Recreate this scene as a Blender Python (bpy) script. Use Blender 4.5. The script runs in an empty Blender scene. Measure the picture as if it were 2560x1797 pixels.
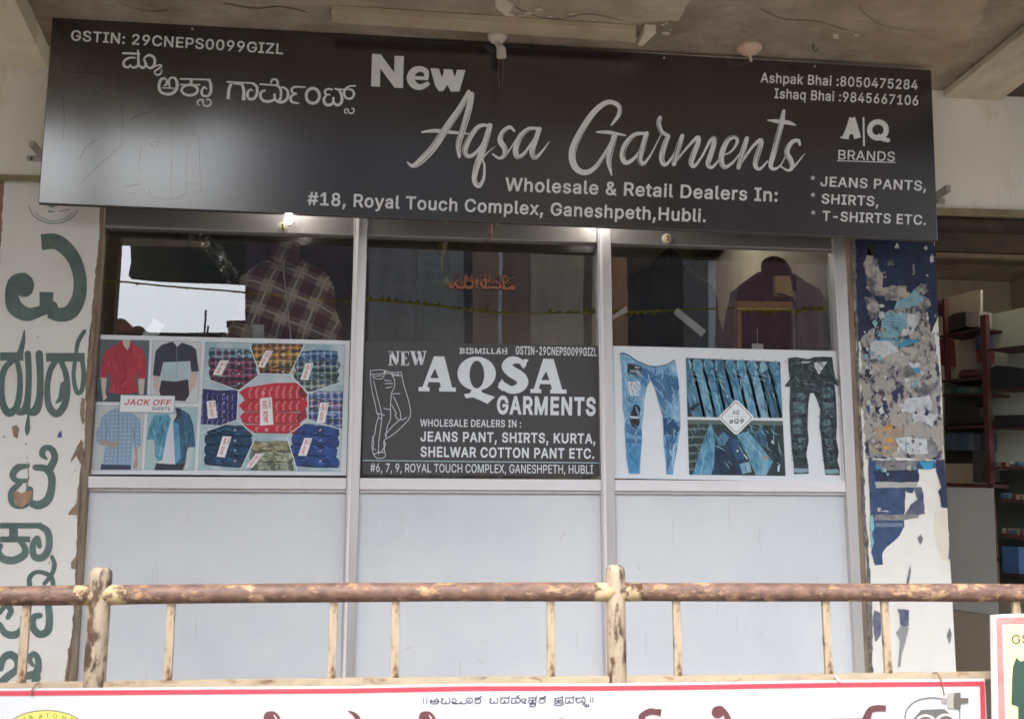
import bpy, bmesh, math, random, json
from mathutils import Vector, Matrix
from mathutils.geometry import delaunay_2d_cdt
random.seed(7)
scene = bpy.context.scene
COL = scene.collection
# ------------------------------------------------------------------ camera
FPX, W, H = 2750.0, 2560.0, 1797.0
CAM = Vector((0, -4.3, 1.55)); YAW = math.radians(6.6); PIT = math.radians(9.8)
cd = bpy.data.cameras.new('camera'); cam = bpy.data.objects.new('camera', cd); COL.objects.link(cam)
cam.location = CAM; cam.rotation_euler = (math.pi/2+PIT, 0, -YAW)
cd.sensor_width = 36; cd.lens = 36*FPX/W; cd.clip_end = 500; cd.clip_start = 0.05
scene.camera = cam
cd.dof.use_dof = True; cd.dof.focus_distance = 20; cd.dof.aperture_fstop = 12
ROT = Matrix.Rotation(-YAW, 3, 'Z') @ Matrix.Rotation(math.pi/2+PIT, 3, 'X')
# ------------------------------------------------------------------ world, sun, exposure
SUN_EL, SUN_AZ = math.radians(52), math.radians(200)
w = bpy.data.worlds.new('World'); scene.world = w; w.use_nodes = True
nt = w.node_tree; bg = nt.nodes['Background']
sky = nt.nodes.new('ShaderNodeTexSky'); sky.sky_type = 'NISHITA'; sky.sun_disc = False
sky.sun_elevation = SUN_EL; sky.sun_rotation = SUN_AZ; sky.dust_density = 4.0; sky.air_density = 1.0
hs = nt.nodes.new('ShaderNodeHueSaturation'); hs.inputs['Saturation'].default_value = 0.42
nt.links.new(sky.outputs[0], hs.inputs['Color']); tn = nt.nodes.new('ShaderNodeMixRGB'); tn.blend_type = 'MULTIPLY'; tn.inputs[0].default_value = 1; tn.inputs[2].default_value = (.95, .99, 1.05, 1)
nt.links.new(hs.outputs[0], tn.inputs[1]); nt.links.new(tn.outputs[0], bg.inputs[0])
bg.inputs[1].default_value = 0.15
sl = bpy.data.lights.new('sun', 'SUN'); sl.energy = 0.6; sl.angle = math.radians(14); sl.color = (1, .95, .87)
so = bpy.data.objects.new('sun', sl); COL.objects.link(so)
sd = Vector((math.sin(SUN_AZ)*math.cos(SUN_EL), math.cos(SUN_AZ)*math.cos(SUN_EL), math.sin(SUN_EL)))
so.rotation_euler = sd.to_track_quat('Z', 'Y').to_euler()
scene.view_settings.view_transform = 'Standard'; scene.view_settings.look = 'None'
scene.view_settings.exposure = 1.95; scene.view_settings.gamma = 1; scene.view_settings.use_curve_mapping = False
scene.render.engine = 'CYCLES'
scene.cycles.max_bounces = 8; scene.cycles.diffuse_bounces = 5; scene.cycles.transparent_max_bounces = 12
# ------------------------------------------------------------------ helpers: pixels of the survey -> points on real planes
def ray(x, y):
    return (ROT @ Vector(((x-W/2)/FPX, (H/2-y)/FPX, -1))).normalized()
def hit(x, y, o, n):
    d = ray(x, y); return CAM + d*((o-CAM).dot(n)/d.dot(n))
def at(x, y, Y):
    return hit(x, y, Vector((0, Y, 0)), Vector((0, 1, 0)))
class Surf:
    def __init__(s, o, n): s.o = Vector(o); s.n = Vector(n).normalized()
    def __call__(s, x, y, off=0.0): return hit(x, y, s.o+s.n*off, s.n)
def wallS(Y): return Surf((0, Y, 0), (0, -1, 0))
V = {'A': (80, 30, 2.609), 'B': (880, 80, 2.9436), 'C': (1560, 140, 2.87), 'K': (320, 120, 3.8267),
     'D1': (0, 420, 2.304), 'D2': (0, 1080, 2.25), 'E1': (220, 510, 3.3765), 'E2': (880, 530, 3.4788),
     'E3': (1480, 550, 3.3765), 'F1': (200, 830, 4.1344), 'F2': (490, 830, 4.1341), 'F3': (880, 840, 3.5875),
     'F4': (1500, 850, 3.5875), 'G1': (2100, 560, 3.1), 'G2': (2080, 1060, 2.1875), 'G3': (2260, 0, 2.303),
     'G4': (0, 0, 2.551), 'G5': (800, 0, 2.551), 'H1': (0, 1400, 2.6698), 'H2': (860, 1400, 2.6698),
     'H3': (1700, 1400, 2.6698), 'R2': (1100, 640, 10.436), 'BN': (960, 1710, 3.8267), 'N': (2330, 600, 3.226), 'S': (0, 0, 1)}
def v(view, pts):
    a, b, s = V[view]; return [(a+p[0]/s, b+p[1]/s) + tuple(q/s for q in p[2:]) for p in pts]
# ------------------------------------------------------------------ materials
def lin(h, g=1.0):
    h = h.lstrip('#'); c = [int(h[i:i+2], 16)/255 for i in (0, 2, 4)]
    return tuple(min(.95, g*(x/12.92 if x <= .04045 else ((x+.055)/1.055)**2.4)) for x in c)+(1,)
MC = {}
def M(hexc, rough=.6, var=0.12, scale=9, bump=.1, metal=0, g=1.0, var2=None, t=(.35, .65), spec=.5, bscale=None, stretch=(1, 1, 1), detail=8, trans=0):
    key = (hexc, rough, var, scale, bump, metal, g, var2, t, spec, bscale, stretch, trans)
    if key in MC: return MC[key]
    m = bpy.data.materials.new('paint'); m.use_nodes = True; n = m.node_tree; b = n.nodes['Principled BSDF']
    b.inputs['Roughness'].default_value = rough; b.inputs['Metallic'].default_value = metal
    b.inputs['Specular IOR Level'].default_value = spec
    if trans: b.inputs['Transmission Weight'].default_value = trans
    c = lin(hexc, g)
    if var or bump or var2:
        tc = n.nodes.new('ShaderNodeTexCoord'); mp = n.nodes.new('ShaderNodeMapping'); mp.inputs['Scale'].default_value = stretch
        n.links.new(tc.outputs['Object'], mp.inputs[0])
        nz = n.nodes.new('ShaderNodeTexNoise'); nz.inputs['Scale'].default_value = scale; nz.inputs['Detail'].default_value = detail
        nz.inputs['Roughness'].default_value = .62
        n.links.new(mp.outputs[0], nz.inputs['Vector'])
        cr = n.nodes.new('ShaderNodeValToRGB'); cr.color_ramp.elements[0].position = t[0]; cr.color_ramp.elements[1].position = t[1]
        cr.color_ramp.elements[0].color = lin(var2, g) if var2 else tuple(x*(1-var) for x in c[:3])+(1,)
        cr.color_ramp.elements[1].color = c if var2 else tuple(min(.95, x*(1+var)) for x in c[:3])+(1,)
        n.links.new(nz.outputs['Fac'], cr.inputs[0]); n.links.new(cr.outputs[0], b.inputs['Base Color'])
        if bump:
            nb = n.nodes.new('ShaderNodeTexNoise'); nb.inputs['Scale'].default_value = bscale or scale*6; nb.inputs['Detail'].default_value = 5
            n.links.new(mp.outputs[0], nb.inputs['Vector'])
            bp = n.nodes.new('ShaderNodeBump'); bp.inputs['Strength'].default_value = min(1, bump*2); bp.inputs['Distance'].default_value = .01*bump*4
            n.links.new(nb.outputs['Fac'], bp.inputs['Height']); n.links.new(bp.outputs[0], b.inputs['Normal'])
    else: b.inputs['Base Color'].default_value = c
    MC[key] = m; return m
def ink(hexc, g=1.0, rough=.55): return M(hexc, rough, 0, 9, 0, g=g)
def denim(hexc, dark, scale=16, g=1.0): return M(hexc, .55, 0.1, scale, 0, g=g, var2=dark, t=(.38, .6), stretch=(1, 1, .55))
def plaid(name, base, c2, line, cell, rot=0, g=1.0, rough=.8, shear=0.0):
    m = bpy.data.materials.new('fabric'); m.use_nodes = True; n = m.node_tree; b = n.nodes['Principled BSDF']; b.inputs['Roughness'].default_value = rough
    tc = n.nodes.new('ShaderNodeTexCoord'); mp = n.nodes.new('ShaderNodeMapping'); mp.inputs['Rotation'].default_value = (0, rot, 0)
    nz = n.nodes.new('ShaderNodeTexNoise'); nz.inputs['Scale'].default_value = 3; 
    n.links.new(tc.outputs['Object'], nz.inputs['Vector'])
    mx = n.nodes.new('ShaderNodeMix'); mx.data_type = 'VECTOR'; mx.blend_type = 'MIX' if hasattr(mx, 'blend_type') else 'MIX'
    ad = n.nodes.new('ShaderNodeVectorMath'); ad.operation = 'MULTIPLY_ADD'; ad.inputs[1].default_value = (shear,)*3
    n.links.new(nz.outputs['Color'], ad.inputs[0]); n.links.new(tc.outputs['Object'], ad.inputs[2])
    n.nodes.remove(mx)
    n.links.new(ad.outputs[0], mp.inputs[0])
    sp = n.nodes.new('ShaderNodeSeparateXYZ'); n.links.new(mp.outputs[0], sp.inputs[0])
    def mth(op, a, bv=None):
        k = n.nodes.new('ShaderNodeMath'); k.operation = op
        for i, q in enumerate((a, bv)):
            if q is None: continue
            if isinstance(q, (int, float)): k.inputs[i].default_value = q
            else: n.links.new(q, k.inputs[i])
        return k.outputs[0]
    outs = []
    for ax in ('X', 'Z'):
        fr = mth('FRACT', mth('DIVIDE', sp.outputs[ax], cell))
        band = mth('LESS_THAN', fr, .5)
        ln = mth('LESS_THAN', mth('ABSOLUTE', mth('SUBTRACT', fr, .78)), .035)
        outs.append((band, ln))
    su = mth('MULTIPLY', mth('ADD', outs[0][0], outs[1][0]), .5)
    l = mth('MAXIMUM', outs[0][1], outs[1][1])
    cr = n.nodes.new('ShaderNodeValToRGB'); cr.color_ramp.interpolation = 'CONSTANT'
    e = cr.color_ramp.elements; e[0].color = lin(c2, g); e[1].position = .75; e[1].color = lin(base, g)
    k = e.new(.25);  mid = [(a+b_)/2 for a, b_ in zip(lin(base, g), lin(c2, g))]; mid[:3] = [q*.72 for q in mid[:3]]; k.color = mid
    n.links.new(su, cr.inputs[0])
    mm = n.nodes.new('ShaderNodeMixRGB'); n.links.new(l, mm.inputs[0]); n.links.new(cr.outputs[0], mm.inputs[1]); mm.inputs[2].default_value = lin(line, g)
    n.links.new(mm.outputs[0], b.inputs['Base Color'])
    return m
def rusty(cream, rust, lo, hi, g=1.0, stretch=(1, 1, 1), scale=14, rough=.6):
    """chipped cream paint over rusted steel"""
    m = bpy.data.materials.new('chipped_paint'); m.use_nodes = True; n = m.node_tree; b = n.nodes['Principled BSDF']
    tc = n.nodes.new('ShaderNodeTexCoord'); mp = n.nodes.new('ShaderNodeMapping'); mp.inputs['Scale'].default_value = stretch
    n.links.new(tc.outputs['Object'], mp.inputs[0])
    nz = n.nodes.new('ShaderNodeTexNoise'); nz.inputs['Scale'].default_value = scale; nz.inputs['Detail'].default_value = 9; nz.inputs['Roughness'].default_value = .7
    n.links.new(mp.outputs[0], nz.inputs['Vector'])
    cr = n.nodes.new('ShaderNodeValToRGB'); cr.color_ramp.elements[0].position = lo; cr.color_ramp.elements[1].position = hi
    n.links.new(nz.outputs['Fac'], cr.inputs[0])
    n2 = n.nodes.new('ShaderNodeTexNoise'); n2.inputs['Scale'].default_value = 45; n2.inputs['Detail'].default_value = 6
    n.links.new(mp.outputs[0], n2.inputs['Vector'])
    rr = n.nodes.new('ShaderNodeValToRGB'); rr.color_ramp.elements[0].position = .35; rr.color_ramp.elements[1].position = .68
    rr.color_ramp.elements[0].color = lin(rust, g*.55); rr.color_ramp.elements[1].color = lin(rust, g*1.25)
    n.links.new(n2.outputs['Fac'], rr.inputs[0])
    cc = n.nodes.new('ShaderNodeValToRGB'); cc.color_ramp.elements[0].position = .3; cc.color_ramp.elements[1].position = .7
    cc.color_ramp.elements[0].color = lin(cream, g*.8); cc.color_ramp.elements[1].color = lin(cream, g*1.05)
    n.links.new(n2.outputs['Fac'], cc.inputs[0])
    mx = n.nodes.new('ShaderNodeMixRGB'); n.links.new(cr.outputs[0], mx.inputs[0]); n.links.new(cc.outputs[0], mx.inputs[1]); n.links.new(rr.outputs[0], mx.inputs[2])
    n.links.new(mx.outputs[0], b.inputs['Base Color']); b.inputs['Roughness'].default_value = rough
    bp = n.nodes.new('ShaderNodeBump'); bp.inputs['Strength'].default_value = .6; bp.inputs['Distance'].default_value = .002; bp.invert = True
    ad = n.nodes.new('ShaderNodeMath'); ad.operation = 'ADD'; n.links.new(cr.outputs[0], ad.inputs[0]); n.links.new(n2.outputs['Fac'], ad.inputs[1])
    n.links.new(ad.outputs[0], bp.inputs['Height']); n.links.new(bp.outputs[0], b.inputs['Normal'])
    return m
def glass_mat(refl, tint, rough=0.0, rtint=(1, 1, 1)):
    m = bpy.data.materials.new('window_glass'); m.use_nodes = True; n = m.node_tree; n.nodes.remove(n.nodes['Principled BSDF'])
    o = n.nodes['Material Output']; t = n.nodes.new('ShaderNodeBsdfTransparent'); t.inputs[0].default_value = tint+(1,)
    gl = n.nodes.new('ShaderNodeBsdfGlossy'); gl.inputs['Roughness'].default_value = rough; gl.inputs['Color'].default_value = rtint+(1,)
    tc = n.nodes.new('ShaderNodeTexCoord'); nz = n.nodes.new('ShaderNodeTexNoise'); nz.inputs['Scale'].default_value = 1.7; n.links.new(tc.outputs['Object'], nz.inputs[0])
    bp = n.nodes.new('ShaderNodeBump'); bp.inputs['Strength'].default_value = .25; bp.inputs['Distance'].default_value = .002
    n.links.new(nz.outputs['Fac'], bp.inputs['Height']); n.links.new(bp.outputs[0], gl.inputs['Normal'])
    fr = n.nodes.new('ShaderNodeFresnel'); fr.inputs[0].default_value = 1.5
    ad = n.nodes.new('ShaderNodeMath'); ad.inputs[1].default_value = refl; n.links.new(fr.outputs[0], ad.inputs[0]); ad.use_clamp = True
    mx = n.nodes.new('ShaderNodeMixShader'); n.links.new(ad.outputs[0], mx.inputs[0]); n.links.new(t.outputs[0], mx.inputs[1]); n.links.new(gl.outputs[0], mx.inputs[2])
    n.links.new(mx.outputs[0], o.inputs[0]); return m
def emit(hexc, s):
    m = bpy.data.materials.new('lamp_glow'); m.use_nodes = True; b = m.node_tree.nodes['Principled BSDF']
    b.inputs['Base Color'].default_value = (.8, .8, .8, 1); b.inputs['Emission Color'].default_value = lin(hexc); b.inputs['Emission Strength'].default_value = s
    return m
# ------------------------------------------------------------------ objects
BASE = {}
def thing(name, label, cat, loc, group=None):
    o = bpy.data.objects.new(name, None); COL.objects.link(o); o.location = loc; o.empty_display_size = .1
    BASE[o] = Vector(loc); tag(o, label, cat, group); return o
def tag(o, label=None, cat=None, group=None, kind=None):
    if label: o['label'] = label
    if cat: o['category'] = cat
    if group: o['group'] = group
    if kind: o['kind'] = kind
    return o
def obj(name, verts, faces, mats, parent=None, midx=None, smooth=False, bevel=0, loc=None):
    b = BASE[parent] if parent else Vector(loc or (0, 0, 0))
    me = bpy.data.meshes.new(name); me.from_pydata([tuple(Vector(p)-b) for p in verts], [], faces)
    if not isinstance(mats, (list, tuple)): mats = [mats]
    for m in mats: me.materials.append(m)
    if midx: me.polygons.foreach_set('material_index', midx)
    me.validate(); me.update()
    if bevel or smooth:
        bm = bmesh.new(); bm.from_mesh(me); bmesh.ops.recalc_face_normals(bm, faces=bm.faces)
        if bevel: bmesh.ops.bevel(bm, geom=bm.edges[:], offset=bevel, segments=2, affect='EDGES', profile=.6, clamp_overlap=True)
        bm.to_mesh(me); bm.free()
    if smooth: me.polygons.foreach_set('use_smooth', [True]*len(me.polygons))
    o = bpy.data.objects.new(name, me); COL.objects.link(o)
    if parent: o.parent = parent
    else: o.location = b
    BASE[o] = b; return o
def struct(o): o['kind'] = 'structure'; return o
class MB:
    def __init__(s): s.v = []; s.f = []; s.m = []
    def add(s, vs, fs, mi=0):
        k = len(s.v); s.v += [Vector(p) for p in vs]; s.f += [[i+k for i in f] for f in fs]; s.m += [mi]*len(fs); return s
    def box(s, x0, x1, y0, y1, z0, z1, mi=0):
        return s.add([(x, y, z) for x in (x0, x1) for y in (y0, y1) for z in (z0, z1)],
                     [(0, 1, 3, 2), (4, 6, 7, 5), (0, 4, 5, 1), (2, 3, 7, 6), (0, 2, 6, 4), (1, 5, 7, 3)], mi)
    def prism(s, front, d, mi=0):
        n = len(front); back = [Vector(p)+Vector(d) for p in front]
        return s.add(list(front)+back, [tuple(range(n)), tuple(range(2*n-1, n-1, -1))]+[(i, i+n, (i+1) % n+n, (i+1) % n) for i in range(n)], mi)
    def tube(s, pts, r, seg=10, mi=0, caps=True):
        pts = [Vector(p) for p in pts]; rs = r if isinstance(r, (list, tuple)) else [r]*len(pts); vs = []; fs = []; up = None
        for i, p in enumerate(pts):
            t = (pts[min(i+1, len(pts)-1)]-pts[max(i-1, 0)]).normalized()
            a = Vector((0, 0, 1)) if abs(t.z) < .9 else Vector((1, 0, 0))
            if up is not None: a = up
            x = t.cross(a).normalized(); y = x.cross(t).normalized(); up = y
            for k in range(seg):
                q = 2*math.pi*k/seg; vs.append(p+(x*math.cos(q)+y*math.sin(q))*rs[i])
        for i in range(len(pts)-1):
            for k in range(seg): fs.append((i*seg+k, i*seg+(k+1) % seg, (i+1)*seg+(k+1) % seg, (i+1)*seg+k))
        if caps: fs.append(tuple(range(seg-1, -1, -1))); fs.append(tuple((len(pts)-1)*seg+k for k in range(seg)))
        return s.add(vs, fs, mi)
    def lathe(s, c, prof, axis=(0, 0, 1), seg=20, mi=0):
        c = Vector(c); ax = Vector(axis).normalized(); x = ax.orthogonal().normalized(); y = ax.cross(x); vs = []; fs = []
        for r, h in prof:
            for k in range(seg): q = 2*math.pi*k/seg; vs.append(c+ax*h+(x*math.cos(q)+y*math.sin(q))*max(r, .0002))
        for i in range(len(prof)-1):
            for k in range(seg): fs.append((i*seg+k, i*seg+(k+1) % seg, (i+1)*seg+(k+1) % seg, (i+1)*seg+k))
        fs.append(tuple(range(seg-1, -1, -1))); fs.append(tuple((len(prof)-1)*seg+k for k in range(seg)))
        return s.add(vs, fs, mi)
    def build(s, name, mats, parent=None, **k): return obj(name, s.v, s.f, mats, parent, s.m, **k)
def slab(name, pts, Y, t, mat, parent=None, view='S', bevel=.0015, **k):
    """front outline surveyed on plane Y, real thickness t behind it"""
    return MB().prism([at(x, y, Y) for x, y in v(view, pts)], (0, t, 0)).build(name, mat, parent, bevel=bevel, **k)
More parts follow.
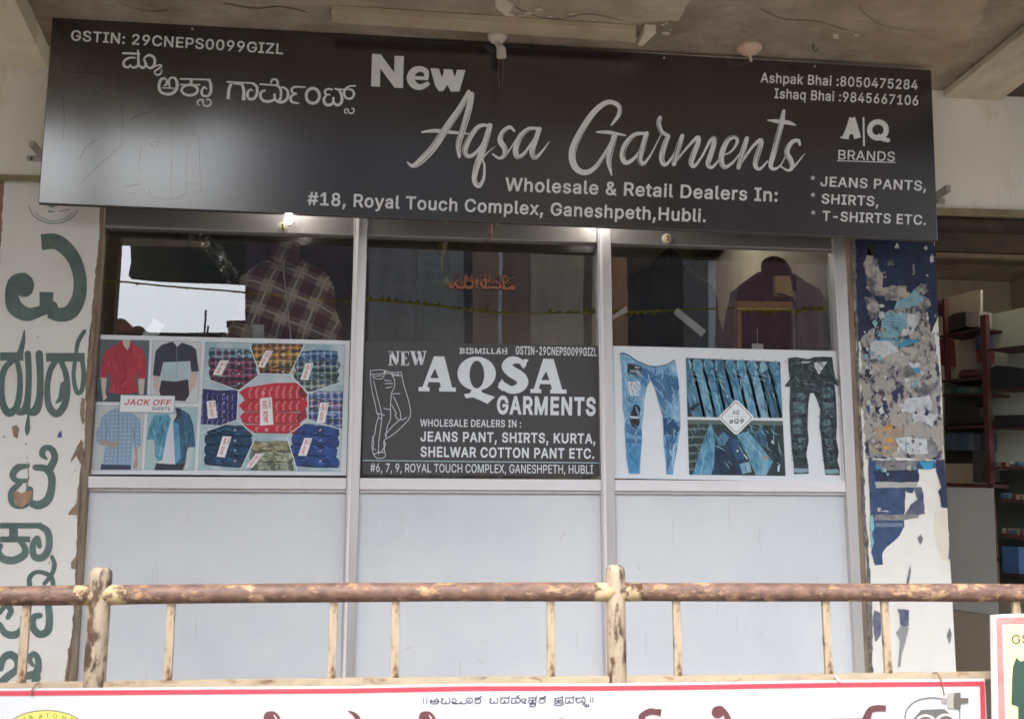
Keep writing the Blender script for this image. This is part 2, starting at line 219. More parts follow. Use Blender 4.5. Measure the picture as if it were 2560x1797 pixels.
# ------------------------------------------------------------------ flat print: outlines, strokes and lettering
FONT = json.loads(r'''{"A":[240,[[[8,0],[101,254],[138,254],[231,0],[198,0],[144,151],[132,186],[116,239],[123,239],[106,185],[95,151],[43,0]],[[55,71],[55,99],[185,99],[185,71]]]],"B":[228,[[[30,0],[30,254],[121,254],[145,252],[164,245],[180,235],[190,221],[197,205],[199,187],[198,172],[193,160],[178,143],[157,133],[157,131],[170,129],[182,123],[192,114],[201,102],[207,86],[209,68],[207,50],[200,33],[189,20],[172,9],[151,2],[123,0]],[[62,29],[122,29],[148,31],[165,40],[175,53],[178,68],[176,81],[171,92],[163,102],[153,109],[140,114],[124,115],[62,115]],[[62,143],[119,143],[144,148],[154,155],[162,163],[166,174],[168,186],[165,202],[156,214],[141,223],[120,226],[62,226]]]],"C":[255,[[[134,-3],[103,1],[75,12],[52,32],[35,58],[24,90],[20,127],[24,165],[35,197],[52,223],[75,242],[103,254],[134,258],[170,252],[186,245],[201,236],[214,224],[224,209],[232,193],[236,174],[204,174],[195,197],[179,214],[158,224],[134,228],[111,225],[92,216],[75,202],[62,182],[54,157],[52,127],[54,97],[63,72],[75,53],[92,38],[112,29],[134,26],[158,30],[179,40],[195,57],[204,80],[236,80],[232,62],[224,45],[214,31],[201,19],[187,9],[170,2],[153,-2]]]],"D":[251,[[[109,0],[48,0],[48,29],[107,29],[136,31],[159,40],[177,55],[189,75],[197,99],[200,128],[197,156],[190,180],[177,200],[160,214],[138,223],[110,226],[47,226],[47,254],[113,254],[147,251],[176,239],[200,221],[217,196],[227,164],[231,128],[227,91],[217,59],[199,34],[175,15],[145,4]],[[62,254],[62,0],[30,0],[30,254]]]],"E":[209,[[[30,0],[30,254],[186,254],[186,226],[62,226],[62,143],[178,143],[178,114],[62,114],[62,29],[188,29],[188,0]]]],"F":[205,[[[30,0],[30,254],[185,254],[185,226],[62,226],[62,139],[173,139],[173,111],[62,111],[62,0]]]],"G":[260,[[[134,-3],[102,1],[75,13],[52,32],[35,58],[24,90],[20,127],[24,165],[35,197],[52,223],[74,242],[102,254],[132,258],[152,256],[170,252],[187,245],[202,235],[214,222],[225,208],[232,192],[237,174],[204,174],[194,197],[178,213],[158,224],[133,228],[111,225],[92,216],[75,202],[62,182],[54,157],[52,127],[54,97],[63,72],[75,53],[92,38],[112,29],[134,26],[155,29],[172,36],[187,47],[198,62],[205,80],[207,101],[217,100],[141,100],[141,128],[239,128],[239,100],[236,71],[225,45],[209,25],[188,9],[163,0]]]],"H":[258,[[[30,0],[30,254],[62,254],[62,144],[196,144],[196,254],[228,254],[228,0],[196,0],[196,116],[62,116],[62,0]]]],"I":[150,[[[16,0],[16,29],[59,29],[59,226],[16,226],[16,254],[135,254],[135,226],[91,226],[91,29],[135,29],[135,0]]]],"J":[198,[[[93,-3],[62,2],[38,16],[22,40],[17,73],[17,86],[49,86],[49,73],[52,52],[61,37],[75,28],[93,25],[110,28],[124,37],[133,52],[136,73],[136,254],[168,254],[168,73],[163,40],[147,16],[123,2]]]],"K":[233,[[[52,73],[52,108],[70,131],[87,152],[106,172],[182,254],[224,254],[116,138],[114,138]],[[30,0],[30,254],[62,254],[62,167],[62,112],[62,97],[62,0]],[[186,0],[94,130],[114,155],[224,0]]]],"L":[196,[[[30,0],[30,254],[62,254],[62,29],[181,29],[181,0]]]],"M":[314,[[[30,0],[30,254],[76,254],[139,94],[144,79],[150,61],[156,42],[161,24],[154,24],[159,41],[165,61],[171,79],[176,94],[238,254],[284,254],[284,0],[252,0],[252,145],[252,163],[253,184],[253,207],[253,229],[256,229],[249,205],[241,181],[234,161],[228,145],[171,0],[143,0],[85,145],[80,160],[72,181],[65,204],[56,229],[59,229],[60,208],[60,186],[61,164],[61,145],[61,0]]]],"N":[262,[[[30,0],[30,254],[68,254],[172,91],[181,75],[194,53],[207,27],[202,27],[200,54],[200,79],[199,97],[199,254],[232,254],[232,0],[193,0],[101,145],[89,165],[74,191],[54,226],[60,227],[61,192],[62,164],[62,145],[62,0]]]],"O":[267,[[[133,-3],[103,1],[75,12],[52,32],[35,58],[24,90],[20,127],[24,165],[35,197],[52,223],[75,242],[103,254],[133,258],[164,254],[192,242],[215,223],[232,197],[243,165],[247,127],[243,90],[232,58],[215,32],[192,12],[164,1]],[[133,26],[155,29],[175,38],[191,52],[204,72],[212,97],[215,127],[212,157],[204,182],[191,202],[175,216],[155,225],[133,228],[112,225],[92,216],[75,202],[63,182],[54,157],[52,127],[54,97],[63,72],[75,52],[92,38],[112,29]]]],"P":[222,[[[30,0],[30,254],[118,254],[144,252],[166,244],[183,231],[195,215],[202,195],[204,174],[202,152],[195,133],[183,116],[166,104],[144,96],[118,93],[55,93],[55,121],[116,121],[134,123],[149,128],[159,136],[167,147],[171,160],[172,174],[171,188],[167,201],[159,211],[148,219],[134,224],[116,226],[62,226],[62,0]]]],"Q":[267,[[[123,80],[156,80],[185,42],[192,32],[234,-24],[200,-24],[173,13],[166,23]],[[133,-3],[103,1],[75,12],[52,32],[35,58],[24,90],[20,127],[24,165],[35,197],[52,223],[75,242],[103,254],[133,258],[164,254],[192,242],[215,223],[232,197],[243,165],[247,127],[243,90],[232,58],[215,32],[192,12],[164,1]],[[133,26],[155,29],[175,38],[191,52],[204,72],[212,97],[215,127],[212,157],[204,182],[191,202],[175,216],[155,225],[133,228],[112,225],[92,216],[75,202],[63,182],[54,157],[52,127],[54,97],[63,72],[75,52],[92,38],[112,29]]]],"R":[224,[[[30,0],[30,254],[118,254],[145,252],[167,244],[183,232],[195,217],[202,198],[205,176],[202,154],[195,136],[183,120],[166,109],[145,101],[118,99],[48,99],[48,128],[117,128],[135,129],[149,133],[160,141],[167,150],[171,162],[173,176],[171,190],[167,202],[159,212],[149,220],[134,224],[116,226],[62,226],[62,0]],[[177,0],[115,115],[151,115],[214,0]]]],"S":[223,[[[112,-4],[86,-2],[64,5],[46,15],[32,30],[23,48],[19,68],[52,68],[55,55],[62,44],[71,35],[83,29],[112,25],[128,26],[143,30],[155,37],[165,46],[171,57],[173,70],[171,81],[166,89],[148,102],[122,111],[92,120],[64,130],[43,145],[30,163],[26,186],[29,206],[37,224],[51,238],[69,249],[90,256],[114,258],[137,256],[158,249],[175,238],[189,224],[197,208],[200,189],[169,189],[163,206],[151,219],[134,227],[112,229],[97,228],[84,224],[73,218],[64,209],[59,199],[58,188],[60,176],[65,167],[85,154],[106,147],[132,140],[156,132],[179,119],[197,99],[202,85],[204,69],[201,50],[193,32],[180,17],[162,5],[139,-2]]]],"T":[224,[[[16,226],[16,254],[208,254],[208,226],[128,226],[128,0],[96,0],[96,226]]]],"U":[259,[[[129,-4],[101,-1],[77,8],[57,22],[42,40],[33,62],[30,87],[30,254],[62,254],[62,89],[64,72],[70,57],[80,44],[94,34],[110,28],[129,26],[149,28],[165,34],[179,44],[188,57],[194,72],[196,89],[196,254],[229,254],[229,87],[226,62],[216,40],[201,22],[182,8],[157,-1]]]],"V":[240,[[[102,0],[8,254],[42,254],[96,103],[108,69],[124,15],[117,15],[133,69],[145,103],[197,254],[231,254],[139,0]]]],"W":[343,[[[78,0],[8,254],[41,254],[82,98],[88,73],[93,47],[98,20],[95,20],[100,47],[106,73],[112,98],[153,254],[190,254],[231,98],[237,73],[243,47],[249,20],[244,20],[249,47],[255,73],[261,98],[302,254],[335,254],[265,0],[228,0],[184,161],[176,196],[168,237],[175,237],[167,197],[159,161],[115,0]]]],"X":[237,[[[9,0],[109,142],[109,118],[15,254],[52,254],[89,200],[102,181],[112,164],[122,146],[116,146],[126,164],[136,181],[149,200],[187,254],[223,254],[129,119],[129,143],[228,0],[191,0],[146,65],[134,83],[125,98],[115,116],[122,116],[113,98],[103,83],[91,65],[46,0]]]],"Y":[236,[[[102,0],[102,104],[8,254],[46,254],[96,172],[111,146],[125,115],[112,115],[126,146],[140,172],[191,254],[228,254],[134,104],[134,0]]]],"Z":[219,[[[21,0],[21,23],[137,193],[153,215],[170,238],[174,227],[143,226],[111,226],[20,226],[20,254],[198,254],[198,231],[84,64],[67,40],[49,17],[45,27],[76,28],[107,29],[200,29],[200,0]]]],"a":[195,[[[80,-4],[63,-3],[47,2],[34,11],[24,22],[17,37],[15,54],[17,69],[22,80],[29,90],[39,97],[63,105],[89,110],[117,113],[133,117],[136,121],[138,127],[138,128],[133,148],[120,161],[98,165],[75,161],[59,150],[50,137],[20,146],[29,161],[39,173],[52,182],[66,188],[97,192],[119,190],[143,180],[153,172],[161,160],[167,145],[168,126],[168,0],[138,0],[138,26],[136,26],[126,12],[108,1]],[[85,23],[101,24],[114,29],[124,37],[132,47],[136,57],[138,69],[138,95],[130,91],[116,88],[100,86],[88,84],[67,79],[52,70],[47,62],[46,52],[51,36],[65,26]]]],"b":[212,[[[115,-4],[99,-3],[86,2],[69,16],[59,29],[56,29],[56,0],[26,0],[26,254],[57,254],[57,160],[59,160],[69,173],[86,186],[98,191],[115,192],[137,189],[156,180],[173,166],[185,146],[193,122],[195,94],[193,66],[185,42],[173,23],[157,8],[137,-1]],[[110,23],[126,26],[140,33],[150,44],[158,58],[163,75],[164,95],[163,114],[158,131],[150,145],[140,156],[126,163],[110,165],[94,163],[81,156],[70,145],[62,131],[58,114],[56,95],[58,75],[63,58],[70,43],[81,32],[94,26]]]],"c":[198,[[[104,-4],[79,-1],[58,8],[41,23],[28,43],[20,66],[17,94],[20,122],[28,146],[41,165],[58,180],[79,189],[104,192],[130,189],[153,178],[170,161],[181,138],[151,131],[145,145],[135,155],[121,162],[104,165],[86,162],[73,155],[62,144],[54,129],[50,112],[48,94],[50,75],[54,59],[62,44],[73,33],[86,26],[104,23],[121,26],[135,33],[146,44],[152,59],[181,51],[171,28],[153,11],[130,0]]]],"d":[212,[[[98,-4],[75,-1],[56,8],[40,23],[27,42],[20,66],[17,94],[20,122],[27,146],[40,166],[56,180],[75,189],[98,192],[114,191],[126,186],[144,173],[153,160],[155,160],[155,254],[186,254],[186,0],[156,0],[156,29],[153,29],[143,16],[126,2],[114,-3]],[[102,23],[118,26],[132,32],[142,43],[150,58],[154,75],[156,95],[154,114],[150,131],[142,145],[132,156],[118,163],[102,165],[86,163],[72,156],[62,145],[54,131],[50,114],[48,95],[50,75],[54,58],[62,44],[73,33],[86,26]]]],"e":[202,[[[106,-4],[80,-1],[58,8],[41,23],[28,42],[20,66],[17,93],[20,121],[28,145],[40,165],[58,180],[78,189],[103,192],[133,187],[147,180],[160,170],[170,157],[179,141],[184,121],[186,97],[186,85],[37,85],[37,110],[169,110],[155,101],[153,119],[149,134],[141,147],[131,157],[118,163],[103,165],[87,163],[73,157],[62,147],[54,135],[50,121],[48,105],[48,89],[50,69],[55,53],[64,40],[76,31],[90,25],[106,23],[127,26],[143,36],[153,53],[182,45],[177,32],[168,20],[156,10],[141,2],[125,-3]]]],"f":[127,[[[114,190],[114,164],[3,164],[3,190]],[[40,0],[40,216],[42,231],[48,243],[57,252],[68,259],[94,265],[111,263],[121,260],[114,234],[107,236],[97,237],[85,235],[77,230],[72,221],[71,209],[71,0]]]],"g":[213,[[[103,-75],[84,-74],[67,-70],[41,-55],[25,-35],[51,-20],[61,-33],[77,-44],[103,-49],[124,-46],[141,-38],[152,-23],[156,-3],[156,34],[153,34],[143,21],[126,8],[114,4],[97,2],[76,5],[56,13],[40,27],[28,45],[20,68],[17,96],[20,123],[27,147],[40,166],[56,180],[76,189],[98,192],[114,191],[127,186],[144,173],[154,159],[157,159],[157,190],[186,190],[186,-4],[183,-27],[175,-45],[162,-59],[145,-68],[125,-73]],[[102,30],[118,32],[132,38],[142,47],[150,61],[155,77],[156,96],[155,115],[150,132],[142,146],[132,156],[119,163],[102,165],[86,163],[73,156],[62,145],[54,131],[50,115],[48,96],[50,78],[54,61],[62,48],[73,38],[86,32]]]],"h":[205,[[[57,113],[57,0],[26,0],[26,254],[57,254],[57,144],[51,144],[62,166],[76,181],[94,189],[114,192],[132,190],[148,184],[161,174],[170,160],[177,142],[179,120],[179,0],[148,0],[148,118],[145,137],[136,152],[123,161],[105,165],[92,163],[80,159],[71,151],[63,141],[58,129]]]],"i":[83,[[[26,0],[26,190],[57,190],[57,0]],[[42,221],[34,223],[27,227],[22,234],[21,242],[22,249],[27,256],[34,260],[42,262],[50,260],[57,256],[62,249],[63,242],[62,234],[57,227],[50,223]]]],"j":[83,[[[26,190],[57,190],[57,-15],[55,-31],[51,-45],[43,-56],[32,-65],[19,-70],[2,-71],[-5,-71],[-5,-43],[1,-43],[12,-42],[20,-36],[25,-27],[26,-15]],[[42,221],[34,223],[27,227],[22,234],[20,242],[22,249],[27,256],[34,260],[42,262],[50,260],[57,256],[61,249],[63,242],[61,234],[57,227],[50,223]]]],"k":[190,[[[55,68],[55,106],[60,106],[142,190],[180,190],[92,100],[89,100]],[[26,0],[26,254],[57,254],[57,0]],[[147,0],[74,93],[96,114],[186,0]]]],"l":[95,[[[70,-1],[50,2],[37,10],[29,24],[26,42],[26,254],[57,254],[57,49],[60,31],[65,27],[73,26],[80,26],[85,27],[90,1],[81,0]]]],"m":[305,[[[26,0],[26,190],[56,190],[56,148],[54,148],[59,162],[66,173],[86,188],[110,193],[129,190],[144,180],[154,166],[160,147],[156,147],[161,160],[169,172],[190,187],[218,193],[234,191],[249,186],[261,177],[270,164],[276,148],[278,128],[278,0],[248,0],[248,127],[245,145],[236,156],[224,163],[209,165],[197,164],[187,160],[173,145],[168,124],[168,0],[137,0],[137,130],[134,144],[126,156],[115,163],[100,165],[79,160],[70,154],[63,145],[58,133],[57,119],[57,0]]]],"n":[205,[[[57,113],[57,0],[26,0],[26,190],[56,190],[56,144],[51,144],[62,166],[76,181],[94,189],[114,192],[132,190],[147,184],[160,174],[170,160],[176,142],[179,120],[179,0],[148,0],[148,118],[145,137],[136,152],[123,161],[105,165],[92,163],[80,159],[71,151],[63,141],[58,129]]]],"o":[208,[[[104,-4],[79,-1],[58,8],[41,23],[28,43],[20,66],[17,94],[20,122],[28,146],[41,165],[58,180],[79,189],[104,192],[128,189],[149,180],[167,165],[180,146],[188,122],[191,94],[188,66],[180,43],[167,23],[149,8],[128,-1]],[[104,23],[121,26],[135,33],[146,44],[154,59],[158,75],[160,94],[158,112],[154,129],[146,144],[135,155],[121,162],[104,165],[86,162],[73,155],[62,144],[54,129],[50,112],[48,94],[50,75],[54,59],[62,44],[73,33],[86,26]]]],"p":[212,[[[26,-71],[26,190],[56,190],[56,160],[59,160],[69,173],[86,186],[98,191],[115,192],[137,189],[156,180],[173,166],[185,146],[193,122],[195,94],[193,66],[185,42],[173,23],[157,8],[137,-1],[115,-4],[99,-3],[86,2],[69,16],[59,29],[57,29],[57,-71]],[[110,23],[126,26],[140,33],[150,44],[158,58],[163,75],[164,95],[163,114],[158,131],[150,145],[140,156],[126,163],[110,165],[94,163],[81,156],[70,145],[62,131],[58,114],[56,95],[58,75],[63,58],[70,43],[81,32],[94,26]]]],"q":[212,[[[186,-71],[155,-71],[155,29],[153,29],[143,16],[126,2],[114,-3],[98,-4],[75,-1],[56,8],[40,23],[27,42],[20,66],[17,94],[20,122],[27,146],[40,166],[56,180],[75,189],[98,192],[114,191],[126,186],[144,173],[153,160],[156,160],[156,190],[186,190]],[[102,23],[118,26],[132,32],[142,43],[150,58],[154,75],[156,95],[154,114],[150,131],[142,145],[132,156],[118,163],[102,165],[86,163],[72,156],[62,145],[54,131],[50,114],[48,95],[50,75],[54,58],[62,44],[73,33],[86,26]]]],"r":[130,[[[26,0],[26,190],[56,190],[56,160],[58,160],[65,173],[76,184],[90,190],[107,192],[115,192],[122,192],[122,161],[115,162],[103,163],[91,161],[80,157],[70,151],[63,142],[58,131],[57,118],[57,0]]]],"s":[182,[[[91,-4],[72,-3],[56,2],[42,9],[31,19],[23,32],[18,47],[47,53],[53,40],[62,30],[75,25],[91,23],[108,25],[122,31],[131,40],[134,51],[132,60],[127,68],[118,74],[106,78],[75,85],[52,93],[36,104],[27,119],[23,137],[26,152],[33,166],[43,177],[58,185],[74,190],[94,192],[112,191],[127,186],[140,179],[149,170],[162,145],[134,139],[129,149],[121,158],[110,164],[94,166],[78,164],[65,158],[57,150],[54,139],[56,129],[62,122],[86,111],[115,105],[137,97],[153,86],[162,71],[166,53],[163,37],[156,24],[145,12],[130,3],[112,-2]]]],"t":[114,[[[102,190],[102,164],[3,164],[3,190]],[[32,236],[63,236],[63,49],[64,38],[68,31],[75,26],[85,25],[93,26],[101,27],[107,1],[96,-1],[84,-2],[62,1],[46,11],[36,26],[32,46]]]],"u":[205,[[[91,-3],[73,-1],[57,5],[44,15],[35,29],[28,47],[26,69],[26,190],[57,190],[57,72],[60,52],[68,37],[82,28],[100,25],[113,27],[125,31],[134,38],[142,48],[146,61],[148,76],[148,190],[179,190],[179,0],[149,0],[149,46],[154,46],[143,23],[129,8],[111,0]]]],"v":[195,[[[81,0],[9,190],[42,190],[83,78],[93,43],[103,10],[92,10],[101,43],[112,78],[152,190],[186,190],[113,0]]]],"w":[284,[[[69,0],[11,190],[44,190],[67,107],[77,68],[88,21],[82,21],[93,67],[103,107],[126,190],[158,190],[181,107],[191,68],[201,21],[196,21],[206,68],[217,107],[240,190],[272,190],[215,0],[184,0],[159,86],[152,112],[145,140],[138,169],[145,169],[138,140],[131,112],[124,86],[99,0]]]],"x":[189,[[[10,0],[86,109],[86,86],[14,190],[50,190],[74,153],[90,127],[104,103],[88,103],[101,127],[117,153],[141,190],[176,190],[104,84],[104,107],[179,0],[143,0],[115,43],[100,68],[86,91],[102,91],[89,68],[74,43],[46,0]]]],"y":[195,[[[24,-69],[31,-43],[36,-44],[52,-44],[65,-37],[75,-18],[81,-1],[9,190],[42,190],[83,78],[93,43],[103,10],[92,10],[101,43],[112,78],[153,190],[186,190],[102,-29],[88,-54],[70,-68],[46,-73],[32,-72]]]],"z":[190,[[[21,0],[21,23],[127,160],[127,161],[24,161],[24,190],[166,190],[166,165],[63,30],[63,28],[169,28],[169,0]]]],"0":[227,[[[113,-3],[87,0],[65,12],[47,31],[34,57],[27,89],[24,127],[27,165],[35,197],[48,223],[65,242],[87,254],[113,258],[139,254],[161,242],[179,223],[192,197],[200,165],[203,127],[200,89],[192,57],[179,31],[162,12],[140,0]],[[113,25],[131,28],[145,37],[157,52],[165,72],[170,97],[172,127],[170,157],[165,182],[157,203],[145,218],[131,227],[113,230],[96,227],[82,218],[70,203],[62,182],[56,157],[55,127],[56,97],[62,72],[70,52],[82,37],[96,28]]]],"1":[227,[[[38,0],[38,27],[195,27],[195,0]],[[138,254],[138,0],[106,0],[106,224],[105,224],[43,179],[43,213],[99,254]]]],"2":[227,[[[32,0],[32,24],[117,114],[141,141],[155,163],[160,186],[159,198],[154,209],[146,218],[137,224],[112,230],[98,228],[86,224],[77,216],[69,207],[65,195],[64,181],[33,181],[35,202],[43,221],[55,237],[72,248],[91,255],[112,258],[134,255],[153,248],[169,237],[181,223],[188,205],[191,186],[185,159],[168,129],[133,90],[76,30],[76,28],[195,28],[195,0]]]],"3":[227,[[[109,-3],[87,-1],[66,5],[49,15],[35,29],[26,46],[22,66],[55,66],[57,54],[63,44],[72,35],[83,30],[109,25],[138,30],[149,37],[157,46],[163,58],[165,72],[163,86],[158,98],[150,109],[137,117],[121,122],[101,124],[78,124],[78,150],[144,224],[144,226],[35,226],[35,254],[186,254],[186,230],[106,139],[106,144],[132,144],[154,138],[172,127],[185,111],[194,93],[196,72],[194,51],[185,33],[172,18],[154,6],[133,-1]]]],"4":[227,[[[20,53],[20,79],[123,254],[155,254],[54,83],[54,81],[207,81],[207,53]],[[141,0],[141,61],[141,73],[141,159],[171,159],[171,0]]]],"5":[227,[[[111,-3],[89,-1],[70,6],[54,16],[41,30],[33,47],[30,65],[61,65],[64,54],[69,44],[87,30],[111,25],[125,27],[138,32],[149,41],[157,52],[162,66],[164,81],[162,97],[157,111],[148,122],[137,131],[124,137],[109,138],[84,134],[64,123],[34,126],[48,254],[183,254],[183,226],[75,226],[67,151],[68,151],[89,162],[115,167],[131,165],[147,160],[161,153],[172,143],[182,130],[189,116],[194,99],[195,82],[193,58],[184,38],[171,21],[154,8],[134,-1]]]],"6":[227,[[[113,-3],[91,-1],[71,7],[55,20],[42,37],[34,58],[32,81],[34,100],[40,119],[69,170],[126,254],[161,254],[75,131],[73,131],[83,144],[98,153],[117,157],[139,155],[158,147],[173,136],[185,120],[192,101],[194,79],[192,56],[184,36],[171,20],[155,7],[135,-1]],[[113,24],[127,26],[139,31],[149,40],[157,51],[162,64],[164,79],[162,94],[157,107],[149,118],[139,126],[127,131],[113,133],[99,131],[87,126],[77,118],[69,107],[64,94],[62,79],[64,64],[69,51],[77,40],[87,31],[99,26]]]],"7":[227,[[[48,0],[162,224],[162,226],[31,226],[31,254],[195,254],[195,224],[82,0]]]],"8":[227,[[[113,-3],[89,-1],[68,6],[50,17],[37,31],[29,48],[26,68],[28,83],[33,98],[40,110],[51,121],[63,128],[76,132],[76,133],[59,141],[46,154],[38,171],[35,190],[38,209],[45,225],[57,239],[73,249],[92,256],[113,258],[134,256],[153,249],[169,239],[181,225],[188,209],[191,190],[188,171],[180,154],[167,141],[150,133],[150,132],[164,128],[176,121],[186,110],[194,98],[199,83],[200,68],[198,48],[189,31],[176,17],[158,6],[137,-1]],[[113,25],[129,26],[142,30],[153,37],[161,46],[167,57],[168,69],[167,83],[161,94],[153,104],[141,111],[128,116],[113,118],[98,116],[85,111],[73,104],[65,94],[59,83],[58,69],[59,57],[64,46],[73,37],[84,30],[97,26]],[[113,145],[137,150],[146,157],[154,165],[158,176],[160,188],[158,200],[154,210],[147,218],[138,225],[113,230],[89,225],[79,218],[72,210],[68,200],[66,188],[68,176],[72,165],[79,157],[89,150]]]],"9":[227,[[[113,258],[135,255],[155,247],[171,234],[184,217],[192,197],[194,173],[192,155],[186,135],[158,84],[100,0],[65,0],[151,124],[154,124],[144,111],[128,101],[109,97],[87,100],[69,107],[53,119],[41,134],[34,154],[32,176],[34,198],[42,218],[55,235],[71,247],[91,255]],[[113,230],[99,228],[87,223],[77,215],[69,204],[64,191],[63,176],[64,161],[69,148],[77,137],[87,129],[99,123],[113,122],[127,123],[139,129],[149,137],[157,147],[162,160],[164,175],[162,190],[157,204],[150,215],[139,223],[127,228]]]],"#":[220,[[[121,0],[163,254],[188,254],[147,0]],[[5,70],[9,96],[200,96],[196,70]],[[32,0],[73,254],[99,254],[57,0]],[[20,158],[24,184],[215,184],[211,158]]]],"&":[224,[[[98,-3],[75,-1],[55,6],[39,17],[27,31],[20,48],[17,67],[19,82],[24,95],[42,117],[70,139],[108,168],[118,176],[127,187],[131,202],[129,214],[123,223],[113,228],[101,230],[84,227],[73,216],[68,199],[73,182],[84,164],[102,142],[219,0],[182,0],[86,116],[61,146],[44,172],[39,185],[38,199],[40,215],[45,229],[55,241],[67,249],[82,255],[100,257],[118,255],[133,249],[145,241],[154,230],[160,217],[162,202],[158,181],[146,162],[128,146],[77,109],[55,87],[50,77],[48,66],[50,54],[55,44],[62,35],[72,29],[83,25],[96,23],[111,25],[126,30],[151,48],[160,61],[168,76],[173,93],[174,112],[204,112],[202,90],[198,72],[185,46],[173,31],[166,23],[153,12],[136,3],[117,-2]]]],":":[94,[[[48,-2],[39,-1],[31,4],[26,12],[25,20],[26,29],[31,37],[39,42],[48,43],[56,42],[64,37],[69,29],[71,20],[69,12],[64,4],[56,-1]],[[48,135],[39,137],[31,142],[26,149],[25,158],[26,167],[31,174],[39,179],[48,181],[56,179],[64,174],[69,167],[71,158],[69,149],[64,142],[56,137]]]],",":[94,[[[19,-60],[34,36],[68,36],[42,-60]]]],".":[94,[[[48,-2],[39,-1],[31,4],[26,12],[25,20],[26,29],[31,37],[39,42],[48,43],[56,42],[64,37],[69,29],[71,20],[69,12],[64,4],[56,-1]]]],"*":[227,[[[101,111],[103,165],[57,136],[45,158],[93,183],[45,208],[57,229],[103,200],[101,254],[125,254],[123,200],[169,229],[181,208],[133,183],[181,158],[169,136],[123,165],[125,111]]]],"-":[227,[[[168,122],[168,94],[57,94],[57,122]]]],"+":[227,[[[99,17],[99,182],[128,182],[128,17]],[[31,86],[31,113],[195,113],[195,86]]]],"'":[103,[[[39,159],[35,254],[68,254],[64,159]]]]," ":[94,[]]}''')
def area(l): return sum(l[i-1][0]*l[i][1]-l[i][0]*l[i-1][1] for i in range(len(l)))/2
def grow(l, d):
    n = len(l); out = []
    for i in range(n):
        p0, p, p1 = l[i-1], l[i], l[(i+1) % n]
        a = Vector((p[0]-p0[0], p[1]-p0[1])); b = Vector((p1[0]-p[0], p1[1]-p[1]))
        if a.length < 1e-6 or b.length < 1e-6: out.append(p); continue
        a.normalize(); b.normalize(); na = Vector((a.y, -a.x)); nb = Vector((b.y, -b.x)); m = na+nb
        if m.length < .3: m = na
        else: m = m/m.length/max(.45, m.normalized().dot(na))
        out.append((p[0]+m.x*d, p[1]+m.y*d))
    return out
def text(s, p0, p1, cap, bold=0, up=None, shear=0.0, view='S', track=0):
    (x0, y0), (x1, y1) = v(view, [p0, p1]); cap = cap/V[view][2]
    dx, dy = x1-x0, y1-y0; L = math.hypot(dx, dy); ex = (dx/L, dy/L); ey = up or (ex[1], -ex[0])
    k = math.hypot(*ey); ey = (ey[0]/k, ey[1]/k)
    adv = sum(FONT[c][0]+bold*1.2+track for c in s)-track; sx = L/adv; sy = cap/(254+2*bold*.4); cur = bold*.4; gl = []
    for c in s:
        a, loops = FONT[c]
        if loops:
            big = max(loops, key=lambda l: abs(area(l))); sg = 1 if area(big) > 0 else -1; g = []
            for l in loops:
                l = [tuple(p) for p in l]
                if bold: l = grow(l, bold*sg*.62)
                q = []
                for (X, Y) in l:
                    X = (X+cur)*sx+shear*Y*sy; Y = Y*sy
                    q.append((x0+ex[0]*X+ey[0]*Y, y0+ex[1]*X+ey[1]*Y))
                g.append(q)
            gl.append(g)
        cur += a+bold*1.2+track
    return gl
def smooth_path(pts, k=6, closed=False):
    if len(pts) < 3: return [tuple(p) for p in pts]
    n = len(pts); out = []; rng = range(n if closed else n-1)
    for i in rng:
        g = (lambda j: pts[j % n]) if closed else (lambda j: pts[max(0, min(n-1, j))])
        a, b, c, d = g(i-1), g(i), g(i+1), g(i+2)
        for j in range(k):
            t = j/k; out.append(tuple(.5*((2*b[q])+(-a[q]+c[q])*t+(2*a[q]-5*b[q]+4*c[q]-d[q])*t*t+(-a[q]+3*b[q]-3*c[q]+d[q])*t**3) for q in range(len(b))))
    if not closed: out.append(tuple(pts[-1]))
    return out
def stroke(pts, wd=None, view='S', smooth=True, cap=True, k=6):
    """variable width stroke -> list of loops (union them)"""
    pts = [p if len(p) > 2 else (p[0], p[1], wd) for p in pts]; pts = v(view, pts)
    if smooth: pts = smooth_path(pts, k)
    L = []; R = []
    for i, p in enumerate(pts):
        a = pts[max(0, i-1)]; b = pts[min(len(pts)-1, i+1)]; d = Vector((b[0]-a[0], b[1]-a[1]))
        if d.length < 1e-6: d = Vector((1, 0))
        d.normalize(); h = max(.15, p[2]/2); L.append((p[0]-d.y*h, p[1]+d.x*h)); R.append((p[0]+d.y*h, p[1]-d.x*h))
    out = [[L[i], R[i], R[i+1], L[i+1]] for i in range(len(pts)-1)]
    if cap:
        for p in ([pts[0], pts[-1]] + (pts[1:-1] if smooth is False else pts[3:-3:3])):
            r = max(.15, p[2]/2); out.append([(p[0]+r*math.cos(q*math.pi/5), p[1]+r*math.sin(q*math.pi/5)) for q in range(10)])
    return out
def ell(cx, cy, rx, ry, n=24, view='S'):
    return v(view, [(cx+rx*math.cos(2*math.pi*i/n), cy+ry*math.sin(2*math.pi*i/n)) for i in range(n)])
def ring(cx, cy, rx, ry, wd, view='S', a0=0, a1=360, n=22):
    return stroke([(cx+rx*math.cos(math.radians(a0+(a1-a0)*i/n)), cy+ry*math.sin(math.radians(a0+(a1-a0)*i/n)), wd) for i in range(n+1)], view=view, smooth=False, cap=False)
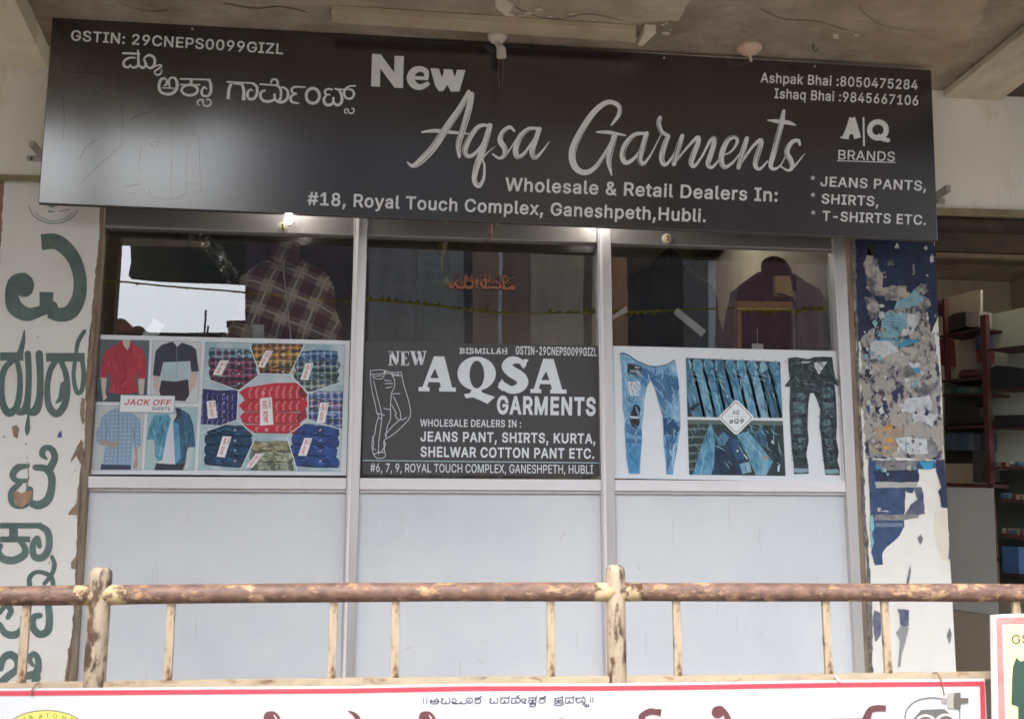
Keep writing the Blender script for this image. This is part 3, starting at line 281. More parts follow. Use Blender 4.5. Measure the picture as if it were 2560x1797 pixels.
def clip(poly, conv):
    if area(conv) < 0: conv = conv[::-1]
    out = list(poly)
    for i in range(len(conv)):
        a, b = conv[i-1], conv[i]; inp = out; out = []
        f = lambda p: (b[0]-a[0])*(p[1]-a[1])-(b[1]-a[1])*(p[0]-a[0])
        for j in range(len(inp)):
            p, q = inp[j-1], inp[j]; fp, fq = f(p), f(q)
            if (fp >= 0) != (fq >= 0):
                t = fp/(fp-fq); out.append((p[0]+(q[0]-p[0])*t, p[1]+(q[1]-p[1])*t))
            if fq >= 0: out.append(q)
        if not out: return []
    return out
def rough_edge(pts, amp=2.0, step=6, seed=1):
    r = random.Random(seed); out = []; n = len(pts)
    for i in range(n):
        a, b = pts[i], pts[(i+1) % n]; L = math.hypot(b[0]-a[0], b[1]-a[1]); m = max(1, int(L/step)); nx, ny = (b[1]-a[1])/(L+1e-6), -(b[0]-a[0])/(L+1e-6); w_ = 0
        for j in range(m):
            t = j/m; w_ = w_*.55+r.uniform(-amp, amp)*(0 if j == 0 else 1); out.append((a[0]+(b[0]-a[0])*t+nx*w_, a[1]+(b[1]-a[1])*t+ny*w_))
    return out
def tri(loops, holes=False):
    vs = []; fs = []
    for l in loops:
        if len(l) < 3: continue
        k = len(vs); vs += [Vector((p[0], p[1])) for p in l]; fs.append(list(range(k, k+len(l))))
    if not fs: return [], []
    r = delaunay_2d_cdt(vs, [], fs, 1, 1e-4); P = [(p.x, p.y) for p in r[0]]; out = []
    LL = [[(vs[i].x, vs[i].y) for i in f] for f in fs]; BB = [(min(p[0] for p in l), max(p[0] for p in l), min(p[1] for p in l), max(p[1] for p in l)) for l in LL]
    for f in r[2]:
        x = sum(P[i][0] for i in f)/len(f); y = sum(P[i][1] for i in f)/len(f)
        for l, b in zip(LL, BB):
            if b[0] <= x <= b[1] and b[2] <= y <= b[3]:
                c = False
                for i in range(len(l)):
                    (x1, y1), (x2, y2) = l[i-1], l[i]
                    if (y1 > y) != (y2 > y) and x < (x2-x1)*(y-y1)/(y2-y1)+x1: c = not c
                if c: out.append(list(f)); break
    return P, out
def glyph(loops, nest=False):
    """outer loops minus inner loops: even-odd by centroid test"""
    vs = []; fs = []
    for l in loops: k = len(vs); vs += [Vector(p) for p in l]; fs.append(list(range(k, k+len(l))))
    r = delaunay_2d_cdt(vs, [], fs, 1, 1e-4); P = [(p.x, p.y) for p in r[0]]; out = []
    big = max(loops, key=lambda l: abs(area(l))); sg = 1 if area(big) > 0 else -1
    def wind(l, x, y):
        c = 0
        for i in range(len(l)):
            (x1, y1), (x2, y2) = l[i-1], l[i]
            if (y1 > y) != (y2 > y) and x < (x2-x1)*(y-y1)/(y2-y1)+x1: c += 1 if y2 > y1 else -1
        return c
    ws = [1]
    for f in r[2]:
        x = sum(P[i][0] for i in f)/len(f); y = sum(P[i][1] for i in f)/len(f)
        if nest:
            if sum(wind(l, x, y) != 0 for l in loops) % 2: out.append(list(f))
        elif sum(wind(l, x, y) for l in loops)*sg > 0: out.append(list(f))
    return P, out
def inpoly(q, x, y):
    c = False
    for i in range(len(q)):
        (x1, y1), (x2, y2) = q[i-1][:2], q[i][:2]
        if (y1 > y) != (y2 > y) and x < (x2-x1)*(y-y1)/(y2-y1)+x1: c = not c
    return c
def folds(P, poly, view, n, mats, layer, seed, ln=60, wd=5, ang=90, spread=35):
    """printed cloth folds and highlights: short tapered strokes kept inside an outline"""
    r = random.Random(seed); xs = [p[0] for p in poly]; ys = [p[1] for p in poly]; got = {}
    for _ in range(n*4):
        if sum(len(g) for g in got.values()) >= n: break
        x, y = r.uniform(min(xs), max(xs)), r.uniform(min(ys), max(ys)); a = math.radians(ang+r.uniform(-spread, spread)); l = ln*r.uniform(.4, 1.2); b = r.uniform(-.25, .25)*l
        q = [(x, y, .5), (x+math.cos(a)*l*.5-math.sin(a)*b, y+math.sin(a)*l*.5+math.cos(a)*b, wd*r.uniform(.5, 1.3)), (x+math.cos(a)*l, y+math.sin(a)*l, .5)]
        if all(inpoly(poly, *p[:2]) for p in q): got.setdefault(r.randrange(len(mats)), []).append(q)
    for i, g in got.items(): P.raw(sum([stroke(q, view=view, cap=False, k=3) for q in g], []), mats[i], layer+i)
class Print:
    """flat print on one surface; layers half a millimetre apart"""
    def __init__(s, surf, step=.0005, base=.001): s.s = surf; s.step = step; s.base = base; s.v = []; s.f = []; s.m = []; s.mats = []
    def _add(s, P, F, layer, mat):
        if mat not in s.mats: s.mats.append(mat)
        mi = s.mats.index(mat); k = len(s.v); s.v += [s.s(x, y, s.base+layer*s.step) for x, y in P]
        for f in F:
            g = [i+k for i in f]; nrm = (s.v[g[1]]-s.v[g[0]]).cross(s.v[g[2]]-s.v[g[0]])
            s.f.append(g if nrm.dot(s.s.n) > 0 else g[::-1]); s.m.append(mi)
    def poly(s, pts, mat, layer=0, view='S'):
        s._add(*tri([[p[:2] for p in v(view, pts)]]), layer, mat); return s
    def raw(s, loops, mat, layer=0):
        if loops: s._add(*tri(loops), layer, mat)
        return s
    def holes(s, loops, mat, layer=0): s._add(*glyph(loops, True), layer, mat); return s
    def text(s, st, p0, p1, cap, mat, layer=1, **k):
        for g in text(st, p0, p1, cap, **k): s._add(*glyph(g), layer, mat)
        return s
    def build(s, name, parent=None, **k): return obj(name, s.v, s.f, s.mats, parent, s.m, **k)
# ------------------------------------------------------------------ materials in use
CREAM = M('#d8cdb8', .9, .16, 2.2, .25, var2='#bfae94', t=(.25, .6), g=1.0, bscale=30)
CEIL = M('#bdae9c', .95, .2, 2.6, .4, var2='#8f7e6c', t=(.34, .6), g=.86, bscale=22)
ALU = M('#d2cdca', .42, .06, 3, .04, metal=.75, g=.95, stretch=(6, 6, .6), bscale=60)
ALUW = M('#e6e2e2', .4, .05, 4, .03, g=1.0)
PANEL = M('#dcdedf', .42, .05, 1.1, .03, g=1.0, bscale=4, var2='#cdd1d6', t=(.3, .55))
JAMB = M('#6f6258', .7, .35, 9, .2, g=.9, var2='#a08c74', t=(.35, .75), stretch=(4, 4, 1))
DARK = M('#4a4440', .9, .2, 5, .1)
ZC = at(2347, 234, 0.0).z                                   # ceiling height where it meets the wall
ZF = 0.45
# ------------------------------------------------------------------ ground
struct(MB().box(-40, 40, -40, -2.65, -.2, 0).build('road', M('#716c66', .95, .25, 3, .3, g=.8, bscale=80)))
m = MB(); m.box(-12, 12, -2.65, 8, -.2, ZF-.004); struct(m.build('veranda_floor', M('#8b8276', .8, .2, 4, .15, g=.8)))
m = MB(); m.box(-12, 12, -3.2, -2.654, .004, .15); m.box(-12, 12, -2.93, -2.654, .15, .3); struct(m.build('veranda_step', M('#8f877c', .9, .2, 5, .2)))
# ------------------------------------------------------------------ ceiling slab (canopy) and its dropped edge
YE = -2.55
struct(MB().box(-9, 9, YE, 0.0, ZC, ZC+.14).build('ceiling', CEIL))
ceil_o = bpy.data.objects['ceiling']
struct(MB().box(-9, 9, .225, 8.2, ZC-.0, ZC+.14).build('building_roof', CEIL))
# beams that run outward from the wall
XB = at(2347, 234, 0).x
hb = hit(2486, 256, Vector((XB, 0, 0)), Vector((1, 0, 0))); zb = hb.z
m = MB(); XE = at(2490, 262, 0).x; m.box(XB, XE, YE+.003, -.031, ZC-.035, ZC-.002); struct(MB().box(XE+.002, 9, YE+.003, -.031, ZC-.012, ZC-.002).build('dark_ceiling', M('#5e5248', .95, .2, 3, .3, var2='#453b33'))); struct(m.build('ceiling_beam', M('#d5c8b4', .95, .2, 3.5, .4, var2='#9a8872', t=(.34, .62), bscale=22, stretch=(1, .35, 1.5)), bevel=.008))  # ceiling strip beyond the beam in a darker brown
a0 = at(118, 170, -.03); 
b0 = hit(37, 0, Vector((0, 0, a0.z)), Vector((0, 0, 1))); k = (b0-a0)*1.0
m = MB(); e0 = a0+k*((YE+.01-a0.y)/k.y)
m.prism([a0+Vector((0, 0, -.002)), e0+Vector((0, 0, -.002)), e0+Vector((-.8, 0, -.002)), a0+Vector((-1.6, 0, -.002))], (0, 0, ZC-a0.z-.001 if ZC > a0.z else .05))
struct(m.build('ceiling_haunch', M('#d8ccb6', .95, .12, 2, .2, g=1.1, bscale=22)))
# ------------------------------------------------------------------ fascia wall above the openings
fy = -.03
def fz(x, y): return at(x, y, fy)
pts = [(-260, 425), (0, 437), (240, 442), (1200, 478), (2342, 519), (2560, 525), (2900, 535)]
bot = [fz(*p) for p in pts]
front = bot+[Vector((bot[-1].x, fy, ZC+.1)), Vector((bot[0].x, fy, ZC+.1))]
WALLM = M('#f3eee2', .9, .1, 1.5, .25, var2='#cdbb9c', t=(.32, .5), g=1.0, bscale=26, stretch=(1.6, 1, .7))
struct(MB().prism(front, (0, .25, 0)).build('fascia_wall', WALLM))
struct(MB().box(bot[-1].x+.002, 9, fy, .22, bot[-1].z, ZC+.1).build('fascia_wall_end', WALLM))
# thin drip band under the fascia on the right and left
MBR = M('#a99877', .85, .25, 6, .2, g=.8)
m = MB(); m.prism([at(x, y, -.045) for x, y in [(2342, 519), (2600, 527), (2600, 545), (2342, 537)]], (0, .012, 0)); m.prism([at(x, y, -.045) for x, y in [(-120, 433), (96, 439), (96, 453), (-120, 447)]], (0, .012, 0))
struct(m.build('drip_band', MBR))
# ------------------------------------------------------------------ shop interior shell
struct(MB().box(-9, 9, 8.0, 8.1, 0, 6).build('rear_wall', DARK))
XL = at(250, 800, 0).x-.15; XR = at(2145, 900, 0).x
m = MB(); m.box(XL-.1, XL, .3, 3.0, ZF, 3.6); m.box(XR+.02, XR+.12, .3, 3.0, ZF, 3.6); m.box(XL-.1, XR+.12, 3.0, 3.1, ZF, 3.6)
struct(m.build('shop_inner_wall', M('#8f8474', .9, .2, 2, .1)))
m = MB(); m.box(XL-.1, XR+.12, .23, 3.1, ZC-.1, ZC-.05); m.box(XL-.1, XR+.12, 1.5, 1.62, ZC-.2, ZC-.1); struct(m.build('shop_inner_ceiling', M('#b5aa9a', .9, .15, 2, .1)))
# ------------------------------------------------------------------ the shop front
SF = at(1200, 1500, 0); SF.z = ZF
front = thing('shop_front', 'aluminium shop front of three tall glazed bays with pale grey lower panels', 'shop front', SF)
YM = -.012
def member(name, pts, Y=YM, t=.055, mat=ALU, view='S', bevel=.002): return slab(name, pts, Y, t, mat, front, view, bevel)
m1 = lambda y: (886-(y-550)*.0300, 919-(y-550)*.0307)
m2 = lambda y: (1493+(y-580)*.0163, 1527+(y-580)*.0163)
r1 = lambda y: (2081+(y-580)*.0545, 2112+(y-580)*.046)
def vert(f, y0, y1): a, b = f(y0), f(y1); return [(a[0], y0), (a[1], y0), (b[1], y1), (b[0], y1)]
for f in (m1, m2, r1): member('mullion', vert(f, 470, 2068), YM-.006)
# raised rib down each mullion
for f in (m1, m2):
    g = lambda y, f=f: (f(y)[0]+5, f(y)[0]+12)
    member('rib', vert(g, 471, 2066), YM-.012, .007, ALUW, bevel=.001)
lj = lambda y: (246-(y-520)*.0655, 262-(y-520)*.0625)
member('side_frame', vert(lj, 440, 2070), -.018, .06, JAMB)
rj = lambda y: (2113+(y-600)*.0455, 2129+(y-600)*.0435)
member('side_frame', vert(rj, 470, 2070), -.018, .06, JAMB)
hd = lambda x: 577+(x-534)*.0312
HEAD = M('#cfc9c4', .34, .05, 3, .02, g=.8, metal=.85)
def bays():
    return [(lambda y: lj(y)[1], lambda y: m1(y)[0]), (lambda y: m1(y)[1], lambda y: m2(y)[0]), (lambda y: m2(y)[1], lambda y: r1(y)[0])]
TT = lambda x: 1190+(x-230)*.0068; TB = lambda x: 1219+(x-230)*.0056
GLASS = glass_mat(.10, (.88, .89, .89), .004)
for i, (L, R) in enumerate(bays()):
    a, b = L(500)+.6, R(500)-.6
    member('head_rail', [(L(470)+.6, hd(a)-110), (R(480)-.6, hd(b)-110), (R(600)-.6, hd(b)), (L(590)+.6, hd(a))], YM+.004, .045, HEAD)
    a, b = L(1200)+.6, R(1200)-.6
    member('transom', [(a, TT(a)), (b, TT(b)), (R(1230)-.6, TB(b)), (L(1230)+.6, TB(a))], YM, .05, ALUW)
    member('sill_bead', [(a, TB(a)+.8), (b, TB(b)+.8), (b, TB(b)+8), (a, TB(a)+8)], YM+.012, .02, ALU, bevel=.001)
    p = member('lower_panel', [(L(1230)+.6, TB(a)+9), (R(1230)-.6, TB(b)+9), (R(1990)-.6, 1990), (L(1990)+.6, 1990)], YM+.026, .012, PANEL, bevel=0)
    member('bottom_rail', [(L(1991)+.6, 1991), (R(1991)-.6, 1991), (R(2062)-.6, 2062), (L(2062)+.6, 2062)], YM, .05, ALUW)
    q = [at(L(560)+.6, hd(a)-60, .02), at(R(560)-.6, hd(b)-60, .02), at(R(1200)-.6, TT(b)+4, .02), at(L(1200)+.6, TT(a)+4, .02)]
    obj('pane', q, [(3, 2, 1, 0)], GLASS, front)
# light inner frame line of the right bay (thin stop beads)
member('stop_bead', [(2095, 880), (2103, 880), (2116, 1203), (2109, 1203)], YM+.008, .02, ALUW, bevel=.001)
# ------------------------------------------------------------------ left pillar with painted letters
LP = Surf((0, -.025, 0), (0, -1, 0))
pl = thing('pillar', 'cream pillar with large green hand painted letters and a peeled edge, left of the shop front', 'pillar', at(100, 1900, 0).xy.to_3d()+Vector((0, 0, ZF)))
PLA = M('#ab9680', .95, .3, 14, .5, var2='#857361', t=(.3, .7), bscale=40)
edge = [(249, 452), (249, 515), (243, 620), (234, 720), (226, 810), (219, 900), (214, 1000), (211, 1100), (209, 1124), (199, 1182), (194, 1258), (193, 1315), (188, 1418), (184, 1524), (174, 1613), (163, 1706), (150, 2070)]
sub = [(lj(y)[0]-.5, y) for y in (452, 800, 1200, 1600, 2070)]
MB().prism([at(x, y, -.018) for x, y in [(-120, 452)]+sub+[(-160, 2070)]], (0, .24, 0)).build('plaster_core', PLA, pl)
PAINT = M('#eae7e0', .7, .06, 2.4, .12, g=1.0, var2='#dcd3c2', t=(.3, .5), bscale=20)
pe = rough_edge([(12, 452)]+edge+[(-140, 2070), (-4, 700)], 1.6, 7, 3)
MB().prism([at(x, y, -.024) for x, y in pe], (0, .0055, 0)).build('paint_skin', PAINT, pl)
P = Print(wallS(-.024), .0006, .0008)
GR = M('#6e817b', .75, .1, 14, .05, g=.95, var2='#596d67')
S = lambda *a, **k: stroke(*a, **k)
L = []
d = 'D1'
L += S([(238, 428, 92), (330, 428, 88), (415, 505, 80), (458, 620, 76), (455, 740, 80), (410, 825, 86), (345, 845, 80), (285, 825, 80)], view=d, cap=False)
L += S([(268, 715, 82), (266, 770, 76), (262, 815, 70)], view=d, cap=False, smooth=False)
L += S([(300, 800, 70), (230, 825, 62), (155, 842, 80), (85, 800, 90), (68, 720, 78), (88, 660, 84), (132, 655, 106)], view=d)
L += S([(132, 672, 132), (140, 690, 110)], view=d, smooth=False)
L += S([(0, 1085), (135, 1085)], 48, view=d, smooth=False, cap=False) + S([(140, 935, 8), (134, 990, 24), (120, 1050, 34), (110, 1080, 36)], view=d)
L += S([(75, 1105, 36), (25, 1160, 36), (8, 1260, 36), (18, 1360, 40), (50, 1410, 46), (92, 1380, 40), (112, 1300, 36), (114, 1190, 32), (98, 1110, 30)], view=d)
L += S([(160, 1070, 38), (166, 1200, 36), (160, 1320, 38), (145, 1390, 48), (110, 1405, 40)], view=d) + S([(226, 1070, 44), (232, 1200, 40), (228, 1320, 42), (205, 1395, 52), (168, 1405, 40)], view=d)
L += S([(164, 1415, 10), (158, 1500, 30), (156, 1535, 12)], view=d)
L += S([(265, 1090), (488, 1090)], 50, view=d, smooth=False, cap=False) + S([(320, 1110, 36), (288, 1170, 34), (272, 1270, 34), (282, 1370, 40), (325, 1415, 44), (368, 1370, 42), (388, 1280, 36), (378, 1180, 34), (350, 1110, 32)], view=d)
L += S([(368, 1250, 44), (352, 1320, 34), (325, 1350, 14)], view=d) + S([(438, 1070, 18), (450, 1000, 26), (486, 940, 22)], view=d) + S([(432, 1110, 24), (424, 1200, 24), (440, 1285, 28), (468, 1285, 26), (482, 1200, 28), (474, 1110, 26)], view=d)
d = 'D2'
L += S([(158, 190, 22), (100, 200, 40), (72, 240, 38), (95, 272, 30), (150, 272, 24)], view=d) + S([(110, 290, 30), (66, 335, 38), (72, 395, 42), (118, 412, 40), (160, 388, 40), (166, 325, 44)], view=d)
L += S([(170, 395, 40), (215, 410, 48), (268, 380, 50), (290, 310, 44), (288, 245, 44), (255, 205, 40), (200, 198, 36)], view=d) + S([(280, 205, 44), (308, 145, 40), (290, 95, 36), (250, 90, 32), (238, 125, 36), (262, 150, 14)], view=d)
L += S([(0, 525), (235, 525)], 32, view=d, smooth=False, cap=False) + S([(76, 530), (76, 600)], 50, view=d, smooth=False, cap=False) + S([(0, 602), (170, 602)], 34, view=d, smooth=False, cap=False)
L += S([(0, 640, 36), (-14, 670, 44), (15, 710, 44), (75, 720, 44), (135, 690, 44), (140, 650, 36), (115, 615, 30)], view=d)
L += S([(225, 528, 34), (268, 560, 40), (276, 640, 40), (245, 700, 42), (195, 700, 40), (184, 640, 36), (210, 595, 32), (222, 640, 30)], view=d)
L += S([(292, 700, 22), (306, 745, 28), (290, 800, 26), (250, 850, 24)], view=d) + S([(300, 870, 26), (285, 810, 28), (215, 785, 24), (168, 815, 28), (168, 880, 30)], view=d)
L += S([(272, 975, 40), (278, 1050, 42), (268, 1115, 44), (222, 1135, 42), (186, 1095, 40), (190, 1040, 36), (225, 1030, 32)], view=d) + S([(0, 1015, 24), (30, 975, 30), (62, 1000, 34), (45, 1040, 30)], view=d) + S([(0, 1080, 30), (30, 1130, 40), (85, 1138, 44), (125, 1100, 34), (130, 1040, 30)], view=d)
L += S([(5, 1330, 30), (20, 1270, 40), (60, 1250, 44), (95, 1280, 40), (95, 1330, 40), (40, 1375, 44), (5, 1410, 44)], view=d) + S([(150, 1370, 44), (205, 1350, 46), (215, 1280, 36), (190, 1245, 32), (165, 1275, 32), (185, 1310, 20)], view=d) + S([(195, 1415, 40), (205, 1380, 50)], view=d, smooth=False)
P.raw([clip(l, [(-6, 440), (260, 440), (200, 1800), (-6, 1800)]) for l in L], GR, 1)
P.raw(ring(310, 205, 145, 115, 6, 'D1', 20, 175)+ring(310, 205, 125, 100, 4, 'D1', 30, 150)+S([(275, 215, 8), (300, 222, 14), (330, 215, 6)], view='D1')+S([(280, 250, 10), (310, 252, 6)], view='D1')+S([(340, 250), (400, 240)], 5, view='D1'), M('#8b9a92', .8, 0, 9, 0), 1)
BR = M('#a89078', .95, .3, 20, .3, var2='#8a7260')
for i, p in enumerate([[(75, 345), (100, 330), (120, 345), (150, 330), (182, 332), (170, 385), (120, 425), (85, 405)]]):
    P.poly(rough_edge(v('D2', p), .8, 4, i), M('#c2a183', .95, .3, 20, .3, var2='#9c7c62'), 3)
for i, (vw, p) in enumerate([('D2', [(400, 150), (455, 40), (470, 60), (462, 200), (430, 130), (395, 175)]), ('D2', [(440, 300), (452, 300), (440, 500), (432, 465), (380, 465), (395, 440), (428, 400)]), ('D2', [(430, 700), (428, 770), (400, 765), (398, 735), (415, 710)]), ('D2', [(395, 1200), (385, 1330), (370, 1400), (360, 1405), (382, 1260), (380, 1220)]),
                             ('D1', [(470, 1320), (490, 1330), (485, 1480), (470, 1460), (462, 1400)]), ('D1', [(68, 1490), (95, 1478), (110, 1500), (100, 1560), (80, 1545)]), ('D2', [(150, 130), (158, 200), (165, 260), (150, 320), (147, 300), (158, 240)]), ('D1', [(500, 1110), (520, 1000), (532, 900), (545, 760), (548, 900), (540, 1040), (520, 1250), (505, 1300), (488, 1340)])]):
    P.poly(rough_edge(v(vw, p), .9, 4, i+9), BR, 3)
rr = random.Random(5)
for i in range(26):
    x, y = rr.uniform(5, 195), rr.uniform(560, 1700); q = rr.uniform(.8, 2.4)
    P.poly([(x, y-q), (x+q, y), (x+q*.3, y+q*2), (x-q, y+q*.5)], BR, 4)
P.poly(v('D1', [(335, 1530), (352, 1510), (358, 1550), (330, 1552)]), ink('#4b5a9a'), 3)
P.build('painted_letters', pl)
# dark neighbour opening left of the pillar
struct(MB().box(-9, at(-130, 900, .3).x, .3, .4, ZF, ZC).build('neighbour_wall', DARK))
# ------------------------------------------------------------------ right pillar with torn posters
pr = thing('pillar', 'blue and white pillar covered in torn posters, right of the shop front', 'pillar', at(2270, 1900, 0).xy.to_3d()+Vector((0, 0, ZF)))
RE = [(2333, 528), (2337, 608), (2345, 786), (2355, 963), (2359, 1106), (2366, 1211), (2372.6, 1352), (2379, 1453), (2391, 1680), (2402, 2070)]
LE = [(rj(y)[1]+.6, y) for y in (2070, 1680, 1240, 900, 528)]
WH = M('#ece9e0', .75, .05, 3, .12, g=1.0, var2='#dfd8c8', t=(.3, .5), bscale=20)
MB().prism([at(x, y, -.02) for x, y in RE+LE], (0, .24, 0)).build('pillar_body', WH, pr, bevel=.003)
P = Print(wallS(-.02), .0006, .0008)
NAVY = M('#2b3a5e', .6, .2, 26, .1, g=1.0, var2='#1a2240', t=(.35, .7), detail=12); BLU = M('#4a628a', .6, .2, 22, .1, g=.9, var2='#2c4468', t=(.35, .7), detail=12); GREY = M('#9b9a9a', .85, .2, 26, .3, var2='#77777b', t=(.4, .6))
MOT = M('#b3aca4', .85, .3, 19, .3, var2='#40445a', t=(.42, .5), detail=14, stretch=(1.3, 1, .8)); MOT2 = M('#bfb9b0', .85, .3, 24, .3, var2='#65656c', t=(.40, .56), detail=14)
CY = M('#9ac2ce', .6, .1, 30, .05, g=.95, var2='#6fa3b4', detail=12); PALE = M('#dcdfe0', .7, .05, 30, .05, var2='#b4b7ba', detail=12); OR = M('#cf9a55', .7, .2, 12, .1)
inner = [(2136, 560), (2333, 560), (2354, 1148), (2158, 1148)]
P.poly(rough_edge([(2133, 530), (2333, 530), (2345, 790), (2330, 830), (2160, 860), (2143, 850)], 1, 8, 1), NAVY, 0)
def blob(x, y, rx, ry, mat, l, sd, view='G1', amp=2.6, n=13, rot=0):
    r = random.Random(sd); q = []
    for i in range(n):
        a = 2*math.pi*i/n; f = r.uniform(.45, 1.2); dx, dy = rx*f*math.cos(a), ry*f*math.sin(a); q.append((x+dx*math.cos(rot)-dy*math.sin(rot), y+dx*math.sin(rot)+dy*math.cos(rot)))
    P.poly(rough_edge(v(view, q), amp, 4, sd), mat, l)
P.poly(rough_edge(v('G1', [(170, 870), (270, 780), (330, 690), (520, 640), (680, 680), (700, 830), (740, 900), (780, 1250), (790, 1500), (800, 1700), (806, 1822), (195, 1822), (185, 1500), (160, 1300), (165, 1050)]), 2.6, 5, 7), MOT, 1)
P.poly(rough_edge(v('G1', [(280, 1010), (420, 960), (560, 940), (740, 1080), (770, 1330), (560, 1340), (480, 1240), (380, 1180), (300, 1160), (220, 1220), (175, 1180), (180, 1060)]), 2.4, 5, 8), MOT2, 2)
for a in [(260, 380, 90, 200, MOT2, 1, 11), (440, 550, 150, 90, MOT2, 2, 12), (250, 640, 70, 120, MOT2, 2, 13), (640, 500, 55, 45, MOT2, 2, 14), (640, 640, 60, 130, MOT2, 2, 15), (235, 200, 45, 60, M('#40362e', .9, .2, 9, .1), 1, 16), (440, 170, 20, 24, PALE, 1, 17), (712, 270, 20, 42, PALE, 1, 18), (570, 350, 12, 60, MOT2, 1, 19), (665, 185, 14, 18, PALE, 1, 20), (345, 375, 9, 8, PALE, 1, 21), (352, 412, 9, 9, PALE, 1, 22), (675, 397, 10, 10, PALE, 1, 23), (320, 635, 28, 14, PALE, 3, 24), (390, 300, 30, 24, MOT2, 1, 25),
          (300, 1650, 70, 80, MOT2, 2, 26), (640, 1480, 110, 90, PALE, 2, 27), (560, 1430, 130, 60, PALE, 3, 28), (240, 1400, 60, 90, MOT2, 2, 29), (330, 1450, 60, 50, NAVY, 3, 30), (220, 1430, 22, 60, BLU, 3, 31), (430, 1330, 34, 50, NAVY, 3, 32), (370, 1740, 130, 70, MOT2, 2, 33), (700, 1720, 70, 90, GREY, 2, 34), (220, 1150, 28, 50, M('#3a3c44', .8, .2, 20, .1), 3, 35), (640, 1160, 70, 40, MOT, 3, 36), (700, 990, 30, 60, MOT, 3, 37)]: blob(*a[:2], a[2], a[3], a[4], a[5], a[6])
P.poly(rough_edge(v('G1', [(440, 600), (540, 560), (575, 500), (600, 530), (650, 580), (600, 630), (520, 650), (420, 660)]), .8, 6, 2), CY, 4)
P.poly(rough_edge(v('G1', [(330, 690), (515, 685), (520, 780), (495, 870), (380, 880), (290, 870), (320, 800)]), .8, 6, 3), CY, 4)
P.poly(rough_edge(v('G1', [(515, 690), (610, 700), (600, 780), (560, 850), (495, 870), (520, 780)]), .8, 6, 4), PALE, 4)
P.poly(rough_edge(v('G1', [(270, 900), (450, 905), (455, 985), (340, 1030), (235, 1050), (232, 930)]), .8, 6, 5), PALE, 4)
P.poly(v('G1', [(272, 886), (610, 893), (600, 915), (460, 965), (455, 905), (270, 905)]), M('#3f93b8', .6, .1, 12, 0), 5)
P.poly(v('G1', [(520, 1070), (618, 1075), (615, 1110), (560, 1115)]), PALE, 5); P.poly(v('G1', [(560, 1115), (618, 1112), (622, 1155), (580, 1155)]), M('#4f9ec4', .6, .1, 12, 0), 5)
P.poly(v('G1', [(500, 1190), (552, 1200), (545, 1260), (510, 1250)]), PALE, 5); P.poly(v('G1', [(570, 1225), (605, 1200), (590, 1265), (565, 1265)]), CY, 5)
P.poly(v('G1', [(650, 1418), (715, 1415), (720, 1455), (680, 1465)]), CY, 5); P.poly(rough_edge(v('G1', [(450, 1410), (520, 1350), (690, 1330), (720, 1400), (560, 1450)]), 1, 5, 2), PALE, 4)
P.poly(rough_edge(v('G1', [(235, 1065), (243, 1070), (240, 1135), (230, 1130)]), .3, 5, 2), PALE, 5)
P.poly(rough_edge(v('G2', [(230, 20), (390, 10), (388, 130), (300, 170), (220, 150)]), 1, 5, 3), M('#b7a58d', .8, .2, 14, .2, var2='#99897a'), 3)
for c in [(310, 20, 30, 22), (320, 90, 26, 16), (300, 128, 28, 12)]: blob(c[0], c[1], c[2], c[3], OR, 6, int(c[0]), 'G2', 1.2)
P.poly(rough_edge(v('G2', [(345, 75), (400, 70), (515, 80), (525, 160), (430, 165), (380, 140)]), .8, 5, 4), PALE, 5); P.poly(v('G2', [(400, 70), (408, 72), (410, 150), (402, 150)]), CY, 6)
for j in range(7): P.raw(S([(rr.uniform(340, 400), 715+j*22, 4), (rr.uniform(400, 440), 716+j*22, 4)], view='G1', smooth=False), M('#3f7f9b', .6, 0, 9, 0), 6)
# lower half: white paint with blue torn remains
P.poly(rough_edge(v('G2', [(198, 195), (560, 200), (575, 240), (470, 245), (478, 300), (440, 378), (400, 365), (398, 480), (390, 500), (395, 560), (360, 620), (300, 670), (275, 710), (280, 765), (235, 770), (215, 700), (208, 500)]), 1.0, 6, 31), BLU, 3)
P.poly(rough_edge(v('G2', [(240, 200), (470, 200), (460, 250), (330, 255), (245, 240)]), .8, 5, 32), GREY, 4)
P.poly(rough_edge(v('G2', [(235, 315), (470, 315), (465, 345), (240, 350)]), .8, 5, 33), M('#b2b2aa', .85, .1, 20, .1), 4)
P.poly(rough_edge(v('G2', [(235, 495), (480, 490), (470, 512), (390, 525), (230, 525)]), .8, 5, 34), GREY, 4)
P.poly(rough_edge(v('G2', [(225, 255), (450, 250), (478, 275), (475, 312), (380, 318), (240, 310)]), .8, 5, 35), NAVY, 4)
P.poly(rough_edge(v('G2', [(565, 200), (615, 195), (622, 300), (635, 460), (600, 455), (592, 400), (580, 370), (600, 345), (585, 300), (570, 250)]), 1, 5, 36), NAVY, 4)
P.poly(rough_edge(v('G2', [(445, 345), (490, 345), (500, 380), (505, 480), (512, 490), (395, 495), (430, 440), (470, 410)]), 1, 4, 37), M('#3c4466', .7, .3, 22, .1, var2='#6d7080'), 4)
P.poly(rough_edge(v('G2', [(235, 540), (390, 540), (385, 560), (240, 562)]), .5, 5, 38), M('#6f7f96', .7, .1, 20, .1), 4)
P.poly(rough_edge(v('G2', [(250, 455), (270, 460), (262, 475), (300, 470), (318, 480), (250, 478)]), .6, 4, 39), PALE, 5)
P.poly(rough_edge(v('G2', [(475, 205), (560, 205), (545, 245), (505, 245)]), 1.5, 4, 40), M('#2f9fc4', .6, .1, 12, 0), 5)
P.poly(rough_edge(v('G2', [(240, 215), (262, 245), (240, 245)]), .5, 4, 41), M('#2f9fc4', .6, .1, 12, 0), 5)
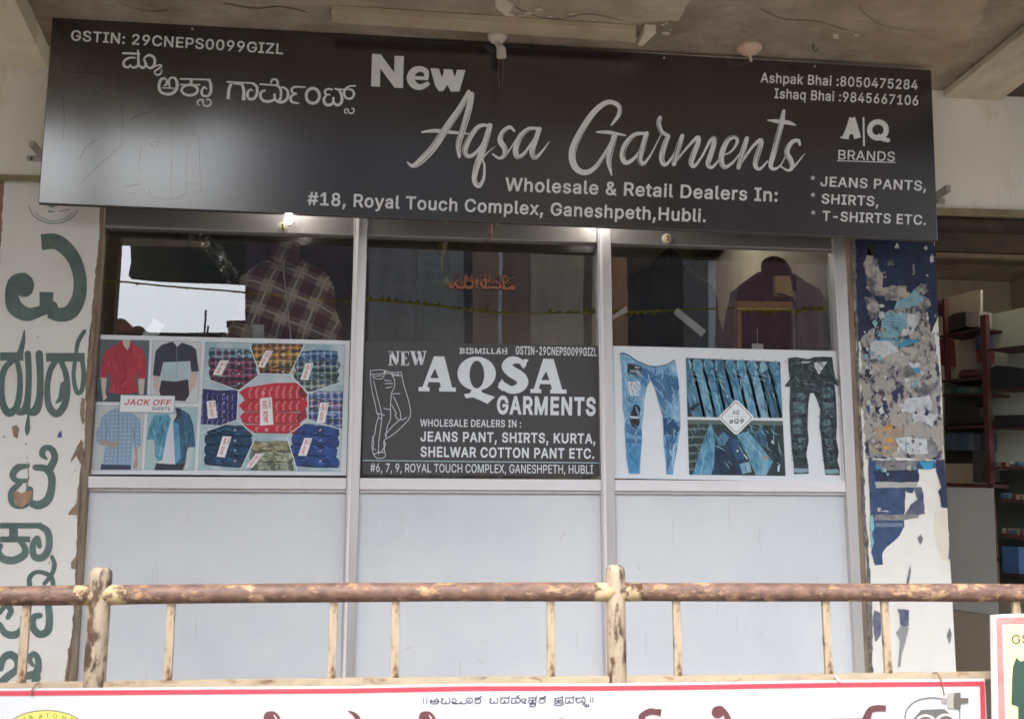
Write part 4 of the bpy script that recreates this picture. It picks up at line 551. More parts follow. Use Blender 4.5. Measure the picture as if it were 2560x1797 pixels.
for i, p in enumerate([[(485, 600), (498, 625), (485, 660), (468, 625)], [(428, 765), (432, 800), (418, 873), (408, 873), (420, 800)], [(358, 1008), (420, 1015), (422, 1100), (400, 1110), (375, 1095), (372, 1040)], [(230, 1015), (270, 1035), (268, 1150), (240, 1190), (230, 1150), (225, 1060)], [(645, 1110), (655, 1150), (645, 1200), (630, 1155)], [(640, 670), (648, 740), (636, 735)]]):
    P.poly(rough_edge(v('G2', p), .7, 4, 50+i), M('#555a78', .8, .2, 30, .2, var2='#7a7d8c') if i in (2, 3, 5) else M('#7b7d80', .85, .2, 30, .2), 5)
P.poly(rough_edge(v('G2', [(350, 1140), (375, 1105), (422, 1110), (400, 1200), (385, 1245), (375, 1325), (360, 1328), (368, 1240), (372, 1170)]), .7, 4, 60), M('#9c9c9a', .85, .1, 30, .2), 6)
P.poly(rough_edge(v('G2', [(205, 500), (225, 500), (232, 560), (220, 600), (228, 650), (214, 700)]), 1.4, 3, 61), M('#86c0c6', .7, .1, 20, .1), 5)
P.poly(rough_edge(v('G2', [(560, 480), (625, 470), (640, 640), (645, 760), (600, 740), (560, 600)]), 1.5, 8, 62), M('#e3d9c6', .75, .05, 6, .1), 1)
for i in range(150):
    y = rr.uniform(690, 1800); x = rr.uniform(190, 770+(y-690)*.03); s_ = rr.uniform(4, 17)
    blob(x, y, s_, s_*rr.uniform(.6, 1.8), rr.choice([MOT2, PALE, GREY, MOT, NAVY, MOT2, PALE, BLU]), 7+i % 4, 400+i, 'G1', 1.6, 7)
P.build('torn_posters', pr)
for i in range(34):
    y = rr.uniform(640, 1950); x = rr.uniform(200, 760); (px_, py_), = v('G1', [(x, y)]); s_ = rr.uniform(3, 9); a_ = rr.uniform(0, 6.28); l_ = rr.uniform(.004, .014)
    q = [(px_+s_*math.cos(a_+k), py_+s_*1.3*math.sin(a_+k)) for k in (0, 1.3, 2.4, 4.1)]
    c3 = [at(*q[0], -.026), at(*q[1], -.026), at(*q[2], -.027-l_), at(*q[3], -.027-l_*.6)]
    obj('paper_scrap', c3+[p+Vector((0, -.0008, 0)) for p in c3], [(0, 1, 2), (0, 2, 3), (6, 5, 4), (7, 6, 4)], rr.choice([PALE, MOT2, PALE, CY]), pr)
m = MB(); m.prism([at(x, y, -.0245) for x, y in rough_edge([(rj(y)[1]+1, y) for y in (560, 900, 1240, 1560, 1700)]+[(2183, 1700), (2180, 1500), (2172, 1390), (2163, 1240), (2153, 1050), (2146, 860), (2141, 700), (2138, 560)], 1.6, 6, 77)], (0, .004, 0))
m.build('plaster_edge', M('#98948e', .9, .3, 30, .4, var2='#5e625f'), pr)
# ------------------------------------------------------------------ sign board
al = math.radians(6.2)
o = at(1220, 555, -.20)
SG = Surf(o, (0, -math.cos(al), -math.sin(al)))
sq = [(131, 42), (2328, 176), (2345, 602), (95, 508)]
sb = thing('sign_board', 'long black printed sign board with white lettering hung above the three glazed bays', 'sign board', SG(1220, 555))
nn = SG.n*-.035
BLK = bpy.data.materials.new('sign_vinyl'); BLK.use_nodes = True; n_ = BLK.node_tree; b_ = n_.nodes['Principled BSDF']
b_.inputs['Base Color'].default_value = (.011, .007, .009, 1); b_.inputs['Roughness'].default_value = .3; b_.inputs['Specular IOR Level'].default_value = .1; b_.inputs['Coat Weight'].default_value = 1; b_.inputs['Coat Roughness'].default_value = .18; b_.inputs['Coat IOR'].default_value = 2.15
tc_ = n_.nodes.new('ShaderNodeTexCoord'); wv = n_.nodes.new('ShaderNodeTexWave'); wv.inputs['Scale'].default_value = 55; wv.inputs['Distortion'].default_value = .4
n_.links.new(tc_.outputs['Object'], wv.inputs[0]); nz_ = n_.nodes.new('ShaderNodeTexNoise'); nz_.inputs['Scale'].default_value = 2.2; n_.links.new(tc_.outputs['Object'], nz_.inputs[0])
bp_ = n_.nodes.new('ShaderNodeBump'); bp_.inputs['Strength'].default_value = .25; bp_.inputs['Distance'].default_value = .0008; n_.links.new(wv.outputs['Fac'], bp_.inputs['Height'])
bq_ = n_.nodes.new('ShaderNodeBump'); bq_.inputs['Strength'].default_value = 1.0; bq_.inputs['Distance'].default_value = .012; n_.links.new(nz_.outputs['Fac'], bq_.inputs['Height']); n_.links.new(bq_.outputs[0], bp_.inputs['Normal']); n_.links.new(bp_.outputs[0], b_.inputs['Normal'])
MB().prism([SG(x, y) for x, y in sq], nn).build('panel', BLK, sb, bevel=.003)
WT = M('#f4f6fa', .35, .03, 6, 0, g=1.0, spec=.9)
m = MB()
for a, b in ((3, 2), (1, 2)): m.tube([SG(*sq[a])+nn*.5, SG(*sq[b])+nn*.5], .0035, 6)
m.build('edge_trim', M('#5b5450', .5, .1, 9, 0, metal=.5), sb)
P = Print(SG, .0004, .0008)
P.text('GSTIN: 29CNEPS0099GIZL', (248, 186), (1642, 277), 68, WT, view='A', bold=12)
P.build('lettering', sb); P = Print(SG, .0004, .0008)
P.text('Ashpak Bhai :8050475284', (978, 190), (2112, 243), 70, WT, view='C', bold=12)
P.build('lettering', sb); P = Print(SG, .0004, .0008)
P.text('Ishaq Bhai :9845667106', (1075, 303), (2118, 356), 70, WT, view='C', bold=12)
P.build('lettering', sb); P = Print(SG, .0004, .0008)
P.text('Wholesale & Retail Dealers In:', (1262, 476.5), (1946.8, 504), 33, WT, bold=14)
P.build('lettering', sb); P = Print(SG, .0004, .0008)
P.text('#18, Royal Touch Complex, Ganeshpeth,Hubli.', (768, 511.5), (1767.3, 555), 32, WT, bold=14)
P.build('lettering', sb); P = Print(SG, .0004, .0008)
for s_, a, b in (('JEANS PANTS,', (1405, 933), (2175, 967)), ('SHIRTS,', (1412, 1057), (1832, 1078)), ('T-SHIRTS ETC.', (1420, 1180), (2172, 1212))): P.text(s_, a, b, 70, WT, view='C', bold=14); P.build('lettering', sb); P = Print(SG, .0004, .0008)
for x, y in ((1355, 876), (1355, 997), (1358, 1124)):
    for q in range(5): P.raw(S([(x, y), (x+17*math.sin(q*1.2566), y-17*math.cos(q*1.2566))], 6, view='C', smooth=False, cap=False), WT, 1+q)
    P.build('asterisk', sb); P = Print(SG, .0004, .0008)
P.text('BRANDS', (1529, 742), (1948, 757), 68, WT, view='C', bold=6); P.raw(S([(1529, 752), (1950, 766)], 6, view='C', smooth=False, cap=False), WT, 1)
P.raw(S([(1718, 440), (1722, 648)], 13, view='C', smooth=False, cap=False), WT, 1)
P.raw(S([(1637, 445, 40), (1618, 510, 42), (1588, 590, 44)], view='C', smooth=False, cap=False)+S([(1637, 445, 44), (1655, 510, 48), (1676, 592, 50)], view='C', smooth=False, cap=False)+S([(1600, 548, 28), (1670, 552, 26)], view='C', smooth=False)+S([(1560, 585, 14), (1606, 590, 18)], view='C', smooth=False), WT, 1)
P.raw(ring(1822, 532, 60, 58, 38, 'C')+S([(1830, 575, 30), (1862, 600, 30), (1895, 606, 30)], view='C', smooth=False), WT, 1)
P.build('logo_print', sb); P = Print(SG, .0004, .0008)
P.text('A', (765, 870), (796, 873), 30, WT, view='A', bold=20); P.text('Q', (806, 874), (843, 877), 30, WT, view='A', bold=20)
P.build('logo_print', sb); P = Print(SG, .0004, .0008)
P.poly([(148, 163), (212, 167), (310, 300), (313, 178), (382, 180), (375, 415), (313, 412), (208, 270), (205, 404), (140, 402)], WT, 1, 'B')
P.raw(S([(548, 338, 34), (545, 295, 40), (510, 275, 40), (460, 285, 50), (430, 335, 56), (450, 385, 54), (500, 408, 42), (555, 385, 34)], view='B')+S([(440, 338), (560, 345)], 26, view='B', smooth=False, cap=False), WT, 1)
P.raw([v('B', q) for q in ([(577, 268), (640, 272), (682, 400), (640, 438), (612, 400)], [(672, 275), (738, 278), (780, 405), (755, 442), (728, 440), (690, 370)], [(682, 275), (735, 278), (695, 400), (672, 435), (640, 438), (640, 400)], [(772, 280), (835, 282), (790, 440), (728, 440), (740, 400)])], WT, 1)
P.build('lettering', sb); P = Print(SG, .0004, .0008)
BR_ = [('B', [(858, 440, 26), (800, 555, 44), (700, 700, 52), (600, 850, 54), (500, 955, 48), (445, 985, 28), (405, 958, 6)]),
 ('B', [(878, 462, 44), (862, 560, 46), (822, 700, 44), (785, 820, 42), (790, 918, 22)]),
 ('B', [(515, 738, 14), (600, 728, 26), (700, 736, 26), (790, 745, 18), (870, 752, 8)]),
 ('B', [(1010, 690, 18), (935, 695, 30), (870, 775, 38), (832, 865, 42), (848, 912, 34), (892, 905, 26), (950, 840, 18), (1010, 720, 10)]),
 ('B', [(1015, 690, 38), (985, 800, 44), (950, 900, 46), (915, 1000, 44), (900, 1090, 36), (932, 1135, 32), (968, 1080, 22), (975, 985, 16), (965, 925, 12), (1050, 845, 5)]),
 ('B', [(1192, 728, 18), (1158, 702, 26), (1108, 740, 32), (1090, 800, 40), (1122, 855, 38), (1124, 905, 32), (1085, 930, 20), (1035, 900, 12)]),
 ('B', [(1130, 910, 14), (1185, 830, 10), (1235, 745, 6)]),
 ('B', [(1370, 712, 20), (1300, 715, 28), (1240, 770, 36), (1205, 860, 40), (1215, 918, 36), (1262, 900, 24), (1320, 820, 16), (1375, 730, 10)]),
 ('B', [(1378, 715, 34), (1350, 800, 38), (1325, 880, 40), (1345, 928, 30), (1392, 888, 18), (1452, 808, 5)]),
 ('B', [(1910, 685, 14), (1962, 612, 30), (1968, 555, 34), (1925, 522, 32), (1865, 524, 36), (1780, 592, 42), (1692, 720, 46), (1630, 850, 52), (1622, 945, 50), (1660, 1015, 44), (1722, 1035, 38), (1792, 995, 32), (1860, 900, 26), (1920, 790, 20)]),
 ('B', [(1803, 738, 14), (1890, 740, 26), (2012, 762, 12)]),
 ('B', [(1932, 765, 40), (1910, 850, 42), (1890, 950, 38), (1910, 1052, 12)]),
 ('B', [(2160, 748, 20), (2080, 757, 30), (2012, 830, 38), (1990, 915, 40), (2015, 963, 34), (2072, 935, 24), (2140, 850, 16), (2175, 765, 8)]),
 ('B', [(2168, 748, 34), (2140, 850, 40), (2118, 930, 38), (2140, 972, 28), (2195, 910, 14), (2275, 755, 6)]),
 ('C', [(258, 445, 30), (250, 490, 34), (270, 545, 30), (320, 575, 26)]), ('C', [(318, 575, 30), (288, 650, 38), (270, 735, 38), (295, 782, 26), (350, 720, 14), (405, 600, 8)]),
 ('C', [(418, 575, 30), (390, 660, 38), (358, 775, 34)]), ('C', [(370, 760, 12), (465, 645, 18), (528, 585, 28), (532, 625, 34), (502, 700, 38), (482, 765, 36), (505, 792, 24), (560, 720, 16), (615, 615, 22), (648, 592, 32), (642, 645, 36), (615, 730, 38), (602, 780, 32), (635, 798, 22), (700, 725, 10)]),
 ('C', [(710, 715, 8), (770, 685, 14), (812, 620, 22), (800, 585, 26), (752, 598, 32), (712, 670, 38), (698, 750, 38), (722, 798, 30), (780, 765, 16), (835, 695, 8)]),
 ('C', [(882, 592, 30), (855, 680, 38), (822, 800, 32)]), ('C', [(832, 785, 12), (920, 655, 20), (980, 605, 30), (980, 645, 36), (952, 730, 38), (942, 788, 32), (975, 812, 22), (1030, 755, 10)]),
 ('C', [(1147, 395, 24), (1130, 480, 38), (1100, 600, 38), (1068, 720, 38), (1052, 788, 32), (1080, 812, 22), (1130, 775, 10), (1190, 650, 8)]),
 ('C', [(1030, 462, 8), (1100, 470, 28), (1180, 480, 30), (1230, 498, 10)]),
 ('C', [(1262, 640, 16), (1250, 608, 24), (1202, 622, 30), (1168, 690, 38), (1196, 750, 38), (1205, 798, 32), (1178, 822, 18), (1125, 795, 10)]), ('C', [(1200, 815, 18), (1242, 770, 14), (1298, 700, 4)])]
allb = []; cuts = []; r2 = random.Random(3)
for vw, p in BR_:
    allb += S(p, view=vw)
    sp = smooth_path([(x, y, q) for x, y, q in p], 8); big = [i for i, q in enumerate(sp) if q[2] > 24]
    if len(big) > 12:
        for _ in range(3):
            a = r2.randrange(0, len(big)-10); ln = r2.randrange(8, 20); of = r2.choice((-.34, .32, .25, -.24)); seg = [sp[j] for j in big[a:a+ln]]
            q = []
            for i, s_ in enumerate(seg):
                A_, B_ = seg[max(0, i-1)], seg[min(len(seg)-1, i+1)]; dd = Vector((B_[0]-A_[0], B_[1]-A_[1]))
                if dd.length < 1e-5: continue
                dd.normalize(); q.append((s_[0]-dd.y*s_[2]*of, s_[1]+dd.x*s_[2]*of, 3.4*math.sin(math.pi*(i+.5)/len(seg))+.4))
            if len(q) > 3: cuts += S(q, view=vw, smooth=False, cap=False)
P.raw(allb, WT, 1); P.raw(cuts, M('#2a2527', .5, 0, 9, 0, g=.9), 5)
P.build('script_lettering', sb); P = Print(SG, .0004, .0008)
L = []
L += S([(588, 270), (705, 275)], 14, view='A', smooth=False, cap=False)+S([(672, 300, 11), (630, 302, 14), (600, 325, 16), (602, 354, 16), (628, 363, 14), (642, 346, 10)], view='A')+S([(638, 350, 9), (664, 365, 15), (692, 347, 18), (693, 300, 16), (691, 252, 10)], view='A')
L += S([(692, 345, 16), (722, 366, 16), (742, 345, 18), (732, 305, 12), (765, 283, 16), (798, 305, 18), (796, 350, 18), (770, 368, 16), (745, 350, 14), (742, 335, 12)], view='A')
L += S([(800, 355, 9), (838, 348, 11), (842, 360, 12), (815, 378, 11), (798, 392, 10), (812, 412, 12), (838, 405, 12), (846, 380, 9)], view='A')
k_ = 'K'
L += S([(352, 292, 20), (315, 305, 26), (296, 365, 28), (312, 420, 28), (360, 442, 26), (415, 440, 28), (458, 405, 30), (470, 350, 30), (455, 300, 26), (425, 285, 20), (398, 300, 20), (392, 345, 20), (402, 380, 16)], view=k_)+S([(352, 292, 18), (372, 315, 20), (366, 350, 22), (345, 362, 12)], view=k_)+S([(325, 383), (445, 388)], 12, view=k_, smooth=False, cap=False)
L += S([(495, 298), (790, 305)], 16, view=k_, smooth=False, cap=False)+S([(603, 302), (606, 345)], 28, view=k_, smooth=False, cap=False)+S([(495, 352), (692, 356)], 14, view=k_, smooth=False, cap=False)+ring(590, 405, 78, 50, 24, k_)
L += S([(760, 305, 18), (788, 335, 26), (792, 415, 28), (765, 460, 24), (715, 455, 24), (706, 412, 24), (728, 378, 20), (752, 395, 12)], view=k_)
L += S([(682, 548, 14), (665, 535, 14), (672, 505, 16), (712, 500, 18), (722, 540, 16), (750, 560, 16), (788, 545, 18), (790, 510, 16), (772, 492, 12), (752, 500, 10)], view=k_)
L += S([(942, 326), (1205, 340)], 16, view=k_, smooth=False, cap=False)+S([(988, 345, 28), (966, 400, 28), (958, 492, 32)], view=k_, cap=False)+S([(1010, 342, 20), (1080, 348, 28), (1106, 400, 28), (1106, 502, 36)], view=k_, cap=False)
L += S([(1195, 342, 20), (1232, 375, 26), (1232, 445, 28), (1198, 490, 24), (1152, 482, 24), (1145, 430, 24), (1172, 400, 18), (1195, 412, 10)], view=k_)
L += S([(1260, 348), (1450, 362)], 16, view=k_, smooth=False, cap=False)+S([(1370, 330, 20), (1380, 306, 18), (1412, 304, 20), (1432, 330, 22), (1425, 362, 18)], view=k_)
L += S([(1310, 408, 18), (1275, 425, 24), (1268, 470, 26), (1300, 508, 26), (1360, 512, 26), (1400, 490, 24), (1402, 445, 22)], view=k_)+S([(1400, 490, 24), (1440, 518, 26), (1490, 515, 28), (1525, 480, 28), (1528, 420, 26), (1500, 385, 20), (1468, 378, 16)], view=k_)+S([(1430, 365, 18), (1460, 400, 24), (1462, 470, 24), (1440, 515, 22)], view=k_)
L += S([(1692, 378, 14), (1605, 374, 18), (1568, 392, 22), (1572, 425, 20), (1612, 440, 16)], view=k_)+S([(1612, 440, 16), (1562, 462, 22), (1560, 508, 24), (1600, 528, 20), (1632, 528, 14)], view=k_)
L += ring(1768, 460, 64, 72, 28, k_)
L += S([(1955, 400, 16), (1912, 395, 20), (1884, 415, 22), (1892, 442, 18), (1930, 450, 14)], view=k_)+S([(1900, 452, 18), (1874, 490, 26), (1888, 538, 28), (1930, 548, 26), (1962, 520, 24), (1965, 480, 22)], view=k_)+S([(1965, 520, 22), (2002, 550, 26), (2042, 520, 28), (2042, 450, 28), (2015, 405, 22), (1982, 392, 16)], view=k_)+S([(1982, 395), (2062, 400)], 14, view=k_, smooth=False)
L += S([(2176, 365, 14), (2120, 368, 16), (2080, 395, 20), (2068, 440, 22), (2090, 482, 22), (2140, 482, 22), (2162, 440, 22), (2140, 402, 20), (2100, 400, 16)], view=k_)
L += S([(2090, 628, 10), (2072, 612, 11), (2080, 588, 12), (2105, 590, 12), (2112, 618, 12), (2140, 628, 12), (2160, 608, 12), (2158, 582, 11), (2140, 580, 8)], view=k_)
P.raw(L, WT, 1)
P.build('lettering', sb)
P = Print(SG, .0004, .0008); FT = BLK.copy(); FT.node_tree.nodes['Principled BSDF'].inputs['Base Color'].default_value = (.06, .048, .052, 1)
ln = [[(205, 328), (280, 325), (380, 345), (520, 357)], [(205, 328), (198, 500), (208, 700), (200, 835)], [(520, 357), (550, 470), (582, 620), (590, 765)], [(590, 860), (480, 960), (370, 1060), (312, 1120)], [(305, 965), (355, 880), (440, 822)], [(205, 390), (350, 395), (520, 398)], [(225, 345), (240, 420), (320, 425), (375, 380), (375, 350)], [(460, 370), (475, 440), (460, 500), (400, 540)],
      [(640, 702), (700, 672), (790, 642)], [(790, 642), (800, 612), (870, 608), (930, 622), (945, 662)], [(945, 662), (1000, 685), (1042, 712)], [(1042, 712), (1050, 800), (1085, 830), (1092, 1000), (1098, 1160), (1045, 1168)], [(800, 650), (880, 660), (940, 640)], [(905, 670), (910, 900), (905, 1200)], [(765, 1160), (780, 1200), (880, 1218), (965, 1205), (1002, 1170)], [(1002, 1170), (1005, 1000), (1020, 860)], [(712, 870), (700, 960), (700, 1050)], [(600, 1140), (660, 1130), (700, 1120)], [(620, 1185), (690, 1180)], [(1012, 1120), (1098, 1115)]]
for i, q in enumerate(ln): P.raw(S([(x, y, 3) for x, y in q], view='A', cap=False), FT, 1+i % 3)
P.build('garment_line_drawing', sb)
for px, py in ((481, 73), (2037, 166), (1660, 145)): MB().lathe(SG(px, py, .004), [(.0045, -.003), (.004, .003), (.001, .0045)], axis=SG.n, seg=10).build('screw', M('#c9c4bc', .4, 0, 9, 0, metal=.6), sb)
STEEL = M('#b3aca2', .45, .15, 12, .05, metal=.5)
for (x0, y0, x1, y1, lbl) in ((68, 389, 99, 404, 'l'), (2332, 495, 2362, 512, 'r')):
    a = at(x0, y0, -.031); b = at(x1, y1, -.031); m = MB(); m.box(min(a.x, b.x), max(a.x, b.x)+(.05 if lbl == 'l' else 0), -.036, -.0305, min(a.z, b.z), max(a.z, b.z))
    xx = b.x+.02 if lbl == 'l' else a.x-.02; m.box(xx-.01, xx+.01, -.20, -.036, min(a.z, b.z), max(a.z, b.z)); q = m.build('bracket', STEEL, sb, bevel=.002)
    c = at((x0*2+x1)/3, (y0+y1)/2, -.037); MB().lathe(c, [(.006, -.001), (.006, .003), (.003, .005)], axis=(0, -1, 0), seg=8).build('bolt', M('#6b5f55', .5, 0, 9, 0, metal=.5), q)
# wire ends that poke from under the board
for x, y in ((921, 551), (1118, 550), (1243, 553), (1326, 566)):
    a = SG(x, y+4, -.01); MB().tube([a+Vector((0, .01, .01)), a, a+Vector((random.uniform(-.01, .01), 0, -.016))], .0012, 5).build('wire_end', M('#cfc6c0', .5, 0, 9, 0), sb)

# peeled lighter patch, stains and cracks on the ceiling
CSv = Surf((0, 0, ZC), (0, 0, -1)); P = Print(CSv, .0006, .0006)
P.poly(rough_edge([(1290, -60), (1300, 20), (1318, 44), (1360, 52), (1420, 40), (1500, 30), (1600, 58), (1700, 50), (1760, -60)], 2.5, 7, 5), M('#cbbba6', .95, .15, 5, .3, var2='#ab9a86', bscale=30, g=.95), 0)
P.poly(rough_edge([(1230, -40), (1262, 0), (1285, 12), (1272, 34), (1300, 46), (1330, 48), (1296, 60), (1268, 44), (1240, 20)], 1.5, 5, 6), M('#ded2c0', .95, .1, 9, .3, g=.95), 1)
P.poly(rough_edge([(1960, -60), (2010, 60), (2120, 118), (2200, 150), (2330, 205), (2420, 120), (2500, -60)], 5, 9, 8), M('#9c8a74', .95, .25, 4, .3, var2='#b8a691', t=(.3, .6), bscale=26), 0)
CRK = M('#5f5143', .95, .1, 9, .1)
for i, q in enumerate([[(1290, 18), (1340, 40), (1400, 46), (1470, 36), (1560, 50)], [(1900, 20), (1960, 48), (2040, 52), (2120, 78)], [(560, 10), (640, 22), (700, 18), (770, 30)], [(2150, 20), (2200, 60), (2290, 80)], [(300, 8), (360, 26), (420, 28)]]): P.raw(S([(x+rr.uniform(-4, 4), y+rr.uniform(-2, 2), rr.uniform(.8, 2.2)) for x, y in q], cap=False), CRK, 2+i % 3)
P.build('peeled_paint', ceil_o)
# scuffs and drips on the lower panels and the transom
P = Print(wallS(-.012+.026), .0003, .0003); SC = [M('#c3c4c3', .5, .1, 20, 0, g=1.0), M('#eef0f1', .4, .05, 9, 0), M('#b0aaa2', .6, .1, 20, 0)]
for k in range(60):
    x = rr.uniform(240, 2110); y = rr.uniform(1245, 1700); kind = rr.random()
    if any(abs(x-c) < 45 for c in (880, 1525, 2130, 230)): continue
    if kind < .4: q = [(x, y, .4), (x+rr.uniform(-1, 1), y+rr.uniform(8, 30), rr.uniform(.7, 1.5)), (x+rr.uniform(-2, 2), y+rr.uniform(32, 80), .3)]
    else: a_ = rr.uniform(0, 3.14); l_ = rr.uniform(4, 26); q = [(x, y, .3), (x+math.cos(a_)*l_*.5, y+math.sin(a_)*l_*.5+2, rr.uniform(.6, 1.8)), (x+math.cos(a_)*l_, y+math.sin(a_)*l_, .3)]
    P.raw(S(q, cap=False, k=3), SC[k % 3], k % 9)
P.build('scuff_marks', front); bpy.data.objects['scuff_marks']['kind'] = 'stuff'
# ------------------------------------------------------------------ posters stuck on the glass
GS = wallS(.014)
def poster(label, quad, base, t=.0012):
    t_ = thing('poster', label, 'poster', GS(*quad[3])); MB().prism([GS(x, y, -.001) for x, y in quad], (0, .0035, 0)).build('backing_sheet', base, t_); return t_
PW = M('#e3e7ea', .42, .03, 3, .02, g=1.0, bscale=5)
q1 = [(251, 836.5), (875, 851.5), (865.5, 1188), (227, 1185)]
po = poster('window poster of four shirt photographs beside an octagon of folded checked shirts', q1, PW)
P = Print(GS, .00035, .0006)
def outl(q, view, wd, mat, layer):
    q = list(q)+[q[0]]; P.raw(S([(x, y) for x, y in q], wd, view=view, smooth=False, cap=False), mat, layer)
GO = ink('#7d868a')
f = 'F1'
P.poly([(205, 75), (720, 85), (690, 725), (160, 720)], M('#626f75', .45, .2, 5, 0, var2='#4c565c'), 0, f)
P.poly([(755, 88), (1255, 100), (1220, 735), (725, 725)], ink('#d3d7da'), 0, f); outl([(755, 90), (1255, 100), (1220, 735), (725, 725)], f, 4, GO, 1)
P.poly([(165, 758), (665, 765), (630, 1425), (118, 1420)], ink('#c3caca'), 0, f); outl([(165, 758), (665, 765), (630, 1425), (118, 1420)], f, 4, GO, 1)
P.poly([(710, 775), (1215, 775), (1178, 1425), (668, 1420)], ink('#a9c8c9'), 0, f); outl([(710, 775), (1215, 775), (1178, 1425), (668, 1420)], f, 4, GO, 1)
RED = M('#c23a4a', .5, .12, 9, 0, var2='#a52b3b', stretch=(1, 1, 1)); SK = ink('#cdbcb0'); SK2 = ink('#b29a90')
P.poly([(165, 610), (310, 620), (470, 640), (560, 600), (620, 640), (655, 690), (650, 722), (160, 718)], ink('#48525c'), 1, f)
P.poly([(215, 470), (278, 470), (262, 620), (280, 680), (240, 715), (225, 600)], SK, 2, f); P.poly([(600, 480), (670, 480), (655, 645), (612, 645)], SK, 2, f)
P.poly([(430, 85), (520, 85), (560, 130), (650, 175), (680, 290), (682, 478), (600, 482), (585, 400), (575, 500), (600, 620), (450, 640), (300, 625), (318, 520), (320, 400), (280, 472), (203, 470), (225, 300), (270, 190), (370, 130)], RED, 3, f)
P.poly([(435, 82), (520, 84), (512, 150), (490, 190), (450, 140)], SK, 4, f)
for q in ([(490, 190), (480, 300), (470, 460), (462, 632)], [(318, 300), (335, 360), (322, 420)], [(590, 290), (575, 360), (588, 420)], [(330, 560), (450, 590), (560, 560)], [(415, 190), (440, 150), (490, 192), (545, 165)]): P.raw(S(q, 6, view=f), ink('#8e2836'), 4)
P.poly([(760, 455), (830, 455), (810, 600), (800, 650), (760, 560)], SK, 1, f); P.poly([(1150, 405), (1222, 405), (1190, 560), (1130, 640), (1125, 500)], SK, 1, f)
P.poly([(840, 495), (1120, 490), (1130, 650), (1085, 715), (835, 690), (818, 600)], ink('#352f3a'), 2, f)
P.poly([(860, 310), (1140, 302), (1155, 400), (1125, 485), (990, 512), (838, 498)], M('#bccfd3', .5, .1, 6, 0, var2='#a3bcc4'), 3, f)
P.poly([(950, 98), (1055, 110), (1150, 140), (1200, 180), (1228, 405), (1150, 408), (1138, 300), (995, 306), (860, 310), (828, 458), (753, 448), (780, 200), (840, 135)], M('#383a47', .5, .1, 6, 0), 4, f)
P.poly([(960, 98), (1052, 108), (1005, 152)], ink('#d8dadb'), 5, f); P.raw(S([(1003, 152), (998, 300), (992, 508)], 4, view=f), ink('#8a97a0'), 5)
BP = plaid('blue', '#7fa6c6', '#c3d6e2', '#40659a', .0155, 0.03, rough=.5)
P.poly([(220, 1360), (530, 1368), (525, 1420), (210, 1420)], ink('#3c4354'), 1, f); P.poly([(555, 1185), (600, 1190), (590, 1300), (600, 1370), (580, 1415), (545, 1395), (575, 1290)], SK2, 1, f)
P.poly([(390, 780), (560, 850), (622, 900), (632, 1180), (550, 1195), (545, 1060), (530, 1375), (235, 1368), (262, 1180), (180, 1155), (165, 1050), (228, 870), (330, 800)], BP, 2, f)
P.poly([(215, 1105), (320, 1135), (400, 1125), (412, 1165), (350, 1190), (212, 1160)], SK2, 3, f); P.raw(S([(395, 850), (400, 1100), (390, 1375)], 5, view=f)+S([(250, 900), (285, 1000), (262, 1110)], 6, view=f)+S([(545, 1000), (560, 1050), (545, 1150)], 8, view=f), ink('#54789e'), 3)
DN = denim('#69a8c2', '#4a8aa8', 26); DD = denim('#3f6f8c', '#284e6a', 26)
P.poly([(700, 1110), (770, 1120), (775, 1320), (735, 1250)], ink('#b9c5c0'), 1, f); P.poly([(1110, 1190), (1175, 1190), (1150, 1330), (1110, 1420), (1065, 1418)], ink('#c9cfc9'), 1, f)
P.poly([(790, 1350), (1090, 1350), (1065, 1425), (765, 1425)], ink('#343a45'), 1, f)
P.poly([(925, 845), (1000, 845), (985, 1365), (800, 1355), (860, 1180)], ink('#d3d8dc'), 2, f)
P.poly([(760, 860), (915, 850), (940, 900), (900, 1060), (850, 1320), (815, 1335), (775, 1290), (772, 1110), (690, 1112), (715, 980)], DN, 3, f)
P.poly([(1020, 778), (1130, 850), (1170, 950), (1192, 1185), (1110, 1192), (1090, 1350), (985, 1362), (962, 930), (1005, 850)], DD, 3, f)
P.poly([(965, 930), (1020, 950), (1040, 1300), (985, 1360)], DN, 4, f); P.poly([(985, 780), (1040, 790), (1050, 860), (960, 930), (1000, 860)], ink('#2a3a48'), 4, f)
P.poly([(418, 645), (985, 655), (972, 838), (403, 828)], ink('#5d6468'), 6, f); P.poly([(422, 650), (981, 660), (968, 833), (408, 824)], ink('#eceff0'), 7, f)
RD = ink('#cf3b45')
P.text('JACK OFF', (450, 750), (938, 756), 58, RD, 8, view=f, bold=14, shear=.28); P.text('SHIRTS', (740, 805), (932, 809), 34, ink('#6a6f72'), 8, view=f, bold=16, track=16)
LT = ink('#a9d2e2'); DK2 = ink('#1f4660')
folds(P, [(760, 860), (915, 850), (940, 900), (900, 1060), (850, 1320), (815, 1335), (775, 1290), (772, 1110), (690, 1112), (715, 980)], f, 34, [LT, ink('#2f6c8c'), DK2], 5, 3, 110, 7, 80, 30)
folds(P, [(1050, 790), (1130, 850), (1170, 950), (1192, 1185), (1110, 1192), (1090, 1350), (1045, 1362), (1040, 930)], f, 30, [ink('#5f97b4'), ink('#152c3e'), ink('#3a6d8c')], 5, 4, 110, 7, 95, 30)
folds(P, [(430, 150), (560, 130), (650, 175), (680, 290), (682, 478), (585, 500), (600, 620), (300, 625), (320, 400), (203, 470), (225, 300), (270, 190)], f, 34, [ink('#d9606e'), ink('#93232f'), ink('#a93040')], 5, 5, 100, 7, 100, 40)
